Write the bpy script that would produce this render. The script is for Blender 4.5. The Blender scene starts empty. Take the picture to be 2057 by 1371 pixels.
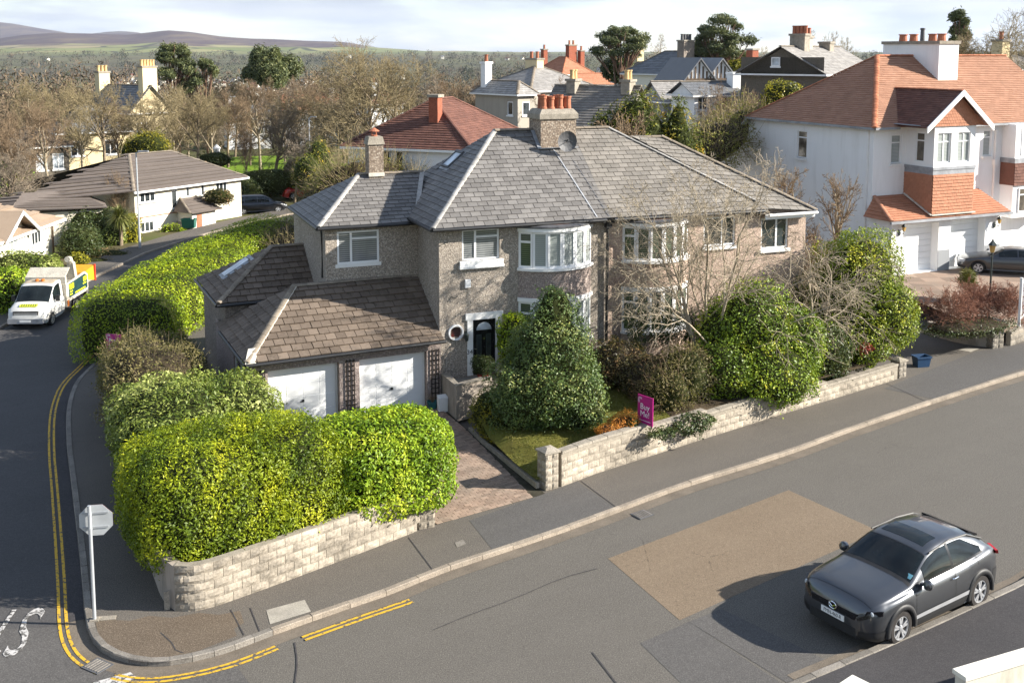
import bpy, math, random
import numpy as np
from mathutils import Vector, Matrix
from mathutils.geometry import tessellate_polygon

R = math.radians
scene = bpy.context.scene
COL = scene.collection
random.seed(7)
rng = np.random.default_rng(7)

# ------------------------------------------------------------------ camera
cam_data = bpy.data.cameras.new('camera')
cam_data.sensor_width = 36.0
cam_data.lens = 36.0 * 2160.0 / 2057.0
cam_data.shift_y = -0.157
cam_data.clip_start = 0.5
cam_data.clip_end = 30000
camera = bpy.data.objects.new('camera', cam_data)
camera.location = (0, 0, 12)
camera.rotation_euler = (R(90 - 6.8), 0, 0)
COL.objects.link(camera)
scene.camera = camera

# ------------------------------------------------------------------ world, sun, exposure
SUN_EL, SUN_AZ = 25.0, -3.0          # azimuth measured from +X towards +Y
world = bpy.data.worlds.new('World')
scene.world = world
world.use_nodes = True
wt = world.node_tree
wt.nodes.clear()
def wn(t, **k):
    n = wt.nodes.new(t)
    for a, b in k.items():
        setattr(n, a, b)
    return n
wout = wn('ShaderNodeOutputWorld')
wbg = wn('ShaderNodeBackground')
wbg.inputs['Strength'].default_value = 0.086
wsky = wn('ShaderNodeTexSky', sky_type='NISHITA', sun_disc=False)
wsky.sun_elevation = R(SUN_EL)
wsky.sun_rotation = R(90 - SUN_AZ)
wsky.air_density = 1.0
wsky.dust_density = 0.15
wsky.ozone_density = 1.5
# thin broken cloud layer, mapped on a plane above the viewer
wtc = wn('ShaderNodeTexCoord')
wsep = wn('ShaderNodeSeparateXYZ')
wt.links.new(wtc.outputs['Generated'], wsep.inputs[0])
def wmath(op, a, b):
    m = wn('ShaderNodeMath', operation=op)
    for i, v in enumerate((a, b)):
        if isinstance(v, (int, float)):
            m.inputs[i].default_value = v
        else:
            wt.links.new(v, m.inputs[i])
    return m.outputs[0]
wmap = wn('ShaderNodeMapping')
wmap.inputs['Scale'].default_value = (2.6, 2.6, 15.0)
wt.links.new(wtc.outputs['Generated'], wmap.inputs[0])
wcomb = wmap
wnoise = wn('ShaderNodeTexNoise')
wnoise.inputs['Scale'].default_value = 1.5
wnoise.inputs['Detail'].default_value = 7
wnoise.inputs['Roughness'].default_value = 0.56
wnoise.inputs['Distortion'].default_value = 0.25
wt.links.new(wcomb.outputs[0], wnoise.inputs['Vector'])
wramp = wn('ShaderNodeValToRGB')
wramp.color_ramp.elements[0].position = 0.40
wramp.color_ramp.elements[0].color = (0.22, 0.22, 0.22, 1)
wramp.color_ramp.elements[1].position = 0.58
wramp.color_ramp.elements[1].color = (1.0, 1.0, 1.0, 1)
wt.links.new(wnoise.outputs['Fac'], wramp.inputs[0])
wnoise2 = wn('ShaderNodeTexNoise')
wnoise2.inputs['Scale'].default_value = 2.3
wnoise2.inputs['Detail'].default_value = 6
wt.links.new(wcomb.outputs[0], wnoise2.inputs['Vector'])
wramp2 = wn('ShaderNodeValToRGB')
wramp2.color_ramp.elements[0].position = 0.35
wramp2.color_ramp.elements[0].color = (2.65, 2.9, 3.4, 1)
wramp2.color_ramp.elements[1].position = 0.62
wramp2.color_ramp.elements[1].color = (3.85, 3.98, 4.25, 1)
wt.links.new(wnoise2.outputs['Fac'], wramp2.inputs[0])
wmix = wn('ShaderNodeMix', data_type='RGBA')
# a thin layer covers more of the sky where it is seen edge-on, low over the horizon
slant = wmath('SUBTRACT', 1.0, wmath('POWER', 2.718, wmath('DIVIDE', -0.42, wmath('MAXIMUM', wmath('ADD', wsep.outputs['Z'], 0.03), 0.03))))
wt.links.new(wmath('MULTIPLY', wramp.outputs[0], slant), wmix.inputs['Factor'])
wt.links.new(wsky.outputs[0], wmix.inputs['A'])
wt.links.new(wramp2.outputs[0], wmix.inputs['B'])
wt.links.new(wmix.outputs['Result'], wbg.inputs['Color'])
wt.links.new(wbg.outputs[0], wout.inputs[0])

sun_data = bpy.data.lights.new('sun', 'SUN')
sun_data.energy = 5.0
sun_data.angle = R(0.53)
sun_data.color = (1.0, 0.94, 0.84)
sun = bpy.data.objects.new('sun', sun_data)
sun_from = Vector((math.cos(R(SUN_AZ)) * math.cos(R(SUN_EL)), math.sin(R(SUN_AZ)) * math.cos(R(SUN_EL)), math.sin(R(SUN_EL))))
sun.rotation_euler = (-sun_from).to_track_quat('-Z', 'Y').to_euler()
sun.location = (60, 0, 60)
COL.objects.link(sun)

scene.view_settings.view_transform = 'Standard'
scene.view_settings.look = 'None'
scene.view_settings.gamma = 1.0
scene.view_settings.exposure = 1.42
scene.view_settings.use_curve_mapping = False
scene.render.engine = 'CYCLES'
scene.cycles.use_denoising = True
scene.cycles.max_bounces = 6
scene.cycles.transparent_max_bounces = 8
scene.cycles.caustics_reflective = False
scene.cycles.caustics_refractive = False

# ------------------------------------------------------------------ helpers: objects
def tag(o, label=None, cat=None, group=None, kind=None):
    if label: o['label'] = label
    if cat: o['category'] = cat
    if group: o['group'] = group
    if kind: o['kind'] = kind
    return o
def empty(name, loc=(0, 0, 0), rz=0.0, label=None, cat=None, group=None):
    o = bpy.data.objects.new(name, None)
    o.location = loc
    o.rotation_euler = (0, 0, R(rz))
    COL.objects.link(o)
    return tag(o, label, cat, group)
def link(name, mesh, parent=None, mat4=None):
    o = bpy.data.objects.new(name, mesh)
    COL.objects.link(o)
    if parent is not None: o.parent = parent
    if mat4 is not None: o.matrix_local = mat4
    return o
def copy_tree(o, parent=None):
    c = o.copy()
    COL.objects.link(c)
    if parent is not None: c.parent = parent
    for ch in o.children:
        copy_tree(ch, c)
    return c
def np_mesh(name, V, F, mat, attr=None, smooth=False):
    V = np.asarray(V, dtype=np.float32).reshape(-1, 3)
    F = np.asarray(F, dtype=np.int32)
    k = F.shape[1]
    me = bpy.data.meshes.new(name)
    me.vertices.add(len(V)); me.vertices.foreach_set('co', V.ravel())
    me.loops.add(F.size); me.loops.foreach_set('vertex_index', F.ravel())
    me.polygons.add(len(F))
    me.polygons.foreach_set('loop_start', np.arange(0, F.size, k, dtype=np.int32))
    try: me.polygons.foreach_set('loop_total', np.full(len(F), k, dtype=np.int32))
    except Exception: pass
    if smooth: me.polygons.foreach_set('use_smooth', np.ones(len(F), dtype=bool))
    me.update(calc_edges=True)
    if attr is not None:
        a = me.attributes.new('rnd', 'FLOAT', 'POINT')
        a.data.foreach_set('value', np.asarray(attr, dtype=np.float32))
    if mat: me.materials.append(mat)
    return me

class MB:
    """collects faces in local coordinates, then links them as one mesh object"""
    def __init__(self):
        self.v = []; self.f = []; self.mi = []; self.m = 0
    def face(self, pts):
        i = len(self.v)
        self.v += [tuple(p) for p in pts]
        self.f.append(tuple(range(i, i + len(pts)))); self.mi.append(self.m)
        return self
    def faces(self, V, F):
        i = len(self.v)
        self.v += [tuple(p) for p in V]
        for q in F:
            self.f.append(tuple(a + i for a in q)); self.mi.append(self.m)
        return self
    def box(self, a, b, M=None):
        x0, y0, z0 = a; x1, y1, z1 = b
        V = [(x0,y0,z0),(x1,y0,z0),(x1,y1,z0),(x0,y1,z0),(x0,y0,z1),(x1,y0,z1),(x1,y1,z1),(x0,y1,z1)]
        if M is not None: V = [tuple(M @ Vector(p)) for p in V]
        return self.faces(V, [(0,3,2,1),(4,5,6,7),(0,1,5,4),(1,2,6,5),(2,3,7,6),(3,0,4,7)])
    def prism(self, poly, z0, z1):
        n = len(poly)
        z0 = [z0]*n if isinstance(z0,(int,float)) else z0
        z1 = [z1]*n if isinstance(z1,(int,float)) else z1
        V = [(p[0],p[1],z0[i]) for i,p in enumerate(poly)] + [(p[0],p[1],z1[i]) for i,p in enumerate(poly)]
        F = [tuple(range(n-1,-1,-1)), tuple(range(n,2*n))] + [(i,(i+1)%n,n+(i+1)%n,n+i) for i in range(n)]
        return self.faces(V, F)
    def hull(self, bot, top):
        """two equal-length rings of 3D points"""
        n = len(bot)
        return self.faces(list(bot)+list(top), [tuple(range(n-1,-1,-1)), tuple(range(n,2*n))] + [(i,(i+1)%n,n+(i+1)%n,n+i) for i in range(n)])
    def tube(self, pts, r, n=8, caps=True):
        pts = [Vector(p) for p in pts]
        rs = r if isinstance(r,(list,tuple)) else [r]*len(pts)
        rings = []
        for i,p in enumerate(pts):
            d = (pts[min(i+1,len(pts)-1)] - pts[max(i-1,0)]).normalized()
            a = d.cross(Vector((0,0,1)))
            if a.length < 1e-3: a = Vector((1,0,0))
            a.normalize(); b = d.cross(a)
            rings.append([p + (a*math.cos(t)+b*math.sin(t))*rs[i] for t in [2*math.pi*k/n for k in range(n)]])
        V = [q for g in rings for q in g]; F = []
        for i in range(len(pts)-1):
            for k in range(n):
                F.append((i*n+k, i*n+(k+1)%n, (i+1)*n+(k+1)%n, (i+1)*n+k))
        if caps:
            F.append(tuple(range(n-1,-1,-1))); F.append(tuple((len(pts)-1)*n+k for k in range(n)))
        return self.faces(V, F)
    def lathe(self, prof, c=(0,0,0), n=14, axis='z'):
        V = []; F = []
        for (r,z) in prof:
            for k in range(n):
                t = 2*math.pi*k/n
                if axis == 'z': V.append((c[0]+r*math.cos(t), c[1]+r*math.sin(t), c[2]+z))
                elif axis == 'y': V.append((c[0]+r*math.cos(t), c[1]+z, c[2]+r*math.sin(t)))
                else: V.append((c[0]+z, c[1]+r*math.cos(t), c[2]+r*math.sin(t)))
        for i in range(len(prof)-1):
            for k in range(n):
                F.append((i*n+k, i*n+(k+1)%n, (i+1)*n+(k+1)%n, (i+1)*n+k))
        F.append(tuple(range(n-1,-1,-1))); F.append(tuple((len(prof)-1)*n+k for k in range(n)))
        return self.faces(V, F)
    def mesh(self, name, mats, smooth=False):
        me = bpy.data.meshes.new(name)
        me.from_pydata([tuple(p) for p in self.v], [], self.f)
        for m in (mats if isinstance(mats,(list,tuple)) else [mats]): me.materials.append(m)
        if any(self.mi): me.polygons.foreach_set('material_index', self.mi)
        if smooth: me.polygons.foreach_set('use_smooth', [True]*len(self.f))
        me.update()
        return me
    def build(self, name, mats, parent=None, smooth=False, bevel=0.0):
        o = link(name, self.mesh(name, mats, smooth), parent)
        if bevel:
            m = o.modifiers.new('bevel', 'BEVEL'); m.width = bevel; m.segments = 2; m.limit_method = 'ANGLE'; m.angle_limit = R(40)
        return o

# ------------------------------------------------------------------ helpers: materials
class NT:
    def __init__(self, name):
        self.mat = bpy.data.materials.new(name)
        self.mat.use_nodes = True
        self.t = self.mat.node_tree
        self.t.nodes.clear()
        self.out = self.n('ShaderNodeOutputMaterial')
        self.b = self.n('ShaderNodeBsdfPrincipled')
        self.l(self.b.outputs[0], self.out.inputs[0])
    def n(self, t, **k):
        x = self.t.nodes.new(t)
        for a,b in k.items(): setattr(x, a, b)
        return x
    def l(self, a, b): self.t.links.new(a, b)
    def set(self, sock, v):
        if hasattr(v, 'default_value') or hasattr(v, 'is_linked'): self.l(v, sock)
        else: sock.default_value = v
    def math(self, op, a, b=0.0, clamp=False):
        m = self.n('ShaderNodeMath', operation=op); m.use_clamp = clamp
        self.set(m.inputs[0], a); self.set(m.inputs[1], b)
        return m.outputs[0]
    def pos(self):
        return self.n('ShaderNodeNewGeometry').outputs['Position']
    def obj(self):
        return self.n('ShaderNodeTexCoord').outputs['Object']
    def mapping(self, v, scale=(1,1,1), rot=(0,0,0)):
        m = self.n('ShaderNodeMapping'); self.l(v, m.inputs[0])
        m.inputs['Scale'].default_value = scale; m.inputs['Rotation'].default_value = rot
        return m.outputs[0]
    def noise(self, v, scale, detail=4, rough=0.55, dist=0.0):
        x = self.n('ShaderNodeTexNoise'); self.l(v, x.inputs['Vector'])
        x.inputs['Scale'].default_value = scale; x.inputs['Detail'].default_value = detail
        x.inputs['Roughness'].default_value = rough; x.inputs['Distortion'].default_value = dist
        return x.outputs['Fac']
    def voro(self, v, scale, out='Color', feature='F1'):
        x = self.n('ShaderNodeTexVoronoi', feature=feature); self.l(v, x.inputs['Vector']); x.inputs['Scale'].default_value = scale
        return x.outputs[out]
    def ramp(self, fac, stops, interp='LINEAR'):
        r = self.n('ShaderNodeValToRGB'); self.l(fac, r.inputs[0]); cr = r.color_ramp; cr.interpolation = interp
        while len(cr.elements) < len(stops): cr.elements.new(0.5)
        for e,(p,c) in zip(cr.elements, stops):
            e.position = p; e.color = (c[0],c[1],c[2],1) if not isinstance(c,(int,float)) else (c,c,c,1)
        return r.outputs[0]
    def mix(self, fac, a, b, blend='MIX'):
        m = self.n('ShaderNodeMix', data_type='RGBA', blend_type=blend)
        self.set(m.inputs['Factor'], fac)
        for s,v in (('A',a),('B',b)):
            if isinstance(v,(tuple,list)): v = (v[0],v[1],v[2],1)
            self.set(m.inputs[s], v)
        return m.outputs['Result']
    def piece_random(self):
        g = self.n('ShaderNodeNewGeometry').outputs['Random Per Island']
        o = self.n('ShaderNodeObjectInfo').outputs['Random']
        return self.math('FRACT', self.math('ADD', g, o))
    def bump(self, h, strength=0.4, dist=0.02):
        b = self.n('ShaderNodeBump'); self.l(h, b.inputs['Height'])
        b.inputs['Strength'].default_value = strength; b.inputs['Distance'].default_value = dist
        self.l(b.outputs[0], self.b.inputs['Normal'])
    def fin(self, col=None, rough=0.8, spec=0.3, metal=0.0, coat=0.0):
        if col is not None:
            if isinstance(col,(tuple,list)): col = (col[0],col[1],col[2],1)
            self.set(self.b.inputs['Base Color'], col)
        self.set(self.b.inputs['Roughness'], rough)
        self.b.inputs['Specular IOR Level'].default_value = spec
        self.b.inputs['Metallic'].default_value = metal
        self.b.inputs['Coat Weight'].default_value = coat
        return self.mat
MATS = {}
def grain(name, c, var=0.25, scale=3.0, rough=0.8, spec=0.3, fine=None, bump=None, piece=0.0, metal=0.0, coat=0.0, c2=None):
    """plain material: base colour broken up by large and fine noise, optional per-piece brightness"""
    t = NT(name); p = t.pos()
    c2 = c2 or tuple(x*(1-var) for x in c)
    col = t.mix(t.ramp(t.noise(p, scale, 6, 0.6), [(0.32,0.0),(0.68,1.0)]), c2, tuple(x*(1+var*0.4) for x in c))
    if fine:
        col = t.mix(fine[1], col, t.ramp(t.noise(p, fine[0], 2, 0.5), [(0.3,tuple(x*0.35 for x in c)),(0.7,tuple(min(1,x*1.6) for x in c))]))
    if piece:
        k = t.math('ADD', t.math('MULTIPLY', t.piece_random(), 2*piece), 1-piece)
        vm = t.n('ShaderNodeVectorMath', operation='SCALE'); t.l(col, vm.inputs[0]); t.l(k, vm.inputs['Scale'])
        col = vm.outputs[0]
    if bump: t.bump(t.noise(p, bump[0], 3, 0.6), bump[1], bump[2] if len(bump) > 2 else 0.01)
    MATS[name] = t.fin(col, rough, spec, metal, coat)
    return MATS[name]

# ------------------------------------------------------------------ helpers: building pieces
def clip_poly(poly, a, b):
    """keep the part of a 2D polygon left of the edge a->b"""
    out = []
    def side(p): return (b[0]-a[0])*(p[1]-a[1]) - (b[1]-a[1])*(p[0]-a[0])
    for i in range(len(poly)):
        p, q = poly[i], poly[(i+1)%len(poly)]
        sp, sq = side(p), side(q)
        if sp >= 0: out.append(p)
        if (sp > 0 and sq < 0) or (sp < 0 and sq > 0):
            t = sp/(sp-sq); out.append((p[0]+(q[0]-p[0])*t, p[1]+(q[1]-p[1])*t))
    return out
def area2(poly):
    return abs(sum(poly[i][0]*poly[(i+1)%len(poly)][1]-poly[(i+1)%len(poly)][0]*poly[i][1] for i in range(len(poly))))/2
class Tiles:
    """rows of pieces on sloping planes; the largest in view become objects, the rest one joined part"""
    def __init__(self, parent, name, rest_name, mat, limit=300):
        self.parent, self.name, self.rest, self.mat, self.limit = parent, name, rest_name, mat, limit
        self.items = []; self.full = {}
    def slope(self, pts, row, tw, thick=0.02, stagger=0.5, gap=0.017, flat=False, jit=0.004, seed=1, holes=()):
        rd = random.Random(seed)
        P = [Vector(p) for p in pts]
        e = (P[1]-P[0]).normalized()
        n = None
        for q in P[2:]:
            c = e.cross(q-P[0])
            if c.length > 1e-4: n = c.normalized(); break
        s = n.cross(e)
        loc = [((q-P[0]).dot(e), (q-P[0]).dot(s)) for q in P]
        M0 = Matrix(((e.x,s.x,n.x,P[0].x),(e.y,s.y,n.y,P[0].y),(e.z,s.z,n.z,P[0].z),(0,0,0,1)))
        ymax = max(q[1] for q in loc); xs = [q[0] for q in loc]
        k = 0; y = min(q[1] for q in loc)
        while y < ymax - 0.03:
            w = tw if tw else 1000.0
            x = min(xs) - (rd.random()*w if tw and stagger == 'r' else (k % 2)*w*(stagger if stagger != 'r' else 0))
            while x < max(xs):
                ww = w if stagger != 'r' else w*rd.uniform(0.75,1.25)
                rect = [(x+gap/2,y),(x+ww-gap/2,y),(x+ww-gap/2,y+row*(1.0 if flat else 1.06)-(gap if flat else 0)),(x+gap/2,y+row*(1.0 if flat else 1.06)-(gap if flat else 0))]
                pg = rect
                for i in range(len(loc)):
                    pg = clip_poly(pg, loc[i], loc[(i+1)%len(loc)])
                    if len(pg) < 3: break
                if len(pg) >= 3 and area2(pg) > 0.004:
                    cxm = sum(q[0] for q in pg)/len(pg); cym = sum(q[1] for q in pg)/len(pg)
                    if not any(h[0] < cxm < h[2] and h[1] < cym < h[3] for h in holes):
                        ox, oy = rect[0]
                        lp = [(a-ox,b-oy) for a,b in pg]
                        whole = len(pg) == 4 and abs(area2(pg)-area2(rect)) < 1e-4
                        key = (round(rect[1][0]-ox,3), row, thick, flat) if whole else None
                        J = Matrix.Translation((ox+rd.uniform(-jit,jit), oy+rd.uniform(-jit,jit)*1.5, rd.uniform(0,jit))) @ Matrix.Rotation(rd.uniform(-1,1)*jit*0.8/max(tw or 3, .3), 4, 'Z')
                        self.items.append((M0 @ J, lp, key, row, thick, flat, M0 @ Vector((cxm,cym,0))))
                x += ww
            y += row; k += 1
        return self
    @staticmethod
    def geom(lp, row, thick, flat):
        n = len(lp); L = row*1.06
        if flat:
            top = [(a,b,thick) for a,b in lp]; bot = [(a,b,0.0) for a,b in lp]
        else:
            top = [(a,b,thick*1.15*(1-b/L)+thick*0.55) for a,b in lp]; bot = [(a,b,thick*1.15*(1-b/L)-thick*0.45) for a,b in lp]
        return bot+top, [tuple(range(n,2*n))] + [(i,(i+1)%n,n+(i+1)%n,n+i) for i in range(n)]
    def done(self, rest_attr=None):
        base = self.parent
        chain = Matrix()
        o = base
        while o is not None:
            chain = (Matrix.Translation(o.location) @ o.rotation_euler.to_matrix().to_4x4()) @ chain; o = o.parent
        eye = Vector((0,0,12))
        order = sorted(range(len(self.items)), key=lambda i: ((chain @ self.items[i][6])-eye).length - (0.0 if self.items[i][2] else -2.0))
        rest = MB()
        for c,i in enumerate(order):
            M, lp, key, row, thick, flat, _ = self.items[i]
            if c < self.limit:
                if key and key in self.full: me = self.full[key]
                else:
                    V,F = self.geom(lp,row,thick,flat); b = MB(); b.faces(V,F); me = b.mesh(self.name, self.mat)
                    if key: self.full[key] = me
                link(self.name, me, self.parent, M)
            else:
                V,F = self.geom(lp,row,thick,flat)
                rest.faces([tuple(M @ Vector(p)) for p in V], F)
        if rest.f:
            tag(rest.build(self.rest, self.mat, self.parent), kind='stuff')

def wall_panel(mb, O, U, w, z0, z1, holes=(), reveal=0.12, N=None):
    """vertical wall sheet starting at O (x,y) along unit U; holes (u0,u1,za,zb) with reveals going inwards"""
    U = Vector((U[0],U[1],0)).normalized(); N = Vector((U.y,-U.x,0)) if N is None else N
    us = sorted({0.0,w} | {h[0] for h in holes} | {h[1] for h in holes}); zs = sorted({z0,z1} | {h[2] for h in holes} | {h[3] for h in holes})
    P = lambda u,z,d=0.0: (O[0]+U.x*u-N.x*d, O[1]+U.y*u-N.y*d, z)
    for a,b in zip(us,us[1:]):
        for c,d in zip(zs,zs[1:]):
            if any(h[0]-1e-6 <= a and b <= h[1]+1e-6 and h[2]-1e-6 <= c and d <= h[3]+1e-6 for h in holes): continue
            mb.face([P(a,c),P(b,c),P(b,d),P(a,d)])
    for (a,b,c,d) in holes:
        r = reveal
        mb.face([P(a,c),P(a,c,r),P(b,c,r),P(b,c)]); mb.face([P(a,d,r),P(a,d),P(b,d),P(b,d,r)])
        mb.face([P(a,c),P(a,d),P(a,d,r),P(a,c,r)]); mb.face([P(b,c,r),P(b,d,r),P(b,d),P(b,c)])
def window(parent, O, U, w, z0, z1, mull=(), trans=None, inset=0.08, fw=0.065, mats=None, pane=None, sill=0.0, sill_mat=None, proud=0.0, name='window'):
    """framed window in a hole: one frame mesh with its panes (and sill) as sub-parts.
    mull: positions of mullions (0..1); trans: {light index: [heights 0..1]}"""
    U = Vector((U[0],U[1],0)).normalized(); N = Vector((U.y,-U.x,0))
    O = Vector((O[0],O[1],0)) - N*(inset-proud)
    M = Matrix(((U.x,-N.x,0,O.x),(U.y,-N.y,0,O.y),(0,0,1,0),(0,0,0,1)))
    m = MB(); d0, d1 = -0.03, 0.04
    e = 0.002
    m.box((e,d0,z0+e),(w-e,d1,z0+fw),M); m.box((e,d0,z1-fw),(w-e,d1,z1-e),M)
    m.box((e,d0+e,z0+fw),(fw,d1-e,z1-fw),M); m.box((w-fw,d0+e,z0+fw),(w-e,d1-e,z1-fw),M)
    xs = [fw] + [a*w for a in mull] + [w-fw]
    for a in mull: m.box((a*w-fw*0.55,d0+2*e,z0+fw),(a*w+fw*0.55,d1-2*e,z1-fw),M)
    trans = trans or {}
    lights = []
    for i,(a,b) in enumerate(zip(xs,xs[1:])):
        a2 = a + (fw*0.55 if i else 0); b2 = b - (fw*0.55 if i < len(xs)-2 else 0)
        zz = [z0+fw] + [z0+(z1-z0)*t for t in trans.get(i,())] + [z1-fw]
        for t in trans.get(i,()): m.box((a2,d0+3*e,z0+(z1-z0)*t-fw*0.5),(b2,d1-3*e,z0+(z1-z0)*t+fw*0.5),M)
        for j,(c,d) in enumerate(zip(zz,zz[1:])):
            lights.append((a2,b2,c+(fw*0.5 if j else 0),d-(fw*0.5 if j < len(zz)-2 else 0)))
    fo = m.build(name, mats or MATS['upvc'], parent)
    for (a,b,c,d) in lights:
        q = MB(); q.box((a,0.004,c),(b,0.012,d),M)
        q.build('pane', pane or MATS['glass'], fo)
    if sill:
        q = MB(); q.box((-0.07,-inset-sill,z0-0.12),(w+0.07,0.0,z0+0.0),M); q.build('sill', sill_mat or MATS['white_paint'], fo)
    return fo

def text_mesh(name, body, mat, size=1.0, extrude=0.002, align='CENTER', parent=None, M=None, font_shear=0.0):
    c = bpy.data.curves.new(name, 'FONT')
    c.body = body; c.size = size; c.extrude = extrude; c.align_x = align; c.align_y = 'CENTER'; c.shear = font_shear
    c.resolution_u = 3
    tmp = bpy.data.objects.new(name, c); COL.objects.link(tmp)
    dg = bpy.context.evaluated_depsgraph_get(); dg.update()
    me = bpy.data.meshes.new_from_object(tmp.evaluated_get(dg))
    bpy.data.objects.remove(tmp)
    me.materials.clear(); me.materials.append(mat)
    return link(name, me, parent, M)

# ------------------------------------------------------------------ materials
def asphalt(name, c, c2, blot=0.35, fine=0.5, speck=None):
    t = NT(name); p = t.pos()
    col = t.mix(t.ramp(t.noise(p,0.55,6,0.62,0.4),[(0.35,0),(0.66,1)]), c, c2)
    col = t.mix(t.math('MULTIPLY', t.ramp(t.noise(p,2.6,5,0.7),[(0.45,0),(0.75,1)]), blot), col, tuple(x*0.6 for x in c))
    trk = t.noise(t.mapping(t.mapping(p,(1,1,1),(0,0,R(-35))),(0.06,1.1,1.0)),1.0,5,0.6)
    col = t.mix(t.math('MULTIPLY', t.ramp(trk,[(0.46,0.0),(0.66,1.0)]), 0.35), col, tuple(x*1.35 for x in c2))
    col = t.mix(t.math('MULTIPLY', t.ramp(t.noise(p,1.7,7,0.75,0.8),[(0.60,0.0),(0.70,1.0)]), 0.5), col, tuple(x*0.55 for x in c))
    mid = t.noise(p,9.0,5,0.75)
    col = t.mix(0.38, col, t.ramp(mid,[(0.30,tuple(x*0.45 for x in c)),(0.5,c),(0.72,tuple(x*1.55 for x in c2))]))
    fn = t.noise(p,38,3,0.75)
    col = t.mix(fine, col, t.ramp(fn,[(0.3,tuple(x*0.35 for x in c)),(0.5,c),(0.72,tuple(x*2.2 for x in c2))]))
    cr = t.voro(p,0.55,'Distance','DISTANCE_TO_EDGE')
    wob = t.math('ADD', cr, t.math('MULTIPLY', t.noise(p,6,4), 0.05))
    crack = t.math('MULTIPLY', t.ramp(wob,[(0.024,1.0),(0.031,0.0)]), t.ramp(t.noise(p,0.23,2),[(0.58,0),(0.66,0.5)]))
    col = t.mix(crack, col, tuple(x*0.25 for x in c))
    if speck: col = t.mix(t.ramp(t.voro(p,9,'Distance'),[(0.018,1.0),(0.03,0.0)]), col, speck)
    t.bump(fn,0.5,0.006)
    MATS[name] = t.fin(col,0.86,0.25)
asphalt('road_old',(0.100,0.091,0.079),(0.127,0.116,0.101),0.45,0.62)
asphalt('road_new',(0.066,0.063,0.062),(0.086,0.082,0.080),0.25,0.4,(0.12,0.12,0.11))
asphalt('road_mid',(0.082,0.077,0.073),(0.104,0.098,0.092))
asphalt('road_patch_brown',(0.158,0.118,0.080),(0.192,0.148,0.104),0.25,0.5)
asphalt('pavement',(0.098,0.088,0.077),(0.135,0.118,0.098),0.6,0.62,(0.3,0.28,0.22))
asphalt('pavement_dark',(0.042,0.040,0.042),(0.065,0.060,0.060),0.4,0.4,(0.15,0.14,0.13))
asphalt('bare_ground',(0.098,0.074,0.052),(0.150,0.120,0.090),0.6,0.6,(0.3,0.26,0.2))
grain('kerbstone',(0.29,0.245,0.195),0.4,2.2,0.9,0.2,(40,0.4),(30,0.5,0.008),0.16)
grain('kerbstone_grey',(0.21,0.19,0.165),0.4,2.2,0.9,0.2,(40,0.4),(30,0.5,0.008),0.2)
grain('channel',(0.18,0.15,0.118),0.4,1.4,0.9,0.2,(60,0.4),(40,0.4,0.006),0.15)
grain('concrete',(0.36,0.33,0.28),0.3,2,0.9,0.2,(50,0.3),(40,0.4,0.006))
def line_paint(name, c, wear):
    t = NT(name); p = t.pos()
    w = t.ramp(t.noise(p,9,6,0.75),[(wear,0.0),(wear+0.07,1.0)])
    col = t.mix(w, t.mix(t.noise(p,55,2),(0.05,0.05,0.045),(0.12,0.11,0.10)), t.mix(t.noise(p,30,3),tuple(x*0.75 for x in c),c))
    MATS[name] = t.fin(col,0.7,0.3)
line_paint('yellow_line',(0.66,0.40,0.03),0.41)
line_paint('white_line',(0.55,0.53,0.51),0.455)
# pebble dash: angular chips of several colours
def pebbledash(name, cols, dark, scale=24, stain=0.45):
    t = NT(name); p = t.pos()
    v = t.voro(p, scale); sep = t.n('ShaderNodeSeparateColor'); t.l(v, sep.inputs[0])
    col = t.ramp(sep.outputs[0], [(i/len(cols),c) for i,c in enumerate(cols)], 'CONSTANT')
    col = t.mix(0.42, col, cols[len(cols)//2])
    col = t.mix(t.ramp(t.voro(p,scale,'Distance'),[(0.35,0.0),(0.75,0.75)]), col, dark)
    st = t.ramp(t.noise(t.mapping(p,(0.9,0.9,0.35)),0.9,6,0.65),[(0.42,0.0),(0.72,1.0)])
    col = t.mix(t.math('MULTIPLY',st,stain), col, tuple(x*0.55 for x in cols[len(cols)//2]))
    t.bump(t.voro(p,scale,'Distance'),0.7,0.012)
    MATS[name] = t.fin(col,0.92,0.2)
pebbledash('pebble_tan',[(0.43,0.365,0.295),(0.29,0.25,0.21),(0.46,0.405,0.35),(0.40,0.345,0.285),(0.62,0.56,0.48),(0.19,0.165,0.145)],(0.165,0.14,0.12))
pebbledash('pebble_mauve',[(0.40,0.33,0.28),(0.30,0.24,0.22),(0.40,0.34,0.31),(0.36,0.29,0.26),(0.54,0.47,0.42),(0.22,0.175,0.16)],(0.17,0.14,0.13),24,0.3)
pebbledash('pebble_pink',[(0.56,0.42,0.33),(0.44,0.33,0.27),(0.60,0.46,0.37),(0.52,0.39,0.31),(0.66,0.54,0.45),(0.36,0.27,0.23)],(0.28,0.21,0.17),24,0.25)
pebbledash('pebble_grey',[(0.30,0.25,0.21),(0.22,0.18,0.155),(0.33,0.285,0.245),(0.28,0.235,0.20),(0.44,0.39,0.34),(0.17,0.14,0.12)],(0.12,0.10,0.085),20,0.5)
pebbledash('pebble_dark',[(0.165,0.145,0.115),(0.13,0.11,0.09),(0.18,0.155,0.125),(0.15,0.13,0.105)],(0.09,0.08,0.06),24,0.3)
pebbledash('pebble_chimney',[(0.42,0.34,0.26),(0.25,0.19,0.14),(0.40,0.33,0.26),(0.33,0.26,0.20),(0.60,0.53,0.44),(0.16,0.12,0.09)],(0.12,0.09,0.07),17,0.4)
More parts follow.
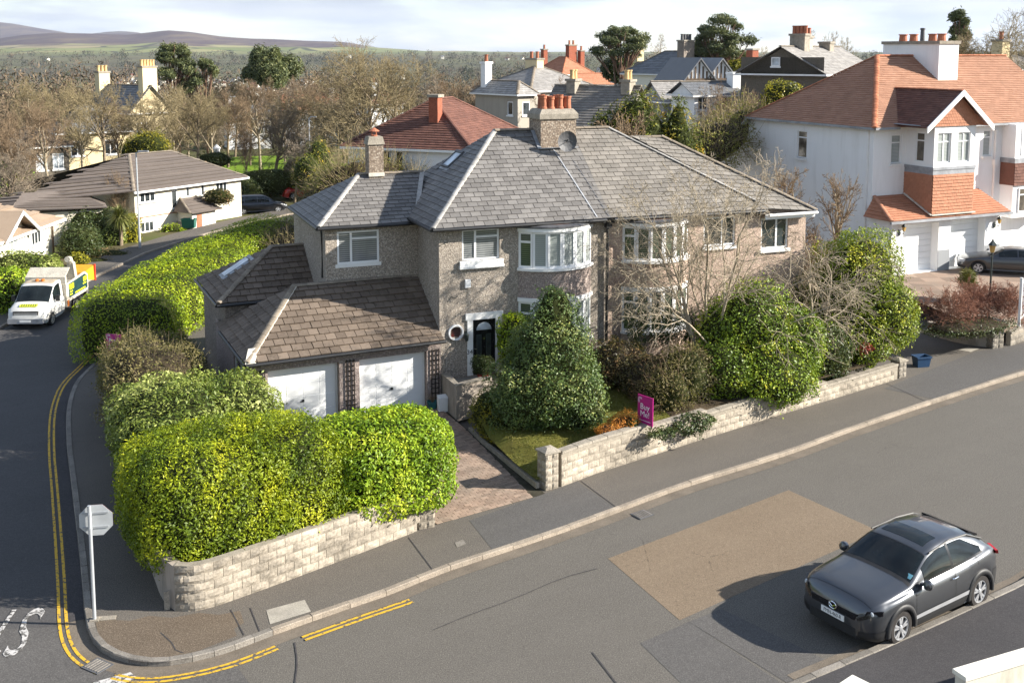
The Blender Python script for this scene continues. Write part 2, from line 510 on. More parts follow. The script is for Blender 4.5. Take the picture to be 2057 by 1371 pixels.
def render_wall(name, c, stain, amt=0.35, streak=0.3):
    t = NT(name); p = t.pos()
    col = t.mix(t.noise(p,1.1,5), c, tuple(x*0.93 for x in c))
    s = t.ramp(t.noise(t.mapping(p,(2.2,2.2,streak)),1.0,6,0.65),[(0.5,0.0),(0.78,1.0)])
    col = t.mix(t.math('MULTIPLY',s,amt), col, stain)
    t.bump(t.noise(p,60,2),0.25,0.004)
    MATS[name] = t.fin(col,0.85,0.2)
render_wall('render_white',(0.84,0.84,0.835),(0.50,0.49,0.46))
render_wall('render_cream',(0.74,0.68,0.55),(0.50,0.44,0.34))
render_wall('render_ivory',(0.76,0.72,0.62),(0.52,0.46,0.36))
render_wall('render_sand',(0.70,0.58,0.36),(0.44,0.34,0.20))
render_wall('render_grey',(0.30,0.31,0.32),(0.22,0.22,0.22))
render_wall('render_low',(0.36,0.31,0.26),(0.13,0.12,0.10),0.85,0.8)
render_wall('render_rough',(0.62,0.58,0.49),(0.24,0.23,0.16),0.75,0.7)
render_wall('render_taupe',(0.40,0.36,0.30),(0.25,0.22,0.19),0.5)
# roof coverings
def roofing(name, c, c2, piece=0.22, lichen=None, lich_amt=0.4, rough=0.75, scale=1.2, moss=None):
    t = NT(name); p = t.pos()
    r = t.piece_random()
    col = t.mix(r, tuple(x*(1-piece) for x in c), tuple(x*(1+piece) for x in c2))
    col = t.mix(t.math('MULTIPLY',t.ramp(t.noise(p,scale,6,0.65),[(0.4,0),(0.7,1)]),0.45), col, tuple(x*0.62 for x in c))
    if lichen: col = t.mix(t.math('MULTIPLY',t.ramp(t.noise(p,7,6,0.7),[(0.52,0),(0.7,1)]),lich_amt), col, lichen)
    if moss: col = t.mix(t.math('MULTIPLY',t.ramp(t.noise(p,4.2,6,0.75,0.6),[(0.60,0),(0.66,1)]),0.9), col, moss)
    fn = t.noise(p,60,3,0.6)
    col = t.mix(0.25, col, t.ramp(fn,[(0.3,tuple(x*0.5 for x in c)),(0.7,tuple(x*1.5 for x in c))]))
    t.bump(fn,0.35,0.005)
    MATS[name] = t.fin(col,rough,0.35)
roofing('slate',(0.145,0.135,0.127),(0.205,0.192,0.180),0.15,(0.30,0.28,0.25),0.35,0.62)
roofing('slate_warm',(0.175,0.158,0.138),(0.235,0.212,0.185),0.14,(0.33,0.30,0.25),0.4,0.7)
roofing('slate_blue',(0.150,0.155,0.165),(0.19,0.195,0.205),0.15,(0.28,0.28,0.27),0.3,0.6)
roofing('slate_light',(0.27,0.255,0.24),(0.35,0.33,0.31),0.15,(0.42,0.40,0.36),0.4,0.7)
roofing('tile_brown',(0.130,0.098,0.073),(0.175,0.135,0.103),0.2,(0.27,0.22,0.17),0.4,0.85,1.0,(0.035,0.030,0.018))
roofing('tile_brown_far',(0.125,0.102,0.088),(0.155,0.128,0.110),0.12,(0.26,0.22,0.18),0.3,0.85)
roofing('tile_tan',(0.30,0.22,0.155),(0.35,0.265,0.19),0.12,(0.40,0.33,0.25),0.3,0.85)
roofing('tile_red',(0.35,0.180,0.112),(0.39,0.212,0.138),0.08,(0.46,0.29,0.19),0.4,0.85)
roofing('tile_orange',(0.40,0.175,0.100),(0.44,0.20,0.118),0.07,(0.52,0.31,0.18),0.3,0.85)
roofing('tile_maroon',(0.135,0.060,0.044),(0.175,0.080,0.057),0.2,(0.33,0.15,0.09),0.4,0.85)
grain('ridge_pale',(0.36,0.345,0.325),0.35,3,0.85,0.2,(30,0.3),(30,0.3),0.14)
grain('ridge_brown',(0.24,0.20,0.155),0.4,3,0.9,0.2,(30,0.35),(30,0.4),0.14)
grain('ridge_red',(0.42,0.16,0.085),0.35,3,0.85,0.2,(30,0.3),(30,0.3),0.2)
grain('mortar_pale',(0.62,0.58,0.50),0.3,4,0.9,0.2,(40,0.3),(40,0.4))
grain('lead',(0.30,0.31,0.33),0.35,2.5,0.5,0.5,None,None)
grain('lead_dark',(0.10,0.10,0.105),0.3,2.5,0.55,0.4)
grain('copper_felt',(0.24,0.12,0.085),0.4,3,0.8,0.2)
grain('terracotta',(0.40,0.145,0.08),0.35,4,0.75,0.3,(20,0.25),None,0.12)
grain('buff_pot',(0.60,0.42,0.20),0.3,4,0.8,0.3)
grain('brick_red',(0.30,0.10,0.06),0.35,6,0.9,0.2,(25,0.4))
grain('stone_cap',(0.31,0.275,0.225),0.45,4,0.9,0.2,(35,0.4),(30,0.5))
grain('upvc',(0.80,0.80,0.80),0.06,2,0.35,0.5)
grain('white_paint',(0.80,0.795,0.78),0.08,2,0.5,0.4)
grain('garage_white',(0.79,0.80,0.80),0.05,1.5,0.4,0.45)
grain('soffit_brown',(0.14,0.10,0.07),0.3,4,0.8,0.2)
grain('black_plastic',(0.016,0.016,0.017),0.2,4,0.45,0.5)
grain('black_gloss',(0.010,0.010,0.012),0.1,4,0.2,0.5)
grain('trellis_wood',(0.035,0.028,0.022),0.3,8,0.8,0.3)
grain('grey_metal',(0.42,0.44,0.46),0.12,3,0.5,0.5,None,None,0,0.3)
grain('sign_back',(0.50,0.52,0.53),0.15,3,0.55,0.5,None,None,0,0.2)
grain('dark_iron',(0.02,0.03,0.028),0.2,5,0.5,0.5)
grain('amber_glass',(0.55,0.34,0.10),0.2,4,0.2,0.5)
grain('magenta',(0.42,0.012,0.19),0.08,3,0.45,0.4)
grain('text_white',(0.82,0.80,0.82),0.04,3,0.5,0.3)
grain('text_black',(0.02,0.02,0.025),0.1,3,0.6,0.3)
grain('teal_pot',(0.02,0.12,0.13),0.2,5,0.5,0.5)
grain('red_pot',(0.35,0.05,0.035),0.2,5,0.6,0.4)
grain('blue_bin',(0.015,0.055,0.13),0.15,3,0.5,0.45)
grain('green_bin',(0.01,0.11,0.085),0.15,3,0.5,0.45)
grain('stone_block',(0.365,0.318,0.255),0.6,1.3,0.95,0.15,(18,0.3),(26,0.6,0.012),0.14)
grain('stone_block_dark',(0.27,0.24,0.20),0.4,2.2,0.95,0.15,(18,0.35),(26,0.6,0.012),0.18)
grain('block_mortar',(0.30,0.265,0.215),0.3,4,0.95,0.1,(30,0.3))
grain('paver',(0.255,0.180,0.135),0.35,1.2,0.9,0.2,(40,0.3),(40,0.4,0.006),0.22,c2=(0.235,0.19,0.15))
grain('paver_bed',(0.055,0.050,0.036),0.4,6,0.95,0.1)
grain('red_blind',(0.10,0.020,0.016),0.6,7,0.12,0.5,c2=(0.05,0.05,0.05))
def glass_mat(name, c, rough=0.04, blinds=None, coords=None):
    t = NT(name)
    col = c
    if blinds:
        z = t.n('ShaderNodeSeparateXYZ'); t.l(t.pos(), z.inputs[0])
        s = t.math('FRACT', t.math('MULTIPLY', z.outputs['Z'], 1/0.072))
        col = t.mix(t.ramp(s,[(0.42,0.0),(0.52,1.0)]), c, blinds)
        nz = t.noise(t.mapping(t.pos(),(0.8,0.8,0.25)),1.6,3)
        col = t.mix(t.ramp(nz,[(0.35,0.0),(0.65,0.7)]), col, c)
    else:
        col = t.mix(t.ramp(t.noise(t.pos(),1.3,3),[(0.35,0.0),(0.65,1.0)]), tuple(x*0.5 for x in c), tuple(x*1.5 for x in c))
    m = t.fin(col, rough, 0.9); t.b.inputs['IOR'].default_value = 1.5
    MATS[name] = m
glass_mat('glass',(0.035,0.042,0.045))
glass_mat('glass_blind',(0.10,0.11,0.115),0.05,(0.34,0.35,0.35))
glass_mat('glass_green',(0.045,0.062,0.040),0.05,(0.14,0.17,0.12))
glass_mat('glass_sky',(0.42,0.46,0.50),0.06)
glass_mat('glass_curtain',(0.26,0.29,0.28),0.06,(0.40,0.42,0.41))
glass_mat('glass_leaded',(0.13,0.11,0.085),0.1)
glass_mat('glass_car',(0.010,0.014,0.015),0.03); MATS['glass_car'].node_tree.nodes['Principled BSDF'].inputs['Specular IOR Level'].default_value = 0.45
# ground covers
def lawn_mat(name, a, b, c):
    t = NT(name); p = t.pos()
    col = t.mix(t.ramp(t.noise(p,0.9,5,0.6),[(0.35,0),(0.65,1)]), a, b)
    col = t.mix(t.ramp(t.noise(p,14,4,0.7),[(0.45,0),(0.75,0.7)]), col, c)
    t.bump(t.noise(p,40,3,0.7),0.8,0.03)
    MATS[name] = t.fin(col,0.9,0.15)
lawn_mat('lawn',(0.115,0.125,0.022),(0.165,0.145,0.034),(0.06,0.055,0.012))
lawn_mat('lawn_bright',(0.13,0.22,0.016),(0.17,0.26,0.022),(0.08,0.13,0.01))
lawn_mat('soil',(0.060,0.044,0.028),(0.10,0.075,0.045),(0.03,0.022,0.012))
lawn_mat('scrub',(0.085,0.080,0.035),(0.12,0.095,0.05),(0.05,0.04,0.02))
# foliage: colour picked leaf by leaf
def leaf_mat(name, stops, rough=0.5, trans=0.28, spec=0.3):
    t = NT(name)
    a = t.n('ShaderNodeAttribute'); a.attribute_name = 'rnd'
    col = t.ramp(a.outputs['Fac'], stops)
    t.fin(col, rough, spec)
    tr = t.n('ShaderNodeBsdfTranslucent'); t.l(t.mix(0.35, col, (0.30,0.34,0.02)), tr.inputs['Color'])
    mx = t.n('ShaderNodeMixShader'); mx.inputs[0].default_value = trans
    t.l(t.b.outputs[0], mx.inputs[1]); t.l(tr.outputs[0], mx.inputs[2]); t.l(mx.outputs[0], t.out.inputs[0])
    MATS[name] = t.mat
leaf_mat('leaf_golden',[(0,(0.066,0.109,0.008)),(0.3,(0.150,0.211,0.010)),(0.65,(0.270,0.326,0.012)),(0.9,(0.431,0.461,0.018)),(1,(0.550,0.550,0.030))])
leaf_mat('leaf_laurel',[(0,(0.081,0.152,0.010)),(0.4,(0.191,0.307,0.014)),(0.75,(0.333,0.429,0.022)),(1,(0.565,0.613,0.049))],0.5,0.25,0.3)
leaf_mat('leaf_variegated',[(0,(0.070,0.117,0.018)),(0.4,(0.151,0.198,0.031)),(0.7,(0.316,0.363,0.088)),(1,(0.664,0.693,0.250))])
leaf_mat('leaf_olive',[(0,(0.068,0.065,0.024)),(0.4,(0.128,0.112,0.042)),(0.75,(0.203,0.165,0.068)),(1,(0.300,0.255,0.090))],0.6)
leaf_mat('leaf_privet',[(0,(0.092,0.161,0.007)),(0.4,(0.219,0.312,0.011)),(0.75,(0.374,0.454,0.014)),(1,(0.547,0.605,0.024))],0.45,0.3)
leaf_mat('leaf_holly',[(0,(0.043,0.075,0.018)),(0.45,(0.085,0.138,0.033)),(0.8,(0.179,0.214,0.051)),(0.93,(0.310,0.302,0.082)),(1,(0.220,0.241,0.120))],0.5,0.1,0.35)
leaf_mat('leaf_camellia',[(0,(0.062,0.109,0.009)),(0.5,(0.156,0.239,0.014)),(0.85,(0.298,0.365,0.020)),(1,(0.683,0.624,0.065))],0.48,0.15,0.35)
leaf_mat('leaf_bay',[(0,(0.083,0.134,0.010)),(0.5,(0.195,0.255,0.014)),(0.85,(0.349,0.367,0.022)),(1,(0.615,0.552,0.049))],0.5,0.18,0.3)
leaf_mat('leaf_dark',[(0,(0.027,0.042,0.013)),(0.5,(0.057,0.083,0.024)),(0.85,(0.098,0.120,0.039)),(1,(0.180,0.180,0.075))],0.45,0.12)
leaf_mat('leaf_bronze',[(0,(0.042,0.036,0.017)),(0.4,(0.084,0.077,0.025)),(0.75,(0.154,0.105,0.042)),(1,(0.378,0.210,0.084))],0.5,0.15)
leaf_mat('leaf_pine',[(0,(0.046,0.062,0.027)),(0.5,(0.102,0.125,0.050)),(1,(0.218,0.216,0.080))],0.6,0.08)
leaf_mat('leaf_cypress',[(0,(0.048,0.073,0.013)),(0.5,(0.122,0.146,0.019)),(0.85,(0.281,0.238,0.024)),(1,(0.585,0.367,0.027))],0.6,0.12)
leaf_mat('leaf_gold_cypress',[(0,(0.07,0.085,0.010)),(0.5,(0.19,0.18,0.012)),(1,(0.38,0.31,0.02))],0.6,0.15)
leaf_mat('leaf_yellow',[(0,(0.11,0.12,0.010)),(0.5,(0.28,0.26,0.018)),(1,(0.52,0.44,0.03))],0.5,0.25)
leaf_mat('leaf_willow',[(0,(0.105,0.112,0.025)),(0.5,(0.203,0.196,0.036)),(1,(0.308,0.280,0.056))],0.6,0.2)
leaf_mat('leaf_heather',[(0,(0.26,0.085,0.012)),(0.5,(0.46,0.17,0.02)),(1,(0.62,0.29,0.04))],0.7,0.1)
leaf_mat('leaf_red',[(0,(0.18,0.02,0.015)),(1,(0.36,0.06,0.04))],0.5,0.15)
leaf_mat('leaf_grass',[(0,(0.07,0.08,0.012)),(0.6,(0.14,0.135,0.02)),(1,(0.24,0.20,0.05))],0.6,0.15)
leaf_mat('leaf_spiky',[(0,(0.06,0.075,0.016)),(0.6,(0.14,0.15,0.035)),(1,(0.24,0.23,0.08))],0.5,0.1)
grain('bark',(0.25,0.195,0.135),0.4,5,0.95,0.1,(30,0.4))
grain('bark_pale',(0.34,0.285,0.205),0.4,5,0.95,0.1,(30,0.3))
grain('bark_pine',(0.19,0.12,0.085),0.4,5,0.95,0.1,(30,0.4))
grain('twig_brown',(0.25,0.18,0.115),0.3,3,0.95,0.1)
grain('twig_olive',(0.285,0.23,0.13),0.3,3,0.95,0.1)
grain('twig_grey',(0.27,0.22,0.165),0.3,3,0.95,0.1)
grain('twig_pale',(0.40,0.335,0.245),0.3,3,0.95,0.1)
grain('twig_red',(0.29,0.145,0.10),0.4,6,0.95,0.1)
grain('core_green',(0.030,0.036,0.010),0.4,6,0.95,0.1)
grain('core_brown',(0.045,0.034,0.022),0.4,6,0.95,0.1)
# vehicles
def car_paint(name, c, flake=0.5):
    t = NT(name)
    m = t.fin(c, 0.32, 0.5, flake, 1.0); t.b.inputs['Coat Roughness'].default_value = 0.05
    MATS[name] = m
car_paint('paint_grey',(0.078,0.082,0.090),0.7)
car_paint('paint_black',(0.012,0.013,0.016),0.3)
car_paint('paint_red',(0.36,0.015,0.012),0.2)
car_paint('paint_dark',(0.055,0.055,0.058),0.6)
grain('truck_white',(0.62,0.61,0.58),0.2,2,0.4,0.5,coat=0.3)
grain('truck_dirty',(0.50,0.46,0.38),0.35,2.5,0.7,0.3,(20,0.3))
grain('roof_dirty',(0.42,0.34,0.24),0.3,3,0.7,0.3)
grain('rubber',(0.018,0.018,0.018),0.2,6,0.75,0.3)
grain('rubber_dusty',(0.040,0.036,0.034),0.3,6,0.9,0.2)
grain('alloy',(0.62,0.63,0.65),0.1,5,0.3,0.5,metal=0.6)
grain('chrome',(0.75,0.76,0.78),0.05,5,0.12,0.5,metal=1.0)
grain('cladding',(0.020,0.020,0.021),0.2,6,0.55,0.4)
grain('lamp_red',(0.42,0.01,0.012),0.2,6,0.15,0.6)
grain('lamp_clear',(0.55,0.58,0.60),0.2,6,0.1,0.6)
grain('orange_lamp',(0.60,0.16,0.02),0.2,6,0.3,0.5)
grain('chipper_orange',(0.68,0.30,0.015),0.15,4,0.5,0.4)
grain('chipper_red',(0.45,0.045,0.02),0.15,4,0.5,0.4)
grain('panel_green',(0.018,0.050,0.050),0.3,3,0.4,0.4)
grain('panel_yellow',(0.62,0.66,0.02),0.1,3,0.5,0.4)
grain('plate_white',(0.80,0.80,0.78),0.04,3,0.4,0.4)
grain('hivis',(0.70,0.14,0.07),0.2,6,0.8,0.2)
grain('sticker_teal',(0.25,0.55,0.60),0.1,5,0.5,0.3)
grain('badge_blue',(0.05,0.08,0.30),0.1,5,0.3,0.5)

# ------------------------------------------------------------------ terrain
def sm(a, b, x):
    t = np.clip((x-a)/(b-a), 0, 1); return t*t*(3-2*t)
RIDGE_A = ([-60,-30,-25.5,-24.3,-22.9,-21.3,-19.6,-18.9,-17.6,-16.4,-15.1,-13.4,-11.2,-8.6,-7.0,-4.5,0,10,30,60], [70,62,67,87,99,94,89,96,111,104,87,72,68,56,32,16,11,9,10,12])
RIDGE_B = ([-60,-34,-27,-25.4,-24.6,-23.5,-22.8,-21.8,-20.5,-19.8,-18.9,-18.4,-17.5,60], [210,225,236,232,219,190,170,140,168,172,160,120,40,0])
def terrain_z(x, y):
    r = np.hypot(x, y); a = np.degrees(np.arctan2(x, y))
    wl = 1-sm(-7, 7, a)
    back = sm(60, 90, np.abs(a))
    n = np.sin(x*0.011+1.3)*np.cos(y*0.009)+0.6*np.sin(x*0.023-y*0.017)
    z = -27*wl*sm(120, 560, r)*(1-sm(1500, 2700, r)) - 5*(1-wl)*sm(150, 600, r)*(1-sm(900, 2600, r))
    z = z + 2.0*sm(2200, 2900, r)
    ra = np.interp(a, *RIDGE_A); rb = np.interp(a, *RIDGE_B)
    t = np.clip((r-2500)/2700, 0, 1)
    up = np.where(t < 1, t**1.5, 1-0.5*sm(5200, 7000, r))
    z = z + ra*up + (rb-0.5*ra)*sm(7200, 9000, r)*(rb > 60)
    z = z + n*np.minimum(r/900, 2.2)*sm(250, 900, r)
    return z*(1-back)
az = np.radians(np.concatenate([np.arange(-180,-34,6), np.arange(-34,34.01,0.3), np.arange(40,180,6)]))
rr = np.concatenate([[1],np.arange(15,120,15),np.geomspace(120,14000,96)])
A, RR = np.meshgrid(az, rr)
X, Y = RR*np.sin(A), RR*np.cos(A)
Zg = terrain_z(X, Y) - 0.03
na, nr = len(az), len(rr)
ii = np.arange(nr-1)[:,None]*na; jj = np.arange(na)[None,:]
F = np.stack([ii+jj, ii+(jj+1)%na, ii+na+(jj+1)%na, ii+na+jj], -1).reshape(-1,4)[:, ::-1]
t = NT('countryside'); p = t.pos()
sep = t.n('ShaderNodeSeparateXYZ'); t.l(p, sep.inputs[0])
ln = t.n('ShaderNodeVectorMath', operation='LENGTH'); t.l(p, ln.inputs[0]); rad = ln.outputs['Value']
fp = t.mapping(p, (1.0,0.45,1.0), (0,0,0.4))
cell = t.n('ShaderNodeSeparateColor'); t.l(t.voro(fp,1/190), cell.inputs[0])
fields = t.ramp(cell.outputs[0], [(0,(0.17,0.19,0.075)),(0.25,(0.21,0.22,0.09)),(0.5,(0.27,0.25,0.12)),(0.72,(0.12,0.15,0.05)),(0.9,(0.28,0.23,0.14))], 'CONSTANT')
fields = t.mix(t.math('MULTIPLY',t.noise(p,0.02,4),0.5), fields, (0.20,0.19,0.07))
edge = t.ramp(t.math('ADD', t.voro(fp,1/190,'Distance','DISTANCE_TO_EDGE'), t.math('MULTIPLY',t.noise(p,0.03,3),0.03)), [(0.035,1.0),(0.06,0.0)])
fields = t.mix(t.math('MULTIPLY',edge,0.9), fields, (0.040,0.045,0.028))
wood = t.ramp(t.noise(t.mapping(p,(1,0.3,1)),0.0035,5,0.6), [(0.50,0.0),(0.56,1.0)])
fields = t.mix(t.math('MULTIPLY',wood,t.ramp(sep.outputs['Z'],[(0.0,1.0),(1.0,0.0)])), fields, (0.075,0.062,0.045))
valley = t.ramp(t.math('DIVIDE',sep.outputs['Z'],100.0),[(0.03,0.8),(0.16,0.0)])
fields = t.mix(valley, fields, t.mix(t.noise(p,0.012,5,0.65),(0.055,0.052,0.036),(0.115,0.105,0.062)))
moor = t.mix(t.ramp(t.noise(t.mapping(p,(1,0.4,1)),0.006,6,0.65),[(0.42,0.0),(0.66,1.0)]), (0.070,0.046,0.052), (0.14,0.105,0.075))
hz = t.math('ADD', sep.outputs['Z'], t.math('MULTIPLY', t.math('SUBTRACT', t.noise(t.mapping(p,(1,0.5,1)),0.003,4,0.6), 0.5), 70))
col = t.mix(t.ramp(t.math('DIVIDE',hz,100.0),[(0.30,0.0),(0.38,1.0)]), fields, moor)
near = t.mix(t.ramp(t.noise(p,0.25,5),[(0.4,0.0),(0.62,1.0)]), (0.10,0.085,0.045), (0.085,0.105,0.03))
col = t.mix(t.ramp(t.math('DIVIDE',rad,1000.0),[(0.16,0.0),(0.42,1.0)]), near, col)
t.fin(col, 0.95, 0.1)
ground = link('ground', np_mesh('ground', np.stack([X,Y,Zg],-1).reshape(-1,3), F, t.mat, smooth=True))
tag(ground, kind='structure')

# ------------------------------------------------------------------ roads
def sheet(name, pts, z, mat, parent=None, kind='structure'):
    V = [Vector((p[0],p[1],z)) for p in pts]; m = MB()
    m.faces(V, [q if (V[q[1]]-V[q[0]]).cross(V[q[2]]-V[q[0]]).z > 0 else q[::-1] for q in tessellate_polygon([V])])
    o = m.build(name, MATS[mat], parent)
    if parent is None: tag(o, kind=kind)
    return o
def ccw(pts):
    a = sum(pts[i][0]*pts[(i+1)%len(pts)][1]-pts[(i+1)%len(pts)][0]*pts[i][1] for i in range(len(pts)))
    return pts if a > 0 else pts[::-1]
def resample(pts, step, jit=0.0):
    P = [Vector(p[:2]) for p in pts]; L = [0]
    for a,b in zip(P,P[1:]): L.append(L[-1]+(b-a).length)
    n = max(1, round(L[-1]/step)); out = []
    for k in range(n+1):
        s = L[-1]*k/n + (random.uniform(-jit,jit) if 0 < k < n else 0)
        i = max(0, min(len(P)-2, next((j for j in range(len(L)-1) if L[j+1] >= s), len(P)-2)))
        out.append(P[i].lerp(P[i+1], (s-L[i])/max(1e-6,L[i+1]-L[i])))
    return out
def smooth_line(pts, it=2):
    P = [Vector(p[:2]) for p in pts]
    for _ in range(it):
        Q = [P[0]]
        for a,b in zip(P,P[1:]): Q += [a.lerp(b,0.25), a.lerp(b,0.75)]
        P = Q + [P[-1]]
    return P
def offset(pts, d):
    """shift a polyline to its right by d"""
    P = [Vector(p[:2]) for p in pts]; out = []
    for i,p in enumerate(P):
        t = (P[min(i+1,len(P)-1)]-P[max(i-1,0)]).normalized()
        out.append(p + Vector((t.y,-t.x))*d)
    return out
def strip(name, pts, d0, d1, z, mat, parent=None, kind=None):
    a, b = offset(pts,d0), offset(pts,d1); m = MB(); n = len(a)
    m.faces([(p.x,p.y,z) for p in a]+[(p.x,p.y,z) for p in b], [(i,n+i,n+i+1,i+1) for i in range(n-1)])
    o = m.build(name, MATS[mat], parent)
    if kind: tag(o, kind=kind)
    return o
KERB_SIDE = [(-13.2,72.5),(-14.6,66.0),(-15.9,58.0),(-16.6,50.0),(-16.7,45.0)] + [(-16.14, 40.30, 0.00), (-15.97, 38.16, 0.00), (-15.35, 36.02, 0.00), (-14.66, 34.14, 0.00), (-13.38, 31.14, -0.00)]
KERB_CORNER = [(-12.57, 29.39, 0.00), (-10.92, 25.75, 0.00), (-9.75, 23.14, 0.00), (-9.12, 21.67, 0.00), (-8.73, 20.92, 0.00), (-8.33, 20.41, 0.00), (-7.79, 20.05, 0.00), (-7.21, 19.86, 0.00), (-6.72, 19.89, 0.00), (-6.11, 20.13, 0.00), (-5.67, 20.39, 0.00)]
KERB_MAIN = [(-4.95, 21.02, 0.00), (-3.55, 22.09, 0.00), (-2.62, 22.75, 0.00), (-1.72, 23.63, 0.00), (-0.27, 24.65, 0.00), (1.22, 25.75, 0.00), (2.81, 27.02, 0.00), (4.87, 28.72, 0.00), (8.03, 30.82, 0.00), (10.61, 32.93, 0.00), (14.40, 35.75, 0.00), (19.18, 39.14, 0.00)] + [(24.0,42.4),(42.0,55.0),(75.0,78.0)]
K_ALL = smooth_line(KERB_SIDE+KERB_CORNER+KERB_MAIN, 2)
KERB_LEFT = [(-23.4,20.0),(-22.6,38.0),(-22.3,45.5),(-22.3,56.6),(-21.9,63.5),(-20.6,69.0),(-18.5,75.0),(-14.0,84.0),(-4.0,95.0)]
KERB_FAR = [(-60.0,-26.0)] + [(2.34, 17.35, 0.00), (5.50, 19.32, 0.00), (7.05, 20.26, 0.00), (8.69, 21.29, 0.00), (11.66, 23.23, 0.00)] + [(30.0,38.0),(80.0,71.0)]
main_road = sheet('main_road', ccw([(-70,-26)] + [(p[0],p[1]) for p in KERB_FAR[0:]] + [(84,80),(75,78),(42,55),(24,42.4)] + [(p.x,p.y) for p in smooth_line(KERB_MAIN[:12],1)[::-1]] + [(-9.0,20.6),(-11.5,19.6),(-20,17.4),(-60,-12)]), 0.0, 'road_old')
side_road = sheet('side_road', ccw([(-22.9,13.5),(-11.3,19.4),(-8.4,21.6)] + [(p.x,p.y) for p in smooth_line(KERB_SIDE+KERB_CORNER[:6],1)[::-1]] + [(-3.0,94.0)] + [p for p in KERB_LEFT[::-1]]), 0.004, 'road_new')
far_pavement = sheet('pavement', ccw([p[:2] for p in offset(KERB_FAR[1:],0.0)] + [p[:2] for p in offset(KERB_FAR[1:],7.0)[::-1]]), 0.105, 'pavement_dark')
left_pavement = sheet('pavement', ccw([p for p in KERB_LEFT] + [tuple(p) for p in offset(KERB_LEFT,-2.1)[::-1]]), 0.10, 'pavement')
block = [(p.x,p.y) for p in K_ALL]
house_pavement = sheet('pavement', ccw(block + [(70,95),(30,78),(-6,84)]), 0.105, 'pavement')
# patches and marks lying on the carriageway, children of their road
sheet('brown_patch', ccw([(2.29, 24.44, 0.00), (7.64, 28.48, 0.00), (9.26, 25.92, 0.00), (3.57, 21.63, 0.00)]), 0.004, 'road_patch_brown', main_road)
sheet('dark_patch', ccw([(2.62, 20.73, 0.00), (3.76, 21.57, 0.00), (5.37, 19.00, 0.00), (3.91, 17.83, 0.00)]), 0.004, 'road_mid', main_road)
sheet('trench_patch', ccw([(3.76, 21.57, 0.00), (4.56, 22.10, 0.00), (6.54, 19.77, 0.00), (5.44, 19.09, 0.00)]), 0.0045, 'road_mid', main_road)
sheet('junction_surface', ccw([(-14.76, 21.04, 0.00), (-9.21, 21.37, 0.00), (-8.60, 20.57, 0.00), (-7.54, 19.65, 0.00), (-6.72, 19.48, 0.00), (-5.51, 20.03, 0.00), (-4.21, 18.11, 0.00), (-6.05, 16.64, 0.00), (-12.38, 17.41, 0.00)]), 0.007, 'road_mid', main_road)
K_ROAD = smooth_line(KERB_CORNER+KERB_MAIN,2)
strip('channel', smooth_line(KERB_CORNER[3:]+KERB_MAIN,2), 0.0, 0.36, 0.010, 'channel', main_road)
strip('channel', smooth_line(KERB_SIDE+KERB_CORNER[:4],2), 0.0, 0.30, 0.009, 'pavement_dark', side_road)
strip('channel', KERB_FAR[2:], -0.32, 0.0, 0.009, 'channel', main_road)
ys = smooth_line(KERB_SIDE[3:]+KERB_CORNER[:7],2)
for d in (0.33,0.47): strip('yellow_line', ys, d, d+0.065, 0.014, 'yellow_line', side_road)
ym = smooth_line(KERB_CORNER[6:]+KERB_MAIN[:1],2)[3:-2]
for d in (0.37,0.50): strip('yellow_line', ym, d, d+0.065, 0.018, 'yellow_line', main_road)
y2 = smooth_line(KERB_MAIN[:3]+[(-2.55, 22.81, 0.00)],1)[1:]
for d in (0.40,0.54): strip('yellow_line', y2, d, d+0.07, 0.018, 'yellow_line', main_road)
for p in [(-8.07, 20.68, 0.00)]:
    m = MB(); m.lathe([(0.26,0.0),(0.26,0.012),(0.22,0.014),(0.0,0.014)], (p[0],p[1],0.005), 20); m.build('manhole_cover', MATS['road_new'], main_road)
mm = Matrix.Translation(Vector((-10.10, 21.29, 0.00))+Vector((-1.0,-0.12,0.016))) @ Matrix.Rotation(R(187),4,'Z') @ Matrix.Diagonal((1.0,2.9,1,1))
text_mesh('road_lettering', 'STOP', MATS['white_line'], 0.95, 0.001, 'CENTER', side_road, mm)
sheet('stop_line', ccw([(-7.89, 19.42, 0.00), (-7.44, 19.68, 0.00), (-7.25, 19.50, 0.00), (-7.98, 18.56, 0.00), (-10.64, 17.41, 0.00), (-10.93, 17.69, 0.00)]), 0.0165, 'white_line', main_road)
for p,an in (((3.40, 26.87, 0.00),35),((-8.16, 19.89, 0.00),-30)):
    m = MB(); M = Matrix.Translation((p[0],p[1],0.012)) @ Matrix.Rotation(R(an),4,'Z')
    m.box((-0.24,-0.2,0),(0.24,0.2,0.012),M); gg = m.build('gully_frame', MATS['lead_dark'], main_road)
    for k in range(6): q = MB(); q.box((-0.2+k*0.072,-0.16,0.0125),(-0.165+k*0.072,0.16,0.022),M); q.build('grate_bar', MATS['kerbstone_grey'], gg)
# crack lines sealed in the surface
for nm, pts in (('crack',[(-4.45, 20.75, 0.00), (-4.25, 20.03, 0.00), (-4.16, 19.32, 0.00)]),('crack',[(1.62, 20.39, 0.00), (2.00, 19.32, 0.00)]),('crack',[(-1.65, 21.23, 0.00), (-0.84, 21.90, 0.00), (0.02, 22.49, 0.00), (1.16, 23.49, 0.00), (2.00, 23.92, 0.00)])):
    strip(nm, smooth_line(pts,1), -0.014, 0.014, 0.012, 'pavement_dark', main_road)
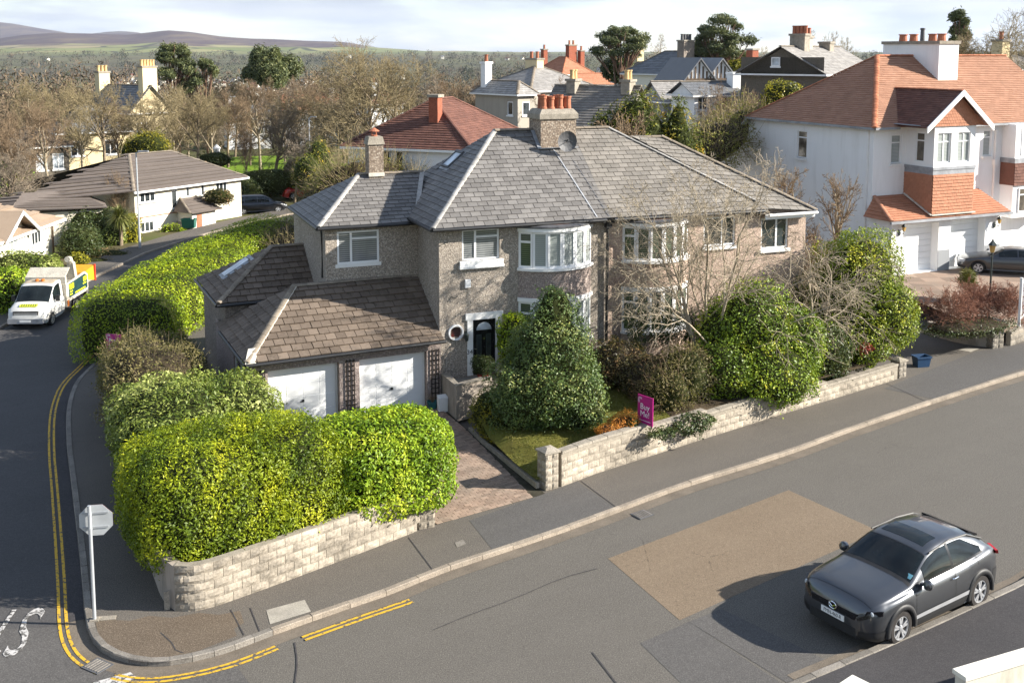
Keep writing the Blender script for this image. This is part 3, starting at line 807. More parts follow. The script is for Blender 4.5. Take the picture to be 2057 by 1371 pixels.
# pavement repairs, slab, boxes
def on_pave(name, pts, mat, z=0.109): return sheet(name, ccw(pts), z, mat, house_pavement)
on_pave('pavement_patch', [(-1.09, 26.30, 0.11), (0.97, 28.06, 0.11), (1.83, 28.85, 0.11), (2.72, 27.06, 0.11), (1.27, 25.81, 0.11), (-0.44, 24.59, 0.11)], 'road_mid')
on_pave('pavement_patch', [(13.25, 37.19, 0.11), (18.57, 41.94, 0.11), (21.06, 43.13, 0.11), (19.46, 39.75, 0.10), (14.63, 35.97, 0.11)], 'road_mid')
on_pave('bare_corner', [(-8.77, 21.38, 0.11), (-8.45, 21.46, 0.11), (-8.05, 21.42, 0.11), (-7.72, 21.62, 0.11), (-7.21, 21.54, 0.11), (-6.69, 21.74, 0.11), (-6.24, 21.66, 0.11), (-5.84, 21.83, 0.11), (-5.63, 21.34, 0.11), (-5.78, 21.10, 0.11), (-5.65, 20.83, 0.11), (-5.95, 20.57, 0.11), (-6.27, 20.28, 0.11), (-6.70, 20.06, 0.10), (-7.18, 20.03, 0.11), (-7.66, 20.14, 0.11), (-8.06, 20.32, 0.11), (-8.35, 20.61, 0.10), (-8.58, 20.99, 0.11)], 'bare_ground')
on_pave('concrete_slab', [(-5.28, 21.85, 0.11), (-4.54, 22.29, 0.11), (-4.31, 21.79, 0.11), (-5.07, 21.28, 0.11)], 'concrete', 0.112)
on_pave('cover', [(-1.40, 25.04, 0.11), (-1.21, 25.23, 0.11), (-1.12, 24.98, 0.11), (-1.33, 24.80, 0.11)], 'kerbstone_grey', 0.112)
on_pave('dropped_slab', [(17.96, 42.16, 0.11), (18.55, 42.60, 0.11), (18.99, 42.45, 0.11), (18.34, 41.87, 0.11)], 'concrete', 0.114)
for pts in ([(-2.56, 25.34, 0.11), (-1.85, 23.69, 0.11)],[(1.93, 28.85, 0.11), (2.77, 27.06, 0.11)],[(13.54, 37.77, 0.11), (14.21, 35.75, 0.11)],[(-6.05, 21.87, 0.11), (-5.51, 20.85, 0.11)],[(-5.65, 21.95, 0.11), (-5.22, 20.99, 0.11)],[(-7.26, 20.95, 0.11), (-6.91, 20.57, 0.11), (-6.75, 20.30, 0.11), (-6.56, 20.19, 0.11)]):
    strip('pavement_joint', pts, -0.012, 0.012, 0.113, 'pavement_dark', house_pavement)
# kerb stones, one by one
def kerb_run(name, pts, mat, length, w, h, side):
    e = empty(name); tag(e, kind='structure')
    P = resample(pts, length)
    for a,b in zip(P,P[1:]):
        d = (b-a); L = d.length; ang = math.atan2(d.y,d.x)
        m = MB(); g = 0.006; hh = h+random.uniform(-0.008,0.008); y0, y1 = (0.0,w) if side > 0 else (-w,0.0)
        b1 = 0.018
        m.hull([(g,y0,-0.06),(L-g,y0,-0.06),(L-g,y1,-0.06),(g,y1,-0.06)],[(g,y0,hh-b1),(L-g,y0,hh-b1),(L-g,y1,hh-b1),(g,y1,hh-b1)])
        m.face([(g,y0+b1,hh),(L-g,y0+b1,hh),(L-g,y1-b1*0.3,hh),(g,y1-b1*0.3,hh)])
        m.face([(g,y0,hh-b1),(L-g,y0,hh-b1),(L-g,y0+b1,hh),(g,y0+b1,hh)]); m.face([(L-g,y1,hh-b1),(g,y1,hh-b1),(g,y1-b1*0.3,hh),(L-g,y1-b1*0.3,hh)])
        m.face([(g,y1,hh-b1),(g,y0,hh-b1),(g,y0+b1,hh),(g,y1-b1*0.3,hh)]); m.face([(L-g,y0,hh-b1),(L-g,y1,hh-b1),(L-g,y1-b1*0.3,hh),(L-g,y0+b1,hh)])
        link('kerb_stone', m.mesh('kerb_stone', MATS[mat]), e, Matrix.Translation((a.x,a.y,0)) @ Matrix.Rotation(ang+random.uniform(-0.006,0.006),4,'Z'))
kerb_run('kerb', smooth_line(KERB_MAIN,2), 'kerbstone', 0.9, 0.14, 0.122, 1)
kerb_run('kerb', smooth_line(KERB_SIDE[5:]+KERB_CORNER[:2],2), 'kerbstone_grey', 0.9, 0.15, 0.124, 1)
kerb_run('kerb', smooth_line(KERB_CORNER[1:]+KERB_MAIN[:1],3), 'kerbstone_grey', 0.42, 0.15, 0.124, 1)
kerb_run('kerb', [p for p in KERB_LEFT[1:]][::1], 'kerbstone', 0.9, 0.14, 0.118, 1)
kerb_run('kerb', KERB_FAR[1:7], 'kerbstone_grey', 0.8, 0.16, 0.125, -1)

# ------------------------------------------------------------------ main house (pebble-dashed semi, left half of the pair)
def ridge_line(parent, name, pts, mat, r=0.11, step=0.45, n=6):
    """capping tiles along a hip or ridge, one object each"""
    for a,b in zip(pts,pts[1:]):
        a, b = Vector(a), Vector(b); d = b-a; k = max(1, round(d.length/step)); x = d.normalized()
        y = Vector((0,0,1)).cross(x).normalized(); z = x.cross(y)
        L = d.length/k; m = MB(); prof = []
        for j in range(n+1):
            t = math.pi*(0.06+0.88*j/n); prof.append((r*math.cos(t), r*0.62*math.sin(t)))
        V = [(0.0,p[0],p[1]) for p in prof]+[(L*1.03,p[0]*0.94,p[1]*0.94-0.004) for p in prof]
        m.faces(V, [(i+1,i,n+1+i,n+2+i) for i in range(n)]); m.face([V[i] for i in range(n+1)]); m.face([V[n+1+i] for i in range(n,-1,-1)])
        me = m.mesh(name, MATS[mat])
        for i in range(k):
            q = a + d*(i/k)
            M = Matrix(((x.x,y.x,z.x,q.x),(x.y,y.y,z.y,q.y),(x.z,y.z,z.z,q.z),(0,0,0,1)))
            link(name, me, parent, M)
def band(parent, name, pts, w, t, mat):
    """flat strip (lead, mortar) following 3D points, raised by t"""
    m = MB()
    for a,b in zip(pts,pts[1:]):
        a, b = Vector(a), Vector(b); x = (b-a).normalized(); y = Vector((0,0,1)).cross(x).normalized()
        m.hull([a-y*w/2,a+y*w/2,b+y*w/2,b-y*w/2],[p+Vector((0,0,t)) for p in (a-y*w/2,a+y*w/2,b+y*w/2,b-y*w/2)])
    return m.build(name, MATS[mat], parent)
def gutter(parent, pts, mat='black_plastic', r=0.06, name='gutter'):
    m = MB()
    for a,b in zip(pts,pts[1:]): m.tube([a,b], r, 8)
    return m.build(name, MATS[mat], parent)
def chimney_pot(parent, c, r, h, mat, style=0, name='chimney_pot'):
    m = MB()
    if style == 0: prof = [(r*1.05,0),(r*1.02,h*0.1),(r*0.82,h*0.2),(r*0.78,h*0.7),(r*0.95,h*0.78),(r*0.95,h*0.86),(r*0.86,h*0.88),(r*1.0,h),(r*0.75,h),(r*0.7,h*0.9)]
    else: prof = [(r,0),(r*0.86,h*0.85),(r*1.08,h*0.87),(r*1.08,h),(r*0.8,h),(r*0.76,h*0.9)]
    m.lathe(prof, c, 14); return m.build(name, MATS[mat], parent, smooth=False)

house = empty('house', (-2.40, 34.81, 0.00), 21.5, 'tan pebble-dashed semi-detached house with white double garage and black front door', 'house')
EZ, RZ, HW, OV = 6.30, 9.17, 6.15, 0.30     # eave and ridge heights, width to the party wall, overhang
AP = 3.12                                   # hip apex, in from both eaves
w = MB()
wall_panel(w, (0,0), (1,0), HW, 0.2, 6.32, [(0.80,2.13,5.12,6.17),(1.0,2.16,1.2,3.32),(0.40,0.73,2.56,2.89)])
wall_panel(w, (0,7.0), (0,-1), 7.0, 0.2, 6.32, [(1.55,2.6,4.33,5.88)])
wall_panel(w, (HW,7.0), (-1,0), HW, 0.2, 6.32)
w.build('wall', MATS['pebble_tan'], house)
window(house, (0.80,0), (1,0), 1.33, 5.12, 6.17, [0.36], {1:[0.74]}, pane=MATS['glass_blind'])
m = MB(); m.box((0.70,-0.10,4.88),(2.24,0.05,5.12)); m.box((0.68,-0.13,4.86),(2.26,0.03,4.95)); m.build('sill', MATS['white_paint'], house, bevel=0.01)
window(house, (0,5.45), (0,-1), 1.05, 4.33, 5.88, [0.5], {}, pane=MATS['glass'], sill=0.08)
# round window
m = MB(); n = 28
ring = lambda r,y: [(0.565+r*math.cos(2*math.pi*k/n), y, 2.725+r*math.sin(2*math.pi*k/n)) for k in range(n)]
V = ring(0.275,0.0)+ring(0.265,-0.06)+ring(0.215,-0.06)+ring(0.205,0.05)
m.faces(V, [(j*n+k, j*n+(k+1)%n, (j+1)*n+(k+1)%n, (j+1)*n+k) for j in range(3) for k in range(n)])
rw = m.build('round_window', MATS['upvc'], house)
m = MB(); m.face(ring(0.30,0.045)); m.build('pane', MATS['red_blind'], rw)
# corner fillers behind the round ring are the wall itself
# front door in its white surround
m = MB()
for a,b in (((0.90,-0.06,3.10),(2.24,0.10,3.33)),((0.96,-0.05,1.2),(1.16,0.10,3.10)),((1.98,-0.05,1.2),(2.20,0.10,3.10))): m.box(a,b)
m.build('door_surround', MATS['white_paint'], house, bevel=0.008)
m = MB(); m.box((1.16,0.03,1.2),(1.98,0.09,3.10)); door = m.build('front_door', MATS['black_gloss'], house)
m = MB(); m.face([(1.57,0.022,2.72)]+[(1.57+0.27*math.cos(t),0.022,2.72+0.26*math.sin(t)) for t in np.linspace(0,math.pi,14)]); m.build('fanlight', MATS['glass_sky'], door)
for x in (1.30,1.64):
    m = MB(); m.box((x,0.018,1.75),(x+0.19,0.029,2.58)); p = m.build('door_panel', MATS['dark_iron'], door)
    m = MB(); m.box((x+0.04,0.010,1.80),(x+0.15,0.017,2.53)); m.build('leaded_pane', MATS['glass'], door)
m = MB(); m.box((1.42,0.012,1.58),(1.72,0.028,1.64)); m.build('letterbox', MATS['chrome'], door)
m = MB(); m.tube([(1.22,0.02,2.1),(1.22,-0.03,2.1),(1.30,-0.03,2.1)],0.014,8); m.build('handle', MATS['chrome'], door)
m = MB(); m.lathe([(0.045,0),(0.05,0.01),(0.03,0.02)],(1.57,0.028,2.42),12,'y'); m.build('knocker', MATS['chrome'], door)
text_mesh('house_number','34',MATS['text_black'],0.22,0.004,'CENTER',house,Matrix.Translation((1.03,-0.075,2.02)) @ Matrix.Rotation(R(90),4,'X'))
m = MB(); m.box((0.94,-0.07,1.9),(1.12,-0.052,2.15)); m.build('number_plate', MATS['white_paint'], house)
# wall lantern and alarm box
m = MB(); m.box((0.86,-0.05,2.5),(0.93,0.0,2.75)); m.tube([(0.895,-0.05,2.72),(0.895,-0.16,2.80),(0.895,-0.16,2.70)],0.012,6); m.lathe([(0.02,0.26),(0.09,0.2),(0.075,0.18),(0.055,0.0),(0.02,-0.03)],(0.895,-0.16,2.46),8); m.build('wall_lantern', MATS['dark_iron'], house)
m = MB(); m.box((0.88,-0.08,4.22),(1.08,0.0,4.50)); m.build('alarm_box', MATS['upvc'], house, bevel=0.015)
m = MB(); m.tube([(0.10,-0.01,5.72),(0.14,-0.10,5.78),(0.28,-0.12,5.80)],0.012,5); m.tube([(0.14,-0.10,5.78),(0.2,-0.14,5.70)],0.010,5); m.build('wire_bracket', MATS['dark_iron'], house)
m = MB(); m.tube([(0.42,-0.01,3.95),(0.50,-0.10,3.90),(0.60,-0.10,3.98)],0.013,5); m.build('wire_bracket', MATS['dark_iron'], house)

# rounded bay over two floors
def bay(parent, uc, half, prot, zs, wallmat, roofmat, first_pane, pane, wz0):
    Rr = (half*half+prot*prot)/(2*prot); cy = Rr-prot; a0 = math.asin(half/Rr)
    P = lambda t,r=0.0: (uc+(Rr+r)*math.sin(t), cy-(Rr+r)*math.cos(t))
    N = 18; ts = np.linspace(-a0,a0,N+1)
    for (za,zb) in wz0:
        m = MB()
        for t0,t1 in zip(ts,ts[1:]):
            a,b = P(t0),P(t1); m.face([(a[0],a[1],za),(b[0],b[1],za),(b[0],b[1],zb),(a[0],a[1],zb)])
        m.build('bay_wall', MATS[wallmat], parent, smooth=True)
    for (z0,z1) in zs:
        K = 6; tb = np.linspace(-a0,a0,K+1)
        for k in range(K):
            a,b = Vector(P(tb[k],-0.03)),Vector(P(tb[k+1],-0.03)); d = b-a
            window(parent, a, d, d.length, z0, z1, [], {0:[0.72]} if k == 0 else {}, 0.0, 0.075, pane=MATS[first_pane] if k == 0 else MATS[pane])
        for (za,zb,r,nm) in ((z1,z1+0.13,0.07,'bay_head'),(z0-0.09,z0,0.10,'bay_sill')):
            m = MB()
            for t0,t1 in zip(ts,ts[1:]):
                q = [P(t0,r),P(t1,r),P(t1,-0.1),P(t0,-0.1)]; m.prism(q,za,zb)
            m.build(nm, MATS['white_paint'], parent)
    zt = zs[0][1]+0.13
    m = MB()
    for t0,t1 in zip(ts,ts[1:]):
        q0,q1,q2,q3 = P(t0,0.10),P(t1,0.10),P(t1,-0.12),P(t0,-0.12)
        m.hull([(q0[0],q0[1],zt),(q1[0],q1[1],zt),(q2[0],q2[1],zt),(q3[0],q3[1],zt)],[(q0[0],q0[1],zt+0.05),(q1[0],q1[1],zt+0.05),(q2[0],q2[1],zt+0.10),(q3[0],q3[1],zt+0.10)])
    m.build('bay_flashing', MATS['lead_dark'], parent)
    m = MB(); m.face([(P(t,-0.08)[0],P(t,-0.08)[1],zt+0.09) for t in ts]); m.build('bay_roof', MATS[roofmat], parent)
bay(house, 4.17, 1.36, 0.62, [(4.76,6.0),(2.15,3.60)], 'pebble_mauve', 'copper_felt', 'glass_green', 'glass_curtain', [(0.6,2.06),(3.73,4.67)])

# upper side extension behind the garage
XU, XV = -3.25, 2.45
w = MB()
wall_panel(w, (XU,XV), (1,0), -XU, 0.2, 6.15, [(0.40,1.86,4.82,5.95)])
wall_panel(w, (XU,8.4), (0,-1), 8.4-XV, 0.2, 6.15)
w.build('extension_wall', MATS['pebble_tan'], house)
window(house, (XU+0.40,XV), (1,0), 1.46, 4.82, 5.95, [0.33], {1:[0.76]}, inset=0.03, pane=MATS['glass_blind'], sill=0.02)
# roofs
roof = MB()
EE = [(-OV,-OV,EZ),(HW,-OV,EZ),(HW,AP,RZ),(AP,AP,RZ),(-OV,7.0,EZ),(HW,7.0,EZ)]
roof.face([EE[0],EE[1],EE[2],EE[3]]); roof.face([EE[4],EE[0],EE[3]]); roof.face([EE[5],EE[4],EE[3],EE[2]])
roof.face([(-OV,-OV,EZ-0.05),(-OV,7.0,EZ-0.05),(HW,7.0,EZ-0.05),(HW,-OV,EZ-0.05)])
rf = roof.build('roof', MATS['lead_dark'], house)
XO = (XU-0.28, XV-0.28, 6.17); XA = (-1.52, 4.75, 7.60); XB = (0.9, 4.75, 7.60)
xr = MB(); xr.face([XO,(0.0,XO[1],6.17),XB,XA]); xr.face([(XO[0],7.6,6.17),XO,XA]); xr.face([XA,XB,(0,7.6,6.17),(XO[0],7.6,6.17)])
xrf = xr.build('extension_roof', MATS['lead_dark'], house)
T = Tiles(rf, 'slate', 'slates', MATS['slate'], 300)
T.slope([EE[0],EE[1],EE[2],EE[3]], 0.215, 0.36, 0.024, seed=3)
T.slope([EE[4],EE[0],EE[3]], 0.215, 0.36, 0.024, seed=4, holes=[(2.55,2.05,3.40,2.95)])
T.done()
T = Tiles(xrf, 'slate', 'slates', MATS['slate'], 200)
T.slope([XO,(0.0,XO[1],6.17),XB,XA], 0.215, 0.36, 0.024, seed=5)
T.slope([(XO[0],7.6,6.17),XO,XA], 0.215, 0.36, 0.024, seed=6)
T.done()
up = lambda p,d=0.02: (p[0],p[1],p[2]+d)
ridge_line(rf, 'ridge_tile', [up(EE[0]),up(EE[3])], 'ridge_pale', 0.095, 0.42)
ridge_line(rf, 'ridge_tile', [up(EE[3],0.0),up(EE[2],0.0)], 'ridge_brown', 0.14, 0.45)
ridge_line(xrf, 'ridge_tile', [up(XO),up(XA)], 'ridge_pale', 0.095, 0.42)
ridge_line(xrf, 'ridge_tile', [up(XA,0.0),up(XB,0.0)], 'ridge_brown', 0.13, 0.45)
band(rf, 'mortar_joint', [up((-0.17,-0.24,EZ),0.05),up((AP+0.08,AP-0.05,RZ),0.0)], 0.018, 0.03, 'mortar_pale')
band(xrf, 'mortar_joint', [up((XO[0]+0.12,XO[1]+0.02,XO[2]),0.05),up((XA[0]+0.09,XA[1]-0.02,XA[2]),0.0)], 0.018, 0.03, 'mortar_pale')
band(xrf, 'valley_flashing', [(-0.10,XO[1]+0.1,6.30),(0.86,4.70,7.63)], 0.16, 0.02, 'ridge_pale')
# party-wall line: mortar fillet up the slope
sl = (RZ-EZ)/(AP+OV)
fr = lambda u,v,d=0.03: (u, v, EZ+(v+OV)*sl+d)
band(rf, 'party_fillet', [fr(5.62,-0.28),fr(5.32,1.2),fr(5.05,2.45)], 0.05, 0.03, 'lead')
band(rf, 'party_fillet', [fr(6.08,-0.28),fr(5.86,1.0),fr(5.68,1.8)], 0.04, 0.02, 'lead_dark')
gutter(house, [(-OV-0.02,-OV-0.06,EZ-0.03),(HW-0.2,-OV-0.06,EZ-0.05)])
gutter(house, [(-OV-0.06,-OV-0.04,EZ-0.03),(-OV-0.06,4.9,EZ-0.03)])
gutter(house, [(XO[0]-0.04,XO[1]-0.05,6.13),(0.0,XO[1]-0.05,6.13)]); gutter(house, [(XO[0]-0.05,XO[1]-0.04,6.13),(XO[0]-0.05,7.6,6.13)])
for k in range(12):
    m = MB(); m.box((-0.22,0.15+k*0.40,EZ-0.12),(0.0,0.21+k*0.40,EZ-0.06)); m.build('rafter_end', MATS['soffit_brown'], house)
for k in range(7):
    m = MB(); m.box((0.2+k*0.42,-0.24,EZ-0.12),(0.26+k*0.42,0.0,EZ-0.06)); m.build('rafter_end', MATS['soffit_brown'], house)
m = MB(); m.tube([(XU-0.06,XV+0.55,6.1),(XU-0.02,XV+0.5,5.9),(XU-0.02,XV+0.5,4.3)],0.045,8); m.build('drainpipe', MATS['black_plastic'], house)
m = MB(); m.box((6.02,-0.22,5.95),(6.24,-0.02,6.22)); m.tube([(6.12,-0.10,5.98),(6.12,-0.08,1.9)],0.055,8); m.tube([(5.7,-0.3,6.24),(6.1,-0.14,6.1)],0.04,6); m.tube([(6.6,-0.3,6.22),(6.15,-0.14,6.12)],0.04,6); m.build('drainpipe', MATS['black_plastic'], house)
# roof window in the left slope
n = Vector((-(RZ-EZ),0,AP+OV)).normalized(); sdir = Vector((AP+OV,0,RZ-EZ)).normalized()
o = Vector((-OV,0,EZ)) + sdir*2.35
M = Matrix(((0,sdir.x,n.x,o.x),(-1,sdir.y,n.y,4.30),(0,sdir.z,n.z,o.z),(0,0,0,1)))
m = MB(); m.box((-0.08,-0.1,0.0),(0.86,0.92,0.035),M); sk = m.build('skylight', MATS['lead'], house)
m = MB()
for a,b in (((0,0,0.03),(0.78,0.07,0.11)),((0,0.75,0.03),(0.78,0.85,0.12)),((0,0.07,0.03),(0.06,0.75,0.10)),((0.72,0.07,0.03),(0.78,0.75,0.10))): m.box(a,b,M)
m.build('skylight_frame', MATS['lead_dark'], sk)
m = MB(); m.box((0.06,0.07,0.05),(0.72,0.75,0.075),M); m.build('pane', MATS['glass_sky'], sk)
# main chimney stack on the party wall
c = MB(); c.box((4.62,2.35,8.2),(6.02,3.45,9.62)); ch = c.build('chimney', MATS['pebble_chimney'], house)
m = MB(); m.hull([(4.56,2.29,9.60),(6.08,2.29,9.60),(6.08,3.51,9.60),(4.56,3.51,9.60)],[(4.56,2.29,9.78),(6.08,2.29,9.78),(6.08,3.51,9.78),(4.56,3.51,9.78)])
m.hull([(4.56,2.29,9.78),(6.08,2.29,9.78),(6.08,3.51,9.78),(4.56,3.51,9.78)],[(4.70,2.43,9.96),(5.94,2.43,9.96),(5.94,3.37,9.96),(4.70,3.37,9.96)]); m.build('chimney_cap', MATS['stone_cap'], ch)
for (x,y,h,s) in ((4.84,2.62,0.50,0),(5.12,2.58,0.46,0),(5.46,2.56,0.52,0),(5.78,2.60,0.46,1),(4.90,3.0,0.52,1),(5.2,3.05,0.46,1),(5.55,3.1,0.48,0),(5.82,2.95,0.44,1)):
    chimney_pot(ch, (x,y,9.95), 0.135, h, 'terracotta', s)
band(rf, 'chimney_flashing', [fr(4.56,2.95,0.12),fr(4.56,2.3,0.06),fr(6.06,2.3,0.06)], 0.14, 0.03, 'lead')
m = MB(); m.tube([(5.55,2.2,8.6),(5.5,1.9,8.9)],0.02,6)
V = [];  Nn = 14
for j,(r,d) in enumerate(((0.02,0.0),(0.16,0.02),(0.30,0.07),(0.38,0.13))):
    for k in range(Nn): V.append((5.45+r*math.cos(2*math.pi*k/Nn), 1.95-d*0.9+0.02, 8.78+r*math.sin(2*math.pi*k/Nn)+d*0.3))
m.faces(V, [(j*Nn+k,j*Nn+(k+1)%Nn,(j+1)*Nn+(k+1)%Nn,(j+1)*Nn+k) for j in range(3) for k in range(Nn)])
m.tube([(5.45,1.97,8.78),(5.45,1.45,8.85)],0.012,5); m.build('satellite_dish', MATS['lead_dark'], ch)
# slim chimney on the extension ridge
c = MB(); c.box((-1.20,4.45,7.2),(-0.66,5.0,8.72)); ch2 = c.build('chimney', MATS['pebble_chimney'], house)
m = MB(); m.hull([(-1.25,4.40,8.70),(-0.61,4.40,8.70),(-0.61,5.05,8.70),(-1.25,5.05,8.70)],[(-1.18,4.47,8.98),(-0.68,4.47,8.98),(-0.68,4.98,8.98),(-1.18,4.98,8.98)]); m.build('chimney_cap', MATS['stone_cap'], ch2)
m = MB(); m.lathe([(0.12,0),(0.12,0.06)],(-0.93,4.72,8.97),10)
for k in range(4): m.box((-0.93+0.11*math.cos(k*1.57+.6)-0.015,4.72+0.11*math.sin(k*1.57+.6)-0.015,9.0),(-0.93+0.11*math.cos(k*1.57+.6)+0.015,4.72+0.11*math.sin(k*1.57+.6)+0.015,9.17))
m.lathe([(0.2,0),(0.19,0.02),(0.02,0.13)],(-0.93,4.72,9.16),12); m.build('cowl', MATS['terracotta'], ch2)
m = MB(); m.box((-1.22,4.40,7.55),(-0.64,4.45,7.68)); m.build('flashing', MATS['mortar_pale'], ch2)

# ---- garage and lower side extension: slightly turned against the house
ga = empty('garage', (0,0,0), 3.5); ga.parent = house
w = MB()
wall_panel(w, (-6.25,-0.1), (1,0), 6.25, 0.1, 2.60, [(-5.73+6.25,-3.46+6.25,0.28,2.22),(-2.80+6.25,-0.50+6.25,0.28,2.22)], 0.28)
wall_panel(w, (-6.25,6.0), (0,-1), 6.1, 0.1, 2.60, [(3.3,5.2,0.9,2.2)], 0.1)
w.build('garage_wall', MATS['pebble_mauve'], ga)
window(ga, (-6.25,2.7), (0,-1), 1.9, 0.9, 2.2, [0.5], {}, pane=MATS['glass'])
for x0,x1 in ((-5.73,-3.46),(-2.80,-0.50)):
    m = MB(); m.box((x0+0.01,0.10,0.29),(x0+0.07,0.16,2.21)); m.box((x1-0.07,0.10,0.29),(x1-0.01,0.16,2.21)); m.box((x0+0.07,0.10,2.14),(x1-0.07,0.16,2.21))
    gd = m.build('garage_door', MATS['white_paint'], ga)
    a, b = x0+0.075, x1-0.075; cols, rows = 4, 4; cw = (b-a)/cols; rh = (2.13-0.30)/rows
    me = None
    for i in range(cols):
        for j in range(rows):
            if me is None:
                q = MB(); g = 0.002; bv = 0.008
                q.hull([(g,0.008,g),(cw-g,0.008,g),(cw-g,0.008,rh-g),(g,0.008,rh-g)][::-1],[(g+bv,0.0,g+bv),(cw-g-bv,0.0,g+bv),(cw-g-bv,0.0,rh-g-bv),(g+bv,0.0,rh-g-bv)][::-1])
                me = q.mesh('door_panel', MATS['garage_white'])
            link('door_panel', me, gd, Matrix.Translation((a+i*cw,0.115,0.30+j*rh)))
    m = MB(); m.box((a,0.1225,0.29),(b,0.15,2.14)); m.build('door_backing', MATS['garage_white'], gd)
    xm = (a+b)/2; m = MB(); m.box((xm-0.035,0.09,1.02),(xm+0.035,0.115,1.10)); m.tube([(xm,0.07,1.06),(xm,0.11,1.06)],0.02,8); m.tube([(xm-0.01,0.075,1.06),(xm-0.10,0.075,1.04)],0.012,6); m.build('door_handle', MATS['black_plastic'], gd)
for x in (-6.10,-3.25,-0.36):
    m = MB()
    for k in range(3): m.box((x+k*0.125,-0.155,0.35),(x+k*0.125+0.03,-0.13,2.28))
    for k in range(12): m.box((x-0.015,-0.132,0.45+k*0.16),(x+0.295,-0.112,0.475+k*0.16))
    m.build('trellis', MATS['trellis_wood'], ga)
GO, GA_, GB = (-6.42,-0.36,2.58), (-4.22,2.55,4.20), (0.22,2.55,4.20)
GR = (0.0,-0.36,2.58); GL = (-6.42,5.0,2.58)
g = MB(); g.face([GO,GR,GB,GA_]); g.face([GL,GO,GA_]); g.face([GA_,GB,(0.2,5.0,2.58),GL])
gr = g.build('garage_roof', MATS['core_brown'], ga)
T = Tiles(gr, 'tile', 'tiles', MATS['tile_brown'], 300)
T.slope([GO,GR,GB,GA_], 0.305, 0.33, 0.042, stagger=0.5, seed=8, jit=0.006)
T.slope([GL,GO,GA_], 0.305, 0.33, 0.042, stagger=0.5, seed=9, jit=0.006)
T.done()
ridge_line(gr, 'ridge_tile', [up(GO,0.05),up(GA_,0.04)], 'ridge_brown', 0.115, 0.42)
ridge_line(gr, 'ridge_tile', [up(GA_,0.02),up(GB,0.02)], 'ridge_brown', 0.13, 0.45)
band(gr, 'mortar_joint', [up((GO[0]+0.17,GO[1]+0.05,GO[2]),0.08),up((GA_[0]+0.10,GA_[1]-0.03,GA_[2]),0.04)], 0.03, 0.04, 'mortar_pale')
m = MB(); m.hull([(GO[0]-0.05,GO[1]-0.03,2.60),(GO[0]+0.28,GO[1]-0.03,2.60),(GO[0]+0.42,GO[1]+0.45,2.86),(GO[0]+0.12,GO[1]+0.45,2.86)],[(GO[0]-0.03,GO[1]-0.02,2.68),(GO[0]+0.22,GO[1]-0.02,2.68),(GO[0]+0.38,GO[1]+0.43,2.95),(GO[0]+0.15,GO[1]+0.43,2.95)]); m.build('mortar_end', MATS['mortar_pale'], gr)
gutter(ga, [(GO[0]-0.03,GO[1]-0.06,2.55),(0.06,GO[1]-0.06,2.57)]); gutter(ga, [(GO[0]-0.06,GO[1]-0.04,2.55),(GO[0]-0.06,4.0,2.55)])
m = MB(); m.tube([(-6.38,-0.38,2.5),(-6.30,-0.2,2.3),(-6.30,-0.16,0.2)],0.04,8); m.build('drainpipe', MATS['black_plastic'], ga)
# lower extension further back, with its own hipped roof
LO = (-6.42,4.35,3.42); LA = (-4.05,6.7,4.84); LB_ = (-2.55,6.7,4.84)
w = MB(); wall_panel(w, (-6.15,4.6), (1,0), 3.6, 0.1, 3.42); wall_panel(w, (-6.15,9.2), (0,-1), 4.6, 0.1, 3.42); w.build('extension_wall', MATS['pebble_grey'], ga)
g = MB(); LL = (-6.42,9.0,3.42); g.face([LO,(-2.3,4.35,3.42),LB_,LA]); g.face([LL,LO,LA]); g.face([LA,LB_,(-2.3,9.0,3.42),LL]); lr = g.build('extension_roof', MATS['core_brown'], ga)
T = Tiles(lr, 'tile', 'tiles', MATS['tile_brown'], 120)
T.slope([LO,(-2.3,4.35,3.42),LB_,LA], 0.30, 0.33, 0.042, seed=10, jit=0.005); T.slope([LL,LO,LA], 0.30, 0.33, 0.042, seed=11, jit=0.005)
T.done()
ridge_line(lr, 'ridge_tile', [up(LO,0.05),up(LA,0.04)], 'ridge_brown', 0.115, 0.42); ridge_line(lr, 'ridge_tile', [up(LA,0.02),up(LB_,0.02)], 'ridge_brown', 0.13, 0.45)
gutter(ga, [(LO[0]-0.04,LO[1]-0.06,3.39),(-4.2,LO[1]-0.06,3.39)]); gutter(ga, [(LO[0]-0.06,LO[1]-0.04,3.39),(LO[0]-0.06,9.0,3.39)])
band(ga, 'wall_flashing', [(-2.62,6.55,4.90),(-2.36,4.35,3.50)], 0.14, 0.03, 'lead')
n = Vector((-(LA[2]-LO[2]),0,LA[0]-LO[0])).normalized(); sdir = Vector((LA[0]-LO[0],0,LA[2]-LO[2])).normalized(); o = Vector(LO)+sdir*0.75
M = Matrix(((0,sdir.x,n.x,o.x),(-1,sdir.y,n.y,7.35),(0,sdir.z,n.z,o.z),(0,0,0,1)))
m = MB(); m.box((-0.10,-0.12,0.02),(0.80,1.27,0.06),M); sk = m.build('skylight', MATS['lead'], ga)
m = MB(); m.box((0.08,0.06,0.06),(0.62,1.1,0.10),M); m.build('pane', MATS['glass_sky'], sk)

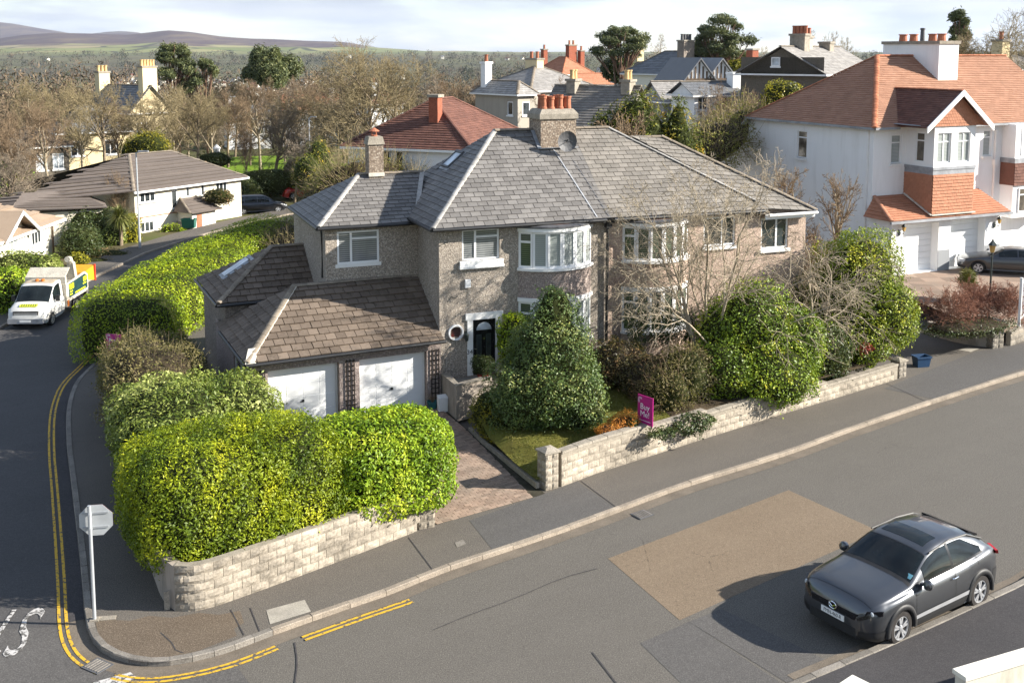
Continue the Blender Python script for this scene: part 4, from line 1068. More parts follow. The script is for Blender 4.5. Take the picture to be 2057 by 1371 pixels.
# ------------------------------------------------------------------ adjoining half of the pair
nb = empty('house', (-2.40, 34.81, 0.00), 21.5, 'pinkish pebble-dashed house joined to the tan house, behind the bare tree', 'house')
w = MB()
wall_panel(w, (HW,0.0), (1,0), 8.35, 0.6, 6.25, [(10.05-HW,11.40-HW,4.98,6.05),(12.52-HW,13.72-HW,4.72,5.88)])
wall_panel(w, (14.5,0.0), (0,1), 6.9, 0.6, 6.2)
wall_panel(w, (14.5,7.0), (-1,0), 8.35, 0.6, 6.2)
w.build('wall', MATS['pebble_pink'], nb)
bay(nb, 8.07, 1.32, 0.62, [(4.74,5.95),(2.2,3.66)], 'pebble_pink', 'copper_felt', 'glass_green', 'glass_green', [(0.6,2.11),(3.79,4.65)])
window(nb, (10.05,0), (1,0), 1.35, 4.98, 6.05, [0.6], {}, pane=MATS['glass'], sill=0.10)
window(nb, (12.52,0), (1,0), 1.20, 4.72, 5.88, [0.58], {}, pane=MATS['glass'], sill=0.10)
ND = (12.75,-OV,EZ-0.04); NR = (7.68,AP,RZ); NX = (14.75,-OV,EZ-0.22)
pl = lambda u,v,d=0.0: (u,v,EZ+(v+OV)*sl+d)
r = MB(); r.face([(HW,-OV,EZ),ND,NR,(HW,AP,RZ)]); r.face([ND,(12.75,7.0,EZ),NR]); r.face([(12.75,7.0,EZ),(HW,7.0,EZ),(HW,AP,RZ),NR])
EA, EB = (9.75,2.68,8.80), (8.38,2.68,8.80)
r.face([ND,NX,EA,EB]); r.face([NX,(14.75,6.2,EZ-0.22),EA]); r.face([(14.75,6.2,EZ-0.22),(8.4,6.2,EZ-0.22),EB,EA])
r.face([(HW,-OV,EZ-0.06),(HW,7,EZ-0.06),(14.75,7,EZ-0.24),(14.75,-OV,EZ-0.26)])
nr_ = r.build('roof', MATS['lead_dark'], nb)
T = Tiles(nr_, 'slate', 'slates', MATS['slate_warm'], 300)
T.slope([(HW,-OV,EZ),ND,NR,(HW,AP,RZ)], 0.215, 0.36, 0.024, seed=13); T.slope([ND,NX,EA,EB], 0.215, 0.36, 0.024, seed=14)
T.done()
ridge_line(nr_, 'ridge_tile', [up(NR,0.02),up((ND[0]-0.5,ND[1]+0.3,ND[2]+0.25),0.05)], 'ridge_pale', 0.09, 0.45)
ridge_line(nr_, 'ridge_tile', [(HW,AP,RZ),NR], 'ridge_brown', 0.14, 0.45); ridge_line(nr_, 'ridge_tile', [EB,EA], 'ridge_brown', 0.12, 0.45); ridge_line(nr_, 'ridge_tile', [up(EA),up(NX,0.04)], 'ridge_brown', 0.12, 0.45)
gutter(nb, [(HW+0.1,-OV-0.06,EZ-0.05),(12.5,-OV-0.06,EZ-0.08)]); gutter(nb, [(12.6,-OV-0.06,EZ-0.26),(14.75,-OV-0.06,EZ-0.26)], 'upvc')
m = MB(); m.box((12.5,-OV+0.02,EZ-0.42),(14.7,-OV+0.06,EZ-0.24)); m.build('fascia', MATS['upvc'], nb)

# ------------------------------------------------------------------ garden walls of rock-faced blocks
def block_mesh(L, H, D, seed, mat):
    rd = random.Random(seed); nx, nz = 5, 4; V = []; F = []
    for j in range(nz):
        for i in range(nx):
            edge = i in (0,nx-1) or j in (0,nz-1)
            V.append((L*i/(nx-1), 0.0 if edge else -rd.uniform(0.008,0.035), H*j/(nz-1)))
    for j in range(nz-1):
        for i in range(nx-1): F.append((j*nx+i,j*nx+i+1,(j+1)*nx+i+1,(j+1)*nx+i))
    b = len(V); V += [(0,D,0),(L,D,0),(L,D,H),(0,D,H)]
    tl = (nz-1)*nx
    F += [(0,b,b+1)+tuple(range(nx-1,0,-1)), tuple(range(tl,tl+nx))+(b+2,b+3), tuple([nx*j for j in range(nz)])+(b+3,b), tuple([nx-1+nx*j for j in range(nz-1,-1,-1)])+(b+1,b+2), (b,b+3,b+2,b+1)]
    m = MB(); m.faces(V,F); return m.mesh('block', mat)
def block_wall(name, label, cat, pts, height, z0, course, L, mat, cop=None, thick=0.2, cop_h=0.07, group=None, ground=None):
    w = empty(name, (0,0,0), 0, label, cat, group)
    P = [Vector(p[:2]) for p in pts]; cum = [0.0]
    for a,b in zip(P,P[1:]): cum.append(cum[-1]+(b-a).length)
    tot = cum[-1]
    def at(s):
        s = max(0,min(tot,s)); i = max(j for j in range(len(P)-1) if cum[j] <= s+1e-9)
        d = (P[i+1]-P[i]).normalized(); return P[i]+d*(s-cum[i]), d
    g = 0.012; me = [block_mesh(L-g,course-g,thick*0.6,k,MATS[mat]) for k in range(5)]; mh = [block_mesh(L/2-g,course-g,thick*0.6,9+k,MATS[mat]) for k in range(3)]
    gz = ground or (lambda s: z0)
    core = MB(); n = int(tot/0.3)+1
    for k in range(n):
        sa, sb = tot*k/n, tot*(k+1)/n; a,da = at(sa); b,db = at(sb); na = Vector((-da.y,da.x)); nb_ = Vector((-db.y,db.x)); h = height((sa+sb)/2)
        q = [a+na*0.012,b+nb_*0.012,b+nb_*thick,a+na*thick]
        core.hull([(p.x,p.y,-0.05) for p in q],[(p.x,p.y,h-0.004) for p in q])
    core.build('wall_core', MATS['block_mortar'], w)
    rd = random.Random(5); j = 0; z = z0
    while z < max(height(s) for s in np.linspace(0,tot,40))-0.05:
        s = 0.0 if j % 2 == 0 else -L/2
        while s < tot-0.06:
            ln = L
            mm = me
            if s < 0: s0 = 0.0; ln = L/2; mm = mh
            else: s0 = s
            if s0+ln > tot: ln = L/2; mm = mh
            sm_ = s0+ln/2
            if z+course <= height(sm_)+0.03 and z+course > gz(sm_)+0.02 and s0+ln <= tot+0.12:
                a,d = at(s0+0.001); b2,_ = at(min(tot,s0+ln)); d = (b2-a).normalized() if (b2-a).length > 0.05 else d
                link('block', rd.choice(mm), w, Matrix.Translation((a.x,a.y,z)) @ Matrix.Rotation(math.atan2(d.y,d.x),4,'Z'))
            s += L
        z += course; j += 1
    if cop:
        k = max(1, round(tot/0.6))
        for i in range(k):
            a,d = at(tot*i/k); b,_ = at(tot*(i+1)/k); d = b-a; h = height(tot*(i+0.5)/k); ln = d.length-0.012
            h = min(height(tot*i/k), height(tot*(i+1)/k)) if abs(height(tot*i/k)-height(tot*(i+1)/k)) > 0.05 else h
            m = MB(); e = rd.uniform(-0.004,0.004)
            m.hull([(0,-0.03,0),(ln,-0.03,0),(ln,thick+0.03,0),(0,thick+0.03,0)],[(0.006,-0.022,cop_h+e),(ln-0.006,-0.022,cop_h+e),(ln-0.006,thick+0.02,cop_h+e),(0.006,thick+0.02,cop_h+e)])
            link('coping_stone', m.mesh('coping_stone', MATS[cop]), w, Matrix.Translation((a.x,a.y,h)) @ Matrix.Rotation(math.atan2(d.y,d.x),4,'Z'))
    return w
def pier(label, at, ang, size, z0, n, course, mat, cap='stone_cap', group='block gate piers'):
    e = empty('gate_pier', (at[0],at[1],0), ang, label, 'pier', group)
    c = MB(); s = size; c.box((0.012,0.012,-0.05),(s-0.012,s-0.012,z0+n*course)); c.build('pier_core', MATS['block_mortar'], e)
    mm = [block_mesh(s/2-0.008,course-0.012,0.09,30+k,MATS[mat]) for k in range(4)]; rd = random.Random(3)
    for j in range(n):
        for k in range(2):
            for q,(ox,oy,a) in enumerate(((0,0,0),(s,0,90),(s,s,180),(0,s,270))):
                M = Matrix.Translation((ox,oy,z0+j*course)) @ Matrix.Rotation(R(a),4,'Z') @ Matrix.Translation((k*s/2+0.004,0.0,0.006))
                link('block', rd.choice(mm), e, M)
    z = z0+n*course; o = 0.045
    m = MB(); m.hull([(-o,-o,z),(s+o,-o,z),(s+o,s+o,z),(-o,s+o,z)],[(-o,-o,z+0.05),(s+o,-o,z+0.05),(s+o,s+o,z+0.05),(-o,s+o,z+0.05)])
    m.hull([(-o,-o,z+0.05),(s+o,-o,z+0.05),(s+o,s+o,z+0.05),(-o,s+o,z+0.05)],[(s*0.35,s*0.35,z+0.13),(s*0.65,s*0.35,z+0.13),(s*0.65,s*0.65,z+0.13),(s*0.35,s*0.65,z+0.13)])
    m.build('pier_cap', MATS[cap], e)
    return e
WL = smooth_line([(-7.22, 21.81, 0.11), (-6.91, 21.77, 0.11), (-6.62, 21.87, 0.11), (-6.35, 22.06, 0.11)] + [(-5.26, 23.00, 0.11), (-3.88, 24.26, 0.11), (-2.37, 25.70, 0.11)], 1)
block_wall('garden_wall', 'pale rock-faced block wall below the golden corner hedge', 'garden wall', WL, lambda s: 1.13, 0.105, 0.205, 0.43, 'stone_block', None)
SW = [(-8.80, 24.51, 0.11), (-8.22, 23.40, 0.11), (-7.66, 22.27, 0.11), (-7.22, 21.81, 0.11)]
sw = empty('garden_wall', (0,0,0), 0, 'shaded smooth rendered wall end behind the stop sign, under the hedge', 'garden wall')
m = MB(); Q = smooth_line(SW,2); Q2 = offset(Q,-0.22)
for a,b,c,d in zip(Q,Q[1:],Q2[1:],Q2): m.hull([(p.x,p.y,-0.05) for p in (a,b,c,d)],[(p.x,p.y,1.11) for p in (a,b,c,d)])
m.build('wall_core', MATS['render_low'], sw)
m = MB(); m.box((0,0,0),(0.11,0.05,0.42)); mp = empty('marker_post', (-7.46, 21.83, 0.11), 20, 'small grey marker plate standing against the shaded wall end', 'marker post'); m.build('plate', MATS['stone_cap'], mp)
pier('pale block pier at the end of the laurel hedge, left of the drive', (-2.33, 25.75), 24.5, 0.42, 0.105, 6, 0.205, 'stone_block')
WR = [(1.37, 28.47, 0.11), (2.36, 29.37, 0.11), (5.13, 31.53, 0.11), (8.78, 34.33, 0.10), (11.69, 36.46, 0.11), (14.14, 38.30, 0.11)]
def hr(s): return 1.05 if s < 4.0 else (0.95 if s < 6 else (0.84 if s < 9.2 else (0.74 if s < 12 else 0.62)))
block_wall('garden_wall', 'low rock-faced block wall with coping along the front lawn and shrubs', 'garden wall', WR, hr, 0.105, 0.205, 0.43, 'stone_block', 'stone_cap', ground=lambda s: 0.1+0.012*s)
pier('block pier with pyramid cap on the lawn side of the drive', (0.92, 28.16), 32, 0.42, 0.105, 5, 0.205, 'stone_block')
pier('mossy block pier beside the blue recycling box', (14.22, 38.37), 33, 0.40, 0.105, 3, 0.20, 'stone_block_dark')
# ------------------------------------------------------------------ drive of clay pavers
drive = empty('driveway', (0,0,0)); tag(drive, kind='structure')
DP = [(-1.90, 26.08, 0.11), (0.91, 27.98, 0.11), (-0.95, 31.58, 0.24), (-1.74, 33.24, 0.30)]
def hw(u, v, z, ang=21.5):
    a = R(ang); o = Vector((-2.40, 34.81, 0.00)); return (o.x+u*math.cos(a)-v*math.sin(a), o.y+u*math.sin(a)+v*math.cos(a), z)
DP += [hw(0.0,-0.05,0.31,25), hw(-6.0,-0.05,0.31,25)]
bed = MB(); bed.face([(p[0],p[1],p[2]-0.004) for p in DP]); bed.build('drive_bed', MATS['paver_bed'], drive)
T = Tiles(drive, 'paver', 'pavers', MATS['paver'], 300); T.slope(DP, 0.118, 0.235, 0.012, flat=True, gap=0.012, jit=0.003, seed=21); T.done()
# strip of stone edging between drive and lawn
ed = empty('edging', (0,0,0)); tag(ed, kind='structure')
EP = resample(smooth_line([(0.70, 28.20, 0.20),(-0.27, 30.26, 0.25),(-1.01, 31.68, 0.30),(-1.32, 32.59, 0.32)],1),0.55)
for a,b in zip(EP,EP[1:]):
    d = b-a; m = MB(); m.box((0,-0.05,0),(d.length-0.012,0.05,0.16)); link('edging_stone', m.mesh('edging_stone', MATS['stone_cap']), ed, Matrix.Translation((a.x,a.y,0.17)) @ Matrix.Rotation(math.atan2(d.y,d.x),4,'Z'))
# ------------------------------------------------------------------ front garden ground
def to_h(x, y):
    a = R(21.5); o = Vector((-2.40, 34.81, 0.00)); dx, dy = x-o.x, y-o.y
    return dx*math.cos(a)+dy*math.sin(a), -dx*math.sin(a)+dy*math.cos(a)
LB0, LB1 = Vector(WR[0][:2]), Vector(WR[-1][:2])
def garden_z(x, y):
    d = (LB1-LB0).normalized(); q = Vector((x,y))-LB0; s = q.dot(d); t = d.x*q.y-d.y*q.x
    return min(1.15, max(0.28, 0.55+0.05*min(s,6)+0.085*(t-0.3)) if s > 0 else 0.40+0.09*max(0,t-1.5))
def patch(name, outline, zfun, mat, step=0.5, kind='structure', rise=0.0):
    """ground patch: triangulated grid clipped to an outline"""
    O = ccw([tuple(p[:2]) for p in outline]); xs = [p[0] for p in O]; ys = [p[1] for p in O]; m = MB()
    V = [Vector((p[0],p[1],0)) for p in O]
    for t in tessellate_polygon([V]):
        tri = ccw([O[i] for i in t]); x = math.floor(min(p[0] for p in tri)/step)*step
        while x < max(p[0] for p in tri):
            y = math.floor(min(p[1] for p in tri)/step)*step
            while y < max(p[1] for p in tri):
                pg = [(x,y),(x+step,y),(x+step,y+step),(x,y+step)]
                for k in range(3):
                    pg = clip_poly(pg, tri[k], tri[(k+1)%3])
                    if len(pg) < 3: break
                if len(pg) >= 3 and area2(pg) > 1e-5: m.face([(a,b,zfun(a,b)+rise) for a,b in pg])
                y += step
            x += step
    o = m.build(name, MATS[mat], None, smooth=True); tag(o, kind=kind); return o
lw_in = [tuple(p) for p in offset(WR,-0.20)]
patch('lawn', [(0.67, 28.22),(-1.01, 31.68),(-1.39, 32.68),hw(1.9,-2.3,0)[:2],hw(1.9,-0.02,0)[:2],hw(6.3,-0.02,0)[:2]] + [lw_in[2],lw_in[1],lw_in[0]], garden_z, 'lawn')
patch('garden_bed', [hw(6.3,-0.02,0)[:2],hw(15.5,-0.02,0)[:2]] + lw_in[2:][::-1], lambda x,y: garden_z(x,y)+0.003, 'soil')
patch('garden_bed', [(-7.58, 22.74, 0.50), (-6.52, 22.74, 0.50), (-2.44, 26.47, 0.50), (-2.58, 28.09, 0.50)] + [hw(-2.8,-3.0,0)[:2],hw(-6.3,-0.2,0,25)[:2],hw(-6.4,6,0,25)[:2],hw(-6.4,14,0,25)[:2],(-15.6,48.0),(-15.4,40.0),(-13.0,34.0),(-10.9,29.0)], lambda x,y: 0.35, 'soil', 1.0)
# terrace wall, terrace and steps at the front door
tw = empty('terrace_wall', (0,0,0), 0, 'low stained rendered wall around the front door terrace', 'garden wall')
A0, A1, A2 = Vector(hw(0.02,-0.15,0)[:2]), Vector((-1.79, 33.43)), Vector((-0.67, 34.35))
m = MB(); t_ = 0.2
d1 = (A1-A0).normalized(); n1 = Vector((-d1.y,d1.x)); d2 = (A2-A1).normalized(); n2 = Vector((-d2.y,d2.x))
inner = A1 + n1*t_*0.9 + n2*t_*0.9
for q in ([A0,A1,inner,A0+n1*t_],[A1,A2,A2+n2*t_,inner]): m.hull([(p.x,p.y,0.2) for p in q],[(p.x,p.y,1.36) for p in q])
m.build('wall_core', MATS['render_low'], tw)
m = MB()
for q in ([A0-n1*0.03,A1-n1*0.03-n2*0.03,inner+n2*0.03+n1*0.03,A0+n1*(t_+0.03)],[A1-n2*0.03-n1*0.03,A2-n2*0.03,A2+n2*(t_+0.03),inner+n2*0.03+n1*0.03]): m.hull([(p.x,p.y,1.362) for p in q],[(p.x,p.y,1.42) for p in q])
m.build('wall_coping', MATS['stone_cap'], tw)
ter = MB(); q = [A0+n1*0.1,inner,A2+n2*0.15,Vector(hw(2.35,-1.0,0)[:2]),Vector(hw(2.35,-0.01,0)[:2]),Vector(hw(0.02,-0.01,0)[:2])]; ter.prism([(p.x,p.y) for p in q],0.2,1.14); tag(ter.build('terrace', MATS['concrete']), kind='structure')
for k in range(4):
    m = MB(); a = A2+d2*(0.02+k*0.28); q = [a,a+d2*0.30,a+d2*0.30+n2*1.1,a+n2*1.1]; m.prism([(p.x,p.y) for p in q],0.2,1.0-k*0.17); tag(m.build('doorstep', MATS['render_low']), kind='structure')
# things by the door and garage
e = empty('meter_box', (-2.28, 34.15, 0.30), 25, 'white plastic box on the drive at the foot of the terrace wall', 'box'); m = MB()
m.hull([(-0.15,-0.1,0),(0.15,-0.1,0),(0.15,0.1,0),(-0.15,0.1,0)],[(-0.16,-0.11,0.50),(0.16,-0.11,0.50),(0.16,0.11,0.56),(-0.16,0.11,0.56)]); m.build('body', MATS['upvc'], e, bevel=0.015); m = MB(); m.box((-0.13,-0.118,0.05),(0.13,-0.106,0.46)); m.build('lid', MATS['white_paint'], e)
e = empty('plant_pot', (-2.62, 34.35, 0.30), 0, 'teal glazed pot beneath the right-hand trellis', 'pot'); m = MB(); m.lathe([(0.13,0),(0.17,0.24),(0.19,0.25),(0.19,0.29),(0.16,0.29),(0.15,0.24),(0.0,0.24)],(0,0,0),16); m.build('pot', MATS['teal_pot'], e)
m = MB()
for k in range(26): a = random.uniform(0,6.3); b = random.uniform(0.05,0.2); m.tube([(0,0,0.2),(b*0.5*math.cos(a),b*0.5*math.sin(a),0.36),(b*math.cos(a),b*math.sin(a),random.uniform(0.4,0.55))],[0.006,0.005,0.003],4)
m.build('stems', MATS['twig_brown'], e)
# estate agent boards
def sale_board(loc, ang, z0, w, h, label, lines, post_z=0.0):
    e = empty('sale_board', (loc[0],loc[1],loc[2]), ang, label, 'sign')
    m = MB(); m.box((w*0.5-0.035,0.02,post_z),(w*0.5+0.035,0.07,z0+h*0.9)); m.build('post', MATS['white_paint'], e)
    m = MB(); m.box((0,-0.012,z0),(w,0.012,z0+h)); m.build('board', MATS['magenta'], e)
    for (x,z,s,b) in lines: text_mesh('lettering', b, MATS['text_white'], s, 0.001, 'LEFT', e, Matrix.Translation((x,-0.015,z)) @ Matrix.Rotation(R(90),4,'X'))
    m = MB()
    for k in range(3): m.tube([(0.07+0.045*math.cos(t)*(1+k*.5)+.03,-0.016,z0+h*0.82+0.045*math.sin(t)*(1+k*.5)) for t in np.linspace(0.6,4.4,10)],0.004,4)
    m.build('emblem', MATS['text_white'], e)
    m = MB(); m.box((0.06,-0.016,z0+0.10),(w-0.08,-0.013,z0+0.115)); m.build('small_print', MATS['text_white'], e)
    return e
sale_board((3.74, 30.90, 1.00), -50, 0.10, 0.60, 0.86, 'magenta Buy Me! sale board standing behind the front block wall', [(0.10,0.62,0.25,'Buy'),(0.10,0.40,0.25,'Me!')], -0.4)
sale_board((-14.0,36.2,1.75), -14, 0.0, 0.58, 0.62, 'magenta sale board half hidden in the olive hedge by the side road', [(0.10,0.40,0.20,'Buy'),(0.10,0.20,0.20,'Me!')], -1.65)
# stop sign seen from behind
st = empty('stop_sign', (-8.81, 21.44, 0.11), 10, 'octagonal stop sign seen from its grey back, on a thin post at the corner', 'road sign')
m = MB(); m.tube([(0,0,-0.1),(0,0,2.52)],0.038,10); m.build('post', MATS['grey_metal'], st)
oc = [(0.11+0.36*math.cos(R(22.5+45*k)), 0.36*math.sin(R(22.5+45*k))) for k in range(8)]
m = MB(); m.hull([(x,0.062,2.17+z) for x,z in oc],[(x,0.066,2.17+z) for x,z in oc]); m.build('plate', MATS['sign_back'], st)
m = MB(); m.hull([(x,0.0665,2.17+z) for x,z in oc],[(x,0.069,2.17+z) for x,z in oc]); m.build('sign_face', MATS['lamp_red'], st)
text_mesh('lettering','STOP',MATS['text_white'],0.27,0.001,'CENTER',st,Matrix.Translation((0.11,0.0705,2.17)) @ Matrix.Rotation(R(180),4,'Z') @ Matrix.Rotation(R(90),4,'X'))
for z in (2.02,2.33):
    m = MB(); m.box((-0.16,0.045,z-0.02),(0.36,0.062,z+0.02)); m.build('bracket', MATS['grey_metal'], st)
    m = MB(); m.lathe([(0.045,-0.025),(0.045,0.025)],(0,0,z),10); m.build('clamp', MATS['grey_metal'], st)
m = MB(); m.box((-0.09,-0.09,-0.02),(0.09,0.09,0.03)); m.box((0.09,-0.05,-0.02),(0.42,0.12,0.012)); m.build('footing', MATS['stone_cap'], st)
# recycling boxes
def crate(loc, ang, label, mat, w=0.55, d=0.40, h=0.36):
    e = empty('recycling_box', loc, ang, label, 'box'); m = MB(); t = 0.03; b = 0.05
    o0 = [(-w/2+b,-d/2+b,0),(w/2-b,-d/2+b,0),(w/2-b,d/2-b,0),(-w/2+b,d/2-b,0)]; o1 = [(-w/2,-d/2,h),(w/2,-d/2,h),(w/2,d/2,h),(-w/2,d/2,h)]
    i1 = [(-w/2+t,-d/2+t,h),(w/2-t,-d/2+t,h),(w/2-t,d/2-t,h),(-w/2+t,d/2-t,h)]; i0 = [(-w/2+b+t,-d/2+b+t,0.04),(w/2-b-t,-d/2+b+t,0.04),(w/2-b-t,d/2-b-t,0.04),(-w/2+b+t,d/2-b-t,0.04)]
    V = o0+o1+i1+i0; m.faces(V, [(k,(k+1)%4,4+(k+1)%4,4+k) for k in range(4)]+[(4+k,4+(k+1)%4,8+(k+1)%4,8+k) for k in range(4)]+[(8+k,8+(k+1)%4,12+(k+1)%4,12+k) for k in range(4)]+[(12,13,14,15)]); m.build('body', MATS[mat], e)
    m = MB(); z = h-0.05
    for a,b2 in (((-w/2-0.02,-d/2-0.02),(w/2+0.02,-d/2)),((-w/2-0.02,d/2),(w/2+0.02,d/2+0.02)),((-w/2-0.02,-d/2),(-w/2,d/2)),((w/2,-d/2),(w/2+0.02,d/2))): m.box((a[0],a[1],z),(b2[0],b2[1],h+0.006))
    m.build('rim', MATS[mat], e)
    return e
crate((15.62, 39.94, 0.11), 12, 'open dark blue recycling box on the pavement by the mossy pier', 'blue_bin', 0.58, 0.44, 0.40)
crate((-22.08, 72.64, 0.10), 0, 'small green recycling box below the porch of the cream bungalow', 'green_bin', 0.9, 0.6, 0.62)
# wall and pier at the near edge of the far pavement
fw = empty('boundary_wall', (0,0,0), 0, 'weathered cream wall with white coping at the lower right corner', 'garden wall')
B0, B1 = Vector((8.08, 18.18)), Vector((11.61, 19.69)); d = (B1-B0).normalized(); n = Vector((-d.y,d.x))
m = MB(); q = [B0-n*0.12,B1-n*0.12,B1+n*0.12,B0+n*0.12]; m.hull([(p.x,p.y,-0.05) for p in q],[(p.x,p.y,0.83) for p in q]); m.build('wall_core', MATS['render_rough'], fw)
m = MB(); q = [B0-n*0.16-d*0.04,B1-n*0.16,B1+n*0.16,B0+n*0.16-d*0.04]; m.hull([(p.x,p.y,0.832) for p in q],[(p.x,p.y,0.92) for p in q]); m.build('wall_coping', MATS['render_ivory'], fw, bevel=0.01)
e = empty('gate_pier', (6.09, 17.78, 0.90), 40, 'cream square pier cap at the bottom edge of the picture', 'pier'); m = MB(); m.box((-0.22,-0.22,-0.95),(0.22,0.22,-0.08)); m.build('shaft', MATS['render_rough'], e); m = MB(); m.box((-0.27,-0.27,-0.078),(0.27,0.27,0.0)); m.build('pier_cap', MATS['render_ivory'], e, bevel=0.012)

# ------------------------------------------------------------------ white house with red tiles on the right
wh = empty('house', (21.79, 53.71, 0.00), 25, 'tall white rendered house with red tiled roof and two white garages', 'house')
B0z = 1.0; WV = 1.6; WL_ = -3.28; WEZ = 8.25; WRZ = 11.78
w = MB()
wall_panel(w, (WL_,WV), (1,0), 9.5-WL_, B0z-0.6, WEZ, [(-2.1-WL_,-1.42-WL_,6.38,7.86),(4.35-WL_,4.95-WL_,6.5,7.9),(6.75-WL_,7.35-WL_,6.5,7.9),(6.35-WL_,7.0-WL_,3.7,5.2)])
wall_panel(w, (WL_,14.8), (0,-1), 14.8-WV, B0z-0.6, 5.6)
wall_panel(w, (WL_,11.4), (0,-1), 11.4-WV, 5.6, WEZ, [(11.4-7.4,11.4-6.6,6.25,7.75)])
w.face([(WL_,14.8,5.6),(WL_,11.4,5.6),(WL_,11.4,WEZ)])
w.build('wall', MATS['render_white'], wh)
window(wh, (-2.1,WV), (1,0), 0.68, 6.38, 7.86, [], {0:[0.72]}, pane=MATS['glass_curtain'], sill=0.1)
window(wh, (4.35,WV), (1,0), 0.60, 6.5, 7.9, [], {0:[0.72]}, pane=MATS['glass_curtain'], sill=0.1)
window(wh, (6.75,WV), (1,0), 0.60, 6.5, 7.9, [], {0:[0.72]}, pane=MATS['glass_leaded'], sill=0.1)
window(wh, (6.35,WV), (1,0), 0.65, 3.7, 5.2, [], {0:[0.72]}, pane=MATS['glass_leaded'], sill=0.1)
window(wh, (WL_,7.4), (0,-1), 0.8, 6.25, 7.75, [], {0:[0.75]}, pane=MATS['glass_leaded'], sill=0.12)
m = MB(); m.box((WL_-0.09,1.9,3.2),(WL_-0.01,2.0,8.1)); m.build('drainpipe', MATS['white_paint'], wh)
m = MB(); m.box((5.15,WV-0.12,3.9),(5.27,WV-0.01,7.9)); m.box((5.07,WV-0.2,6.0),(5.35,WV-0.01,6.3)); m.build('drainpipe', MATS['white_paint'], wh)
m = MB(); m.hull([(WL_-0.35,11.4,WEZ-0.12),(WL_-0.05,11.4,WEZ-0.12),(WL_-0.05,14.95,5.45),(WL_-0.35,14.95,5.45)],[(WL_-0.35,11.4,WEZ+0.05),(WL_-0.05,11.4,WEZ+0.05),(WL_-0.05,14.95,5.62),(WL_-0.35,14.95,5.62)]); m.build('verge_board', MATS['render_grey'], wh)
m = MB(); m.box((WL_-0.40,WV-0.3,WEZ-0.10),(WL_-0.28,11.6,WEZ+0.02)); m.box((WL_-0.28,WV-0.42,WEZ-0.10),(-1.95,WV-0.28,WEZ+0.02)); m.build('gutter', MATS['lead'], wh)
m = MB(); m.box((2.75,WV-0.42,WEZ-0.10),(11.5,WV-0.28,WEZ+0.02)); m.build('gutter', MATS['lead'], wh)
WC = [(WL_-0.35,WV-0.38,WEZ),(11.4,WV-0.38,WEZ),(11.2,6.35,WRZ),(1.25,6.35,WRZ),(WL_-0.35,11.6,WEZ),(11.4,11.6,WEZ)]
r = MB(); r.face([WC[0],WC[1],WC[2],WC[3]]); r.face([WC[4],WC[0],WC[3]]); r.face([WC[5],WC[4],WC[3],WC[2]]); r.face([WC[4],(WL_-0.3,14.95,5.62),(9,14.95,5.62),WC[5]])
wr = r.build('roof', MATS['tile_red'], wh)
T = Tiles(wr, 'tile', 'tile_courses', MATS['tile_red'], 0)
T.slope([WC[0],WC[1],WC[2],WC[3]], 0.17, 0.33, 0.030, seed=31, gap=0.006); T.slope([WC[4],WC[0],WC[3]], 0.17, 0.33, 0.030, seed=32, gap=0.006); T.done()
ridge_line(wr, 'ridge_tile', [up(WC[0]),up(WC[3])], 'ridge_red', 0.15, 0.32); ridge_line(wr, 'ridge_tile', [up(WC[3],0.01),up(WC[2],0.01)], 'ridge_red', 0.15, 0.45); ridge_line(wr, 'ridge_tile', [up(WC[4]),up(WC[3])], 'ridge_red', 0.13, 0.32)
slw = (WRZ-WEZ)/(6.35-WV+0.38)
# square bay, tile-hung below, gabled above
bu0, bu1, bv = -1.12, 1.68, -0.25
w = MB()
wall_panel(w, (bu0,bv), (1,0), bu1-bu0, 6.30, 8.40, [(0.24,1.16,6.52,8.02),(1.60,2.46,6.52,8.02)])
wall_panel(w, (bu0,WV), (0,-1), WV-bv, 6.30, 8.40, [(0.62,1.22,6.52,8.02)]); wall_panel(w, (bu1,bv), (0,1), WV-bv, 6.30, 8.40, [(0.5,1.2,6.52,8.02)])
w.build('bay_wall', MATS['render_white'], wh)
for x in (0.24,1.60): window(wh, (bu0+x,bv), (1,0), 0.9, 6.52, 8.02, [0.5], {0:[0.7],1:[0.7]}, inset=0.10, pane=MATS['glass_curtain'])
window(wh, (bu0,WV-0.62), (0,-1), 0.6, 6.52, 8.02, [], {0:[0.72]}, inset=0.08, pane=MATS['glass_leaded']); window(wh, (bu1,bv+0.5), (0,1), 0.7, 6.52, 8.02, [], {0:[0.72]}, inset=0.06, pane=MATS['glass_curtain'])
m = MB(); m.box((bu0-0.06,bv-0.07,6.18),(bu1+0.06,WV,6.32)); m.box((bu0-0.03,bv-0.035,5.95),(bu1+0.03,WV,6.178)); m.build('bay_apron', MATS['lead'], wh)
m = MB(); m.box((bu0,bv,3.8),(bu1,WV,5.95)); bt = m.build('tile_hung_bay', MATS['tile_maroon'], wh)
T = Tiles(bt, 'tile', 'hung_tiles', MATS['tile_orange'], 0)
for a,b in (((bu0,bv),(bu1,bv)),((bu0,WV),(bu0,bv)),((bu1,bv),(bu1,WV))):
    T.slope([(a[0],a[1],4.0),(b[0],b[1],4.0),(b[0],b[1],5.95),(a[0],a[1],5.95)], 0.165, 0.25, 0.035, seed=41, gap=0.008)
T.done()
gy = bv-0.35; ax = 0.30; gl, g2 = -2.02, 2.50; gz = 8.30; gtop = 10.10; bk = 4.6
g = MB(); g.face([(gl,gy,gz),(ax,gy,gtop),(ax,bk,gtop),(gl,2.0,gz)]); g.face([(g2,gy,gz),(g2,2.0,gz),(ax,bk,gtop),(ax,gy,gtop)]); gb = g.build('gable_roof', MATS['tile_maroon'], wh)
T = Tiles(gb, 'tile', 'tile_courses', MATS['tile_maroon'], 0)
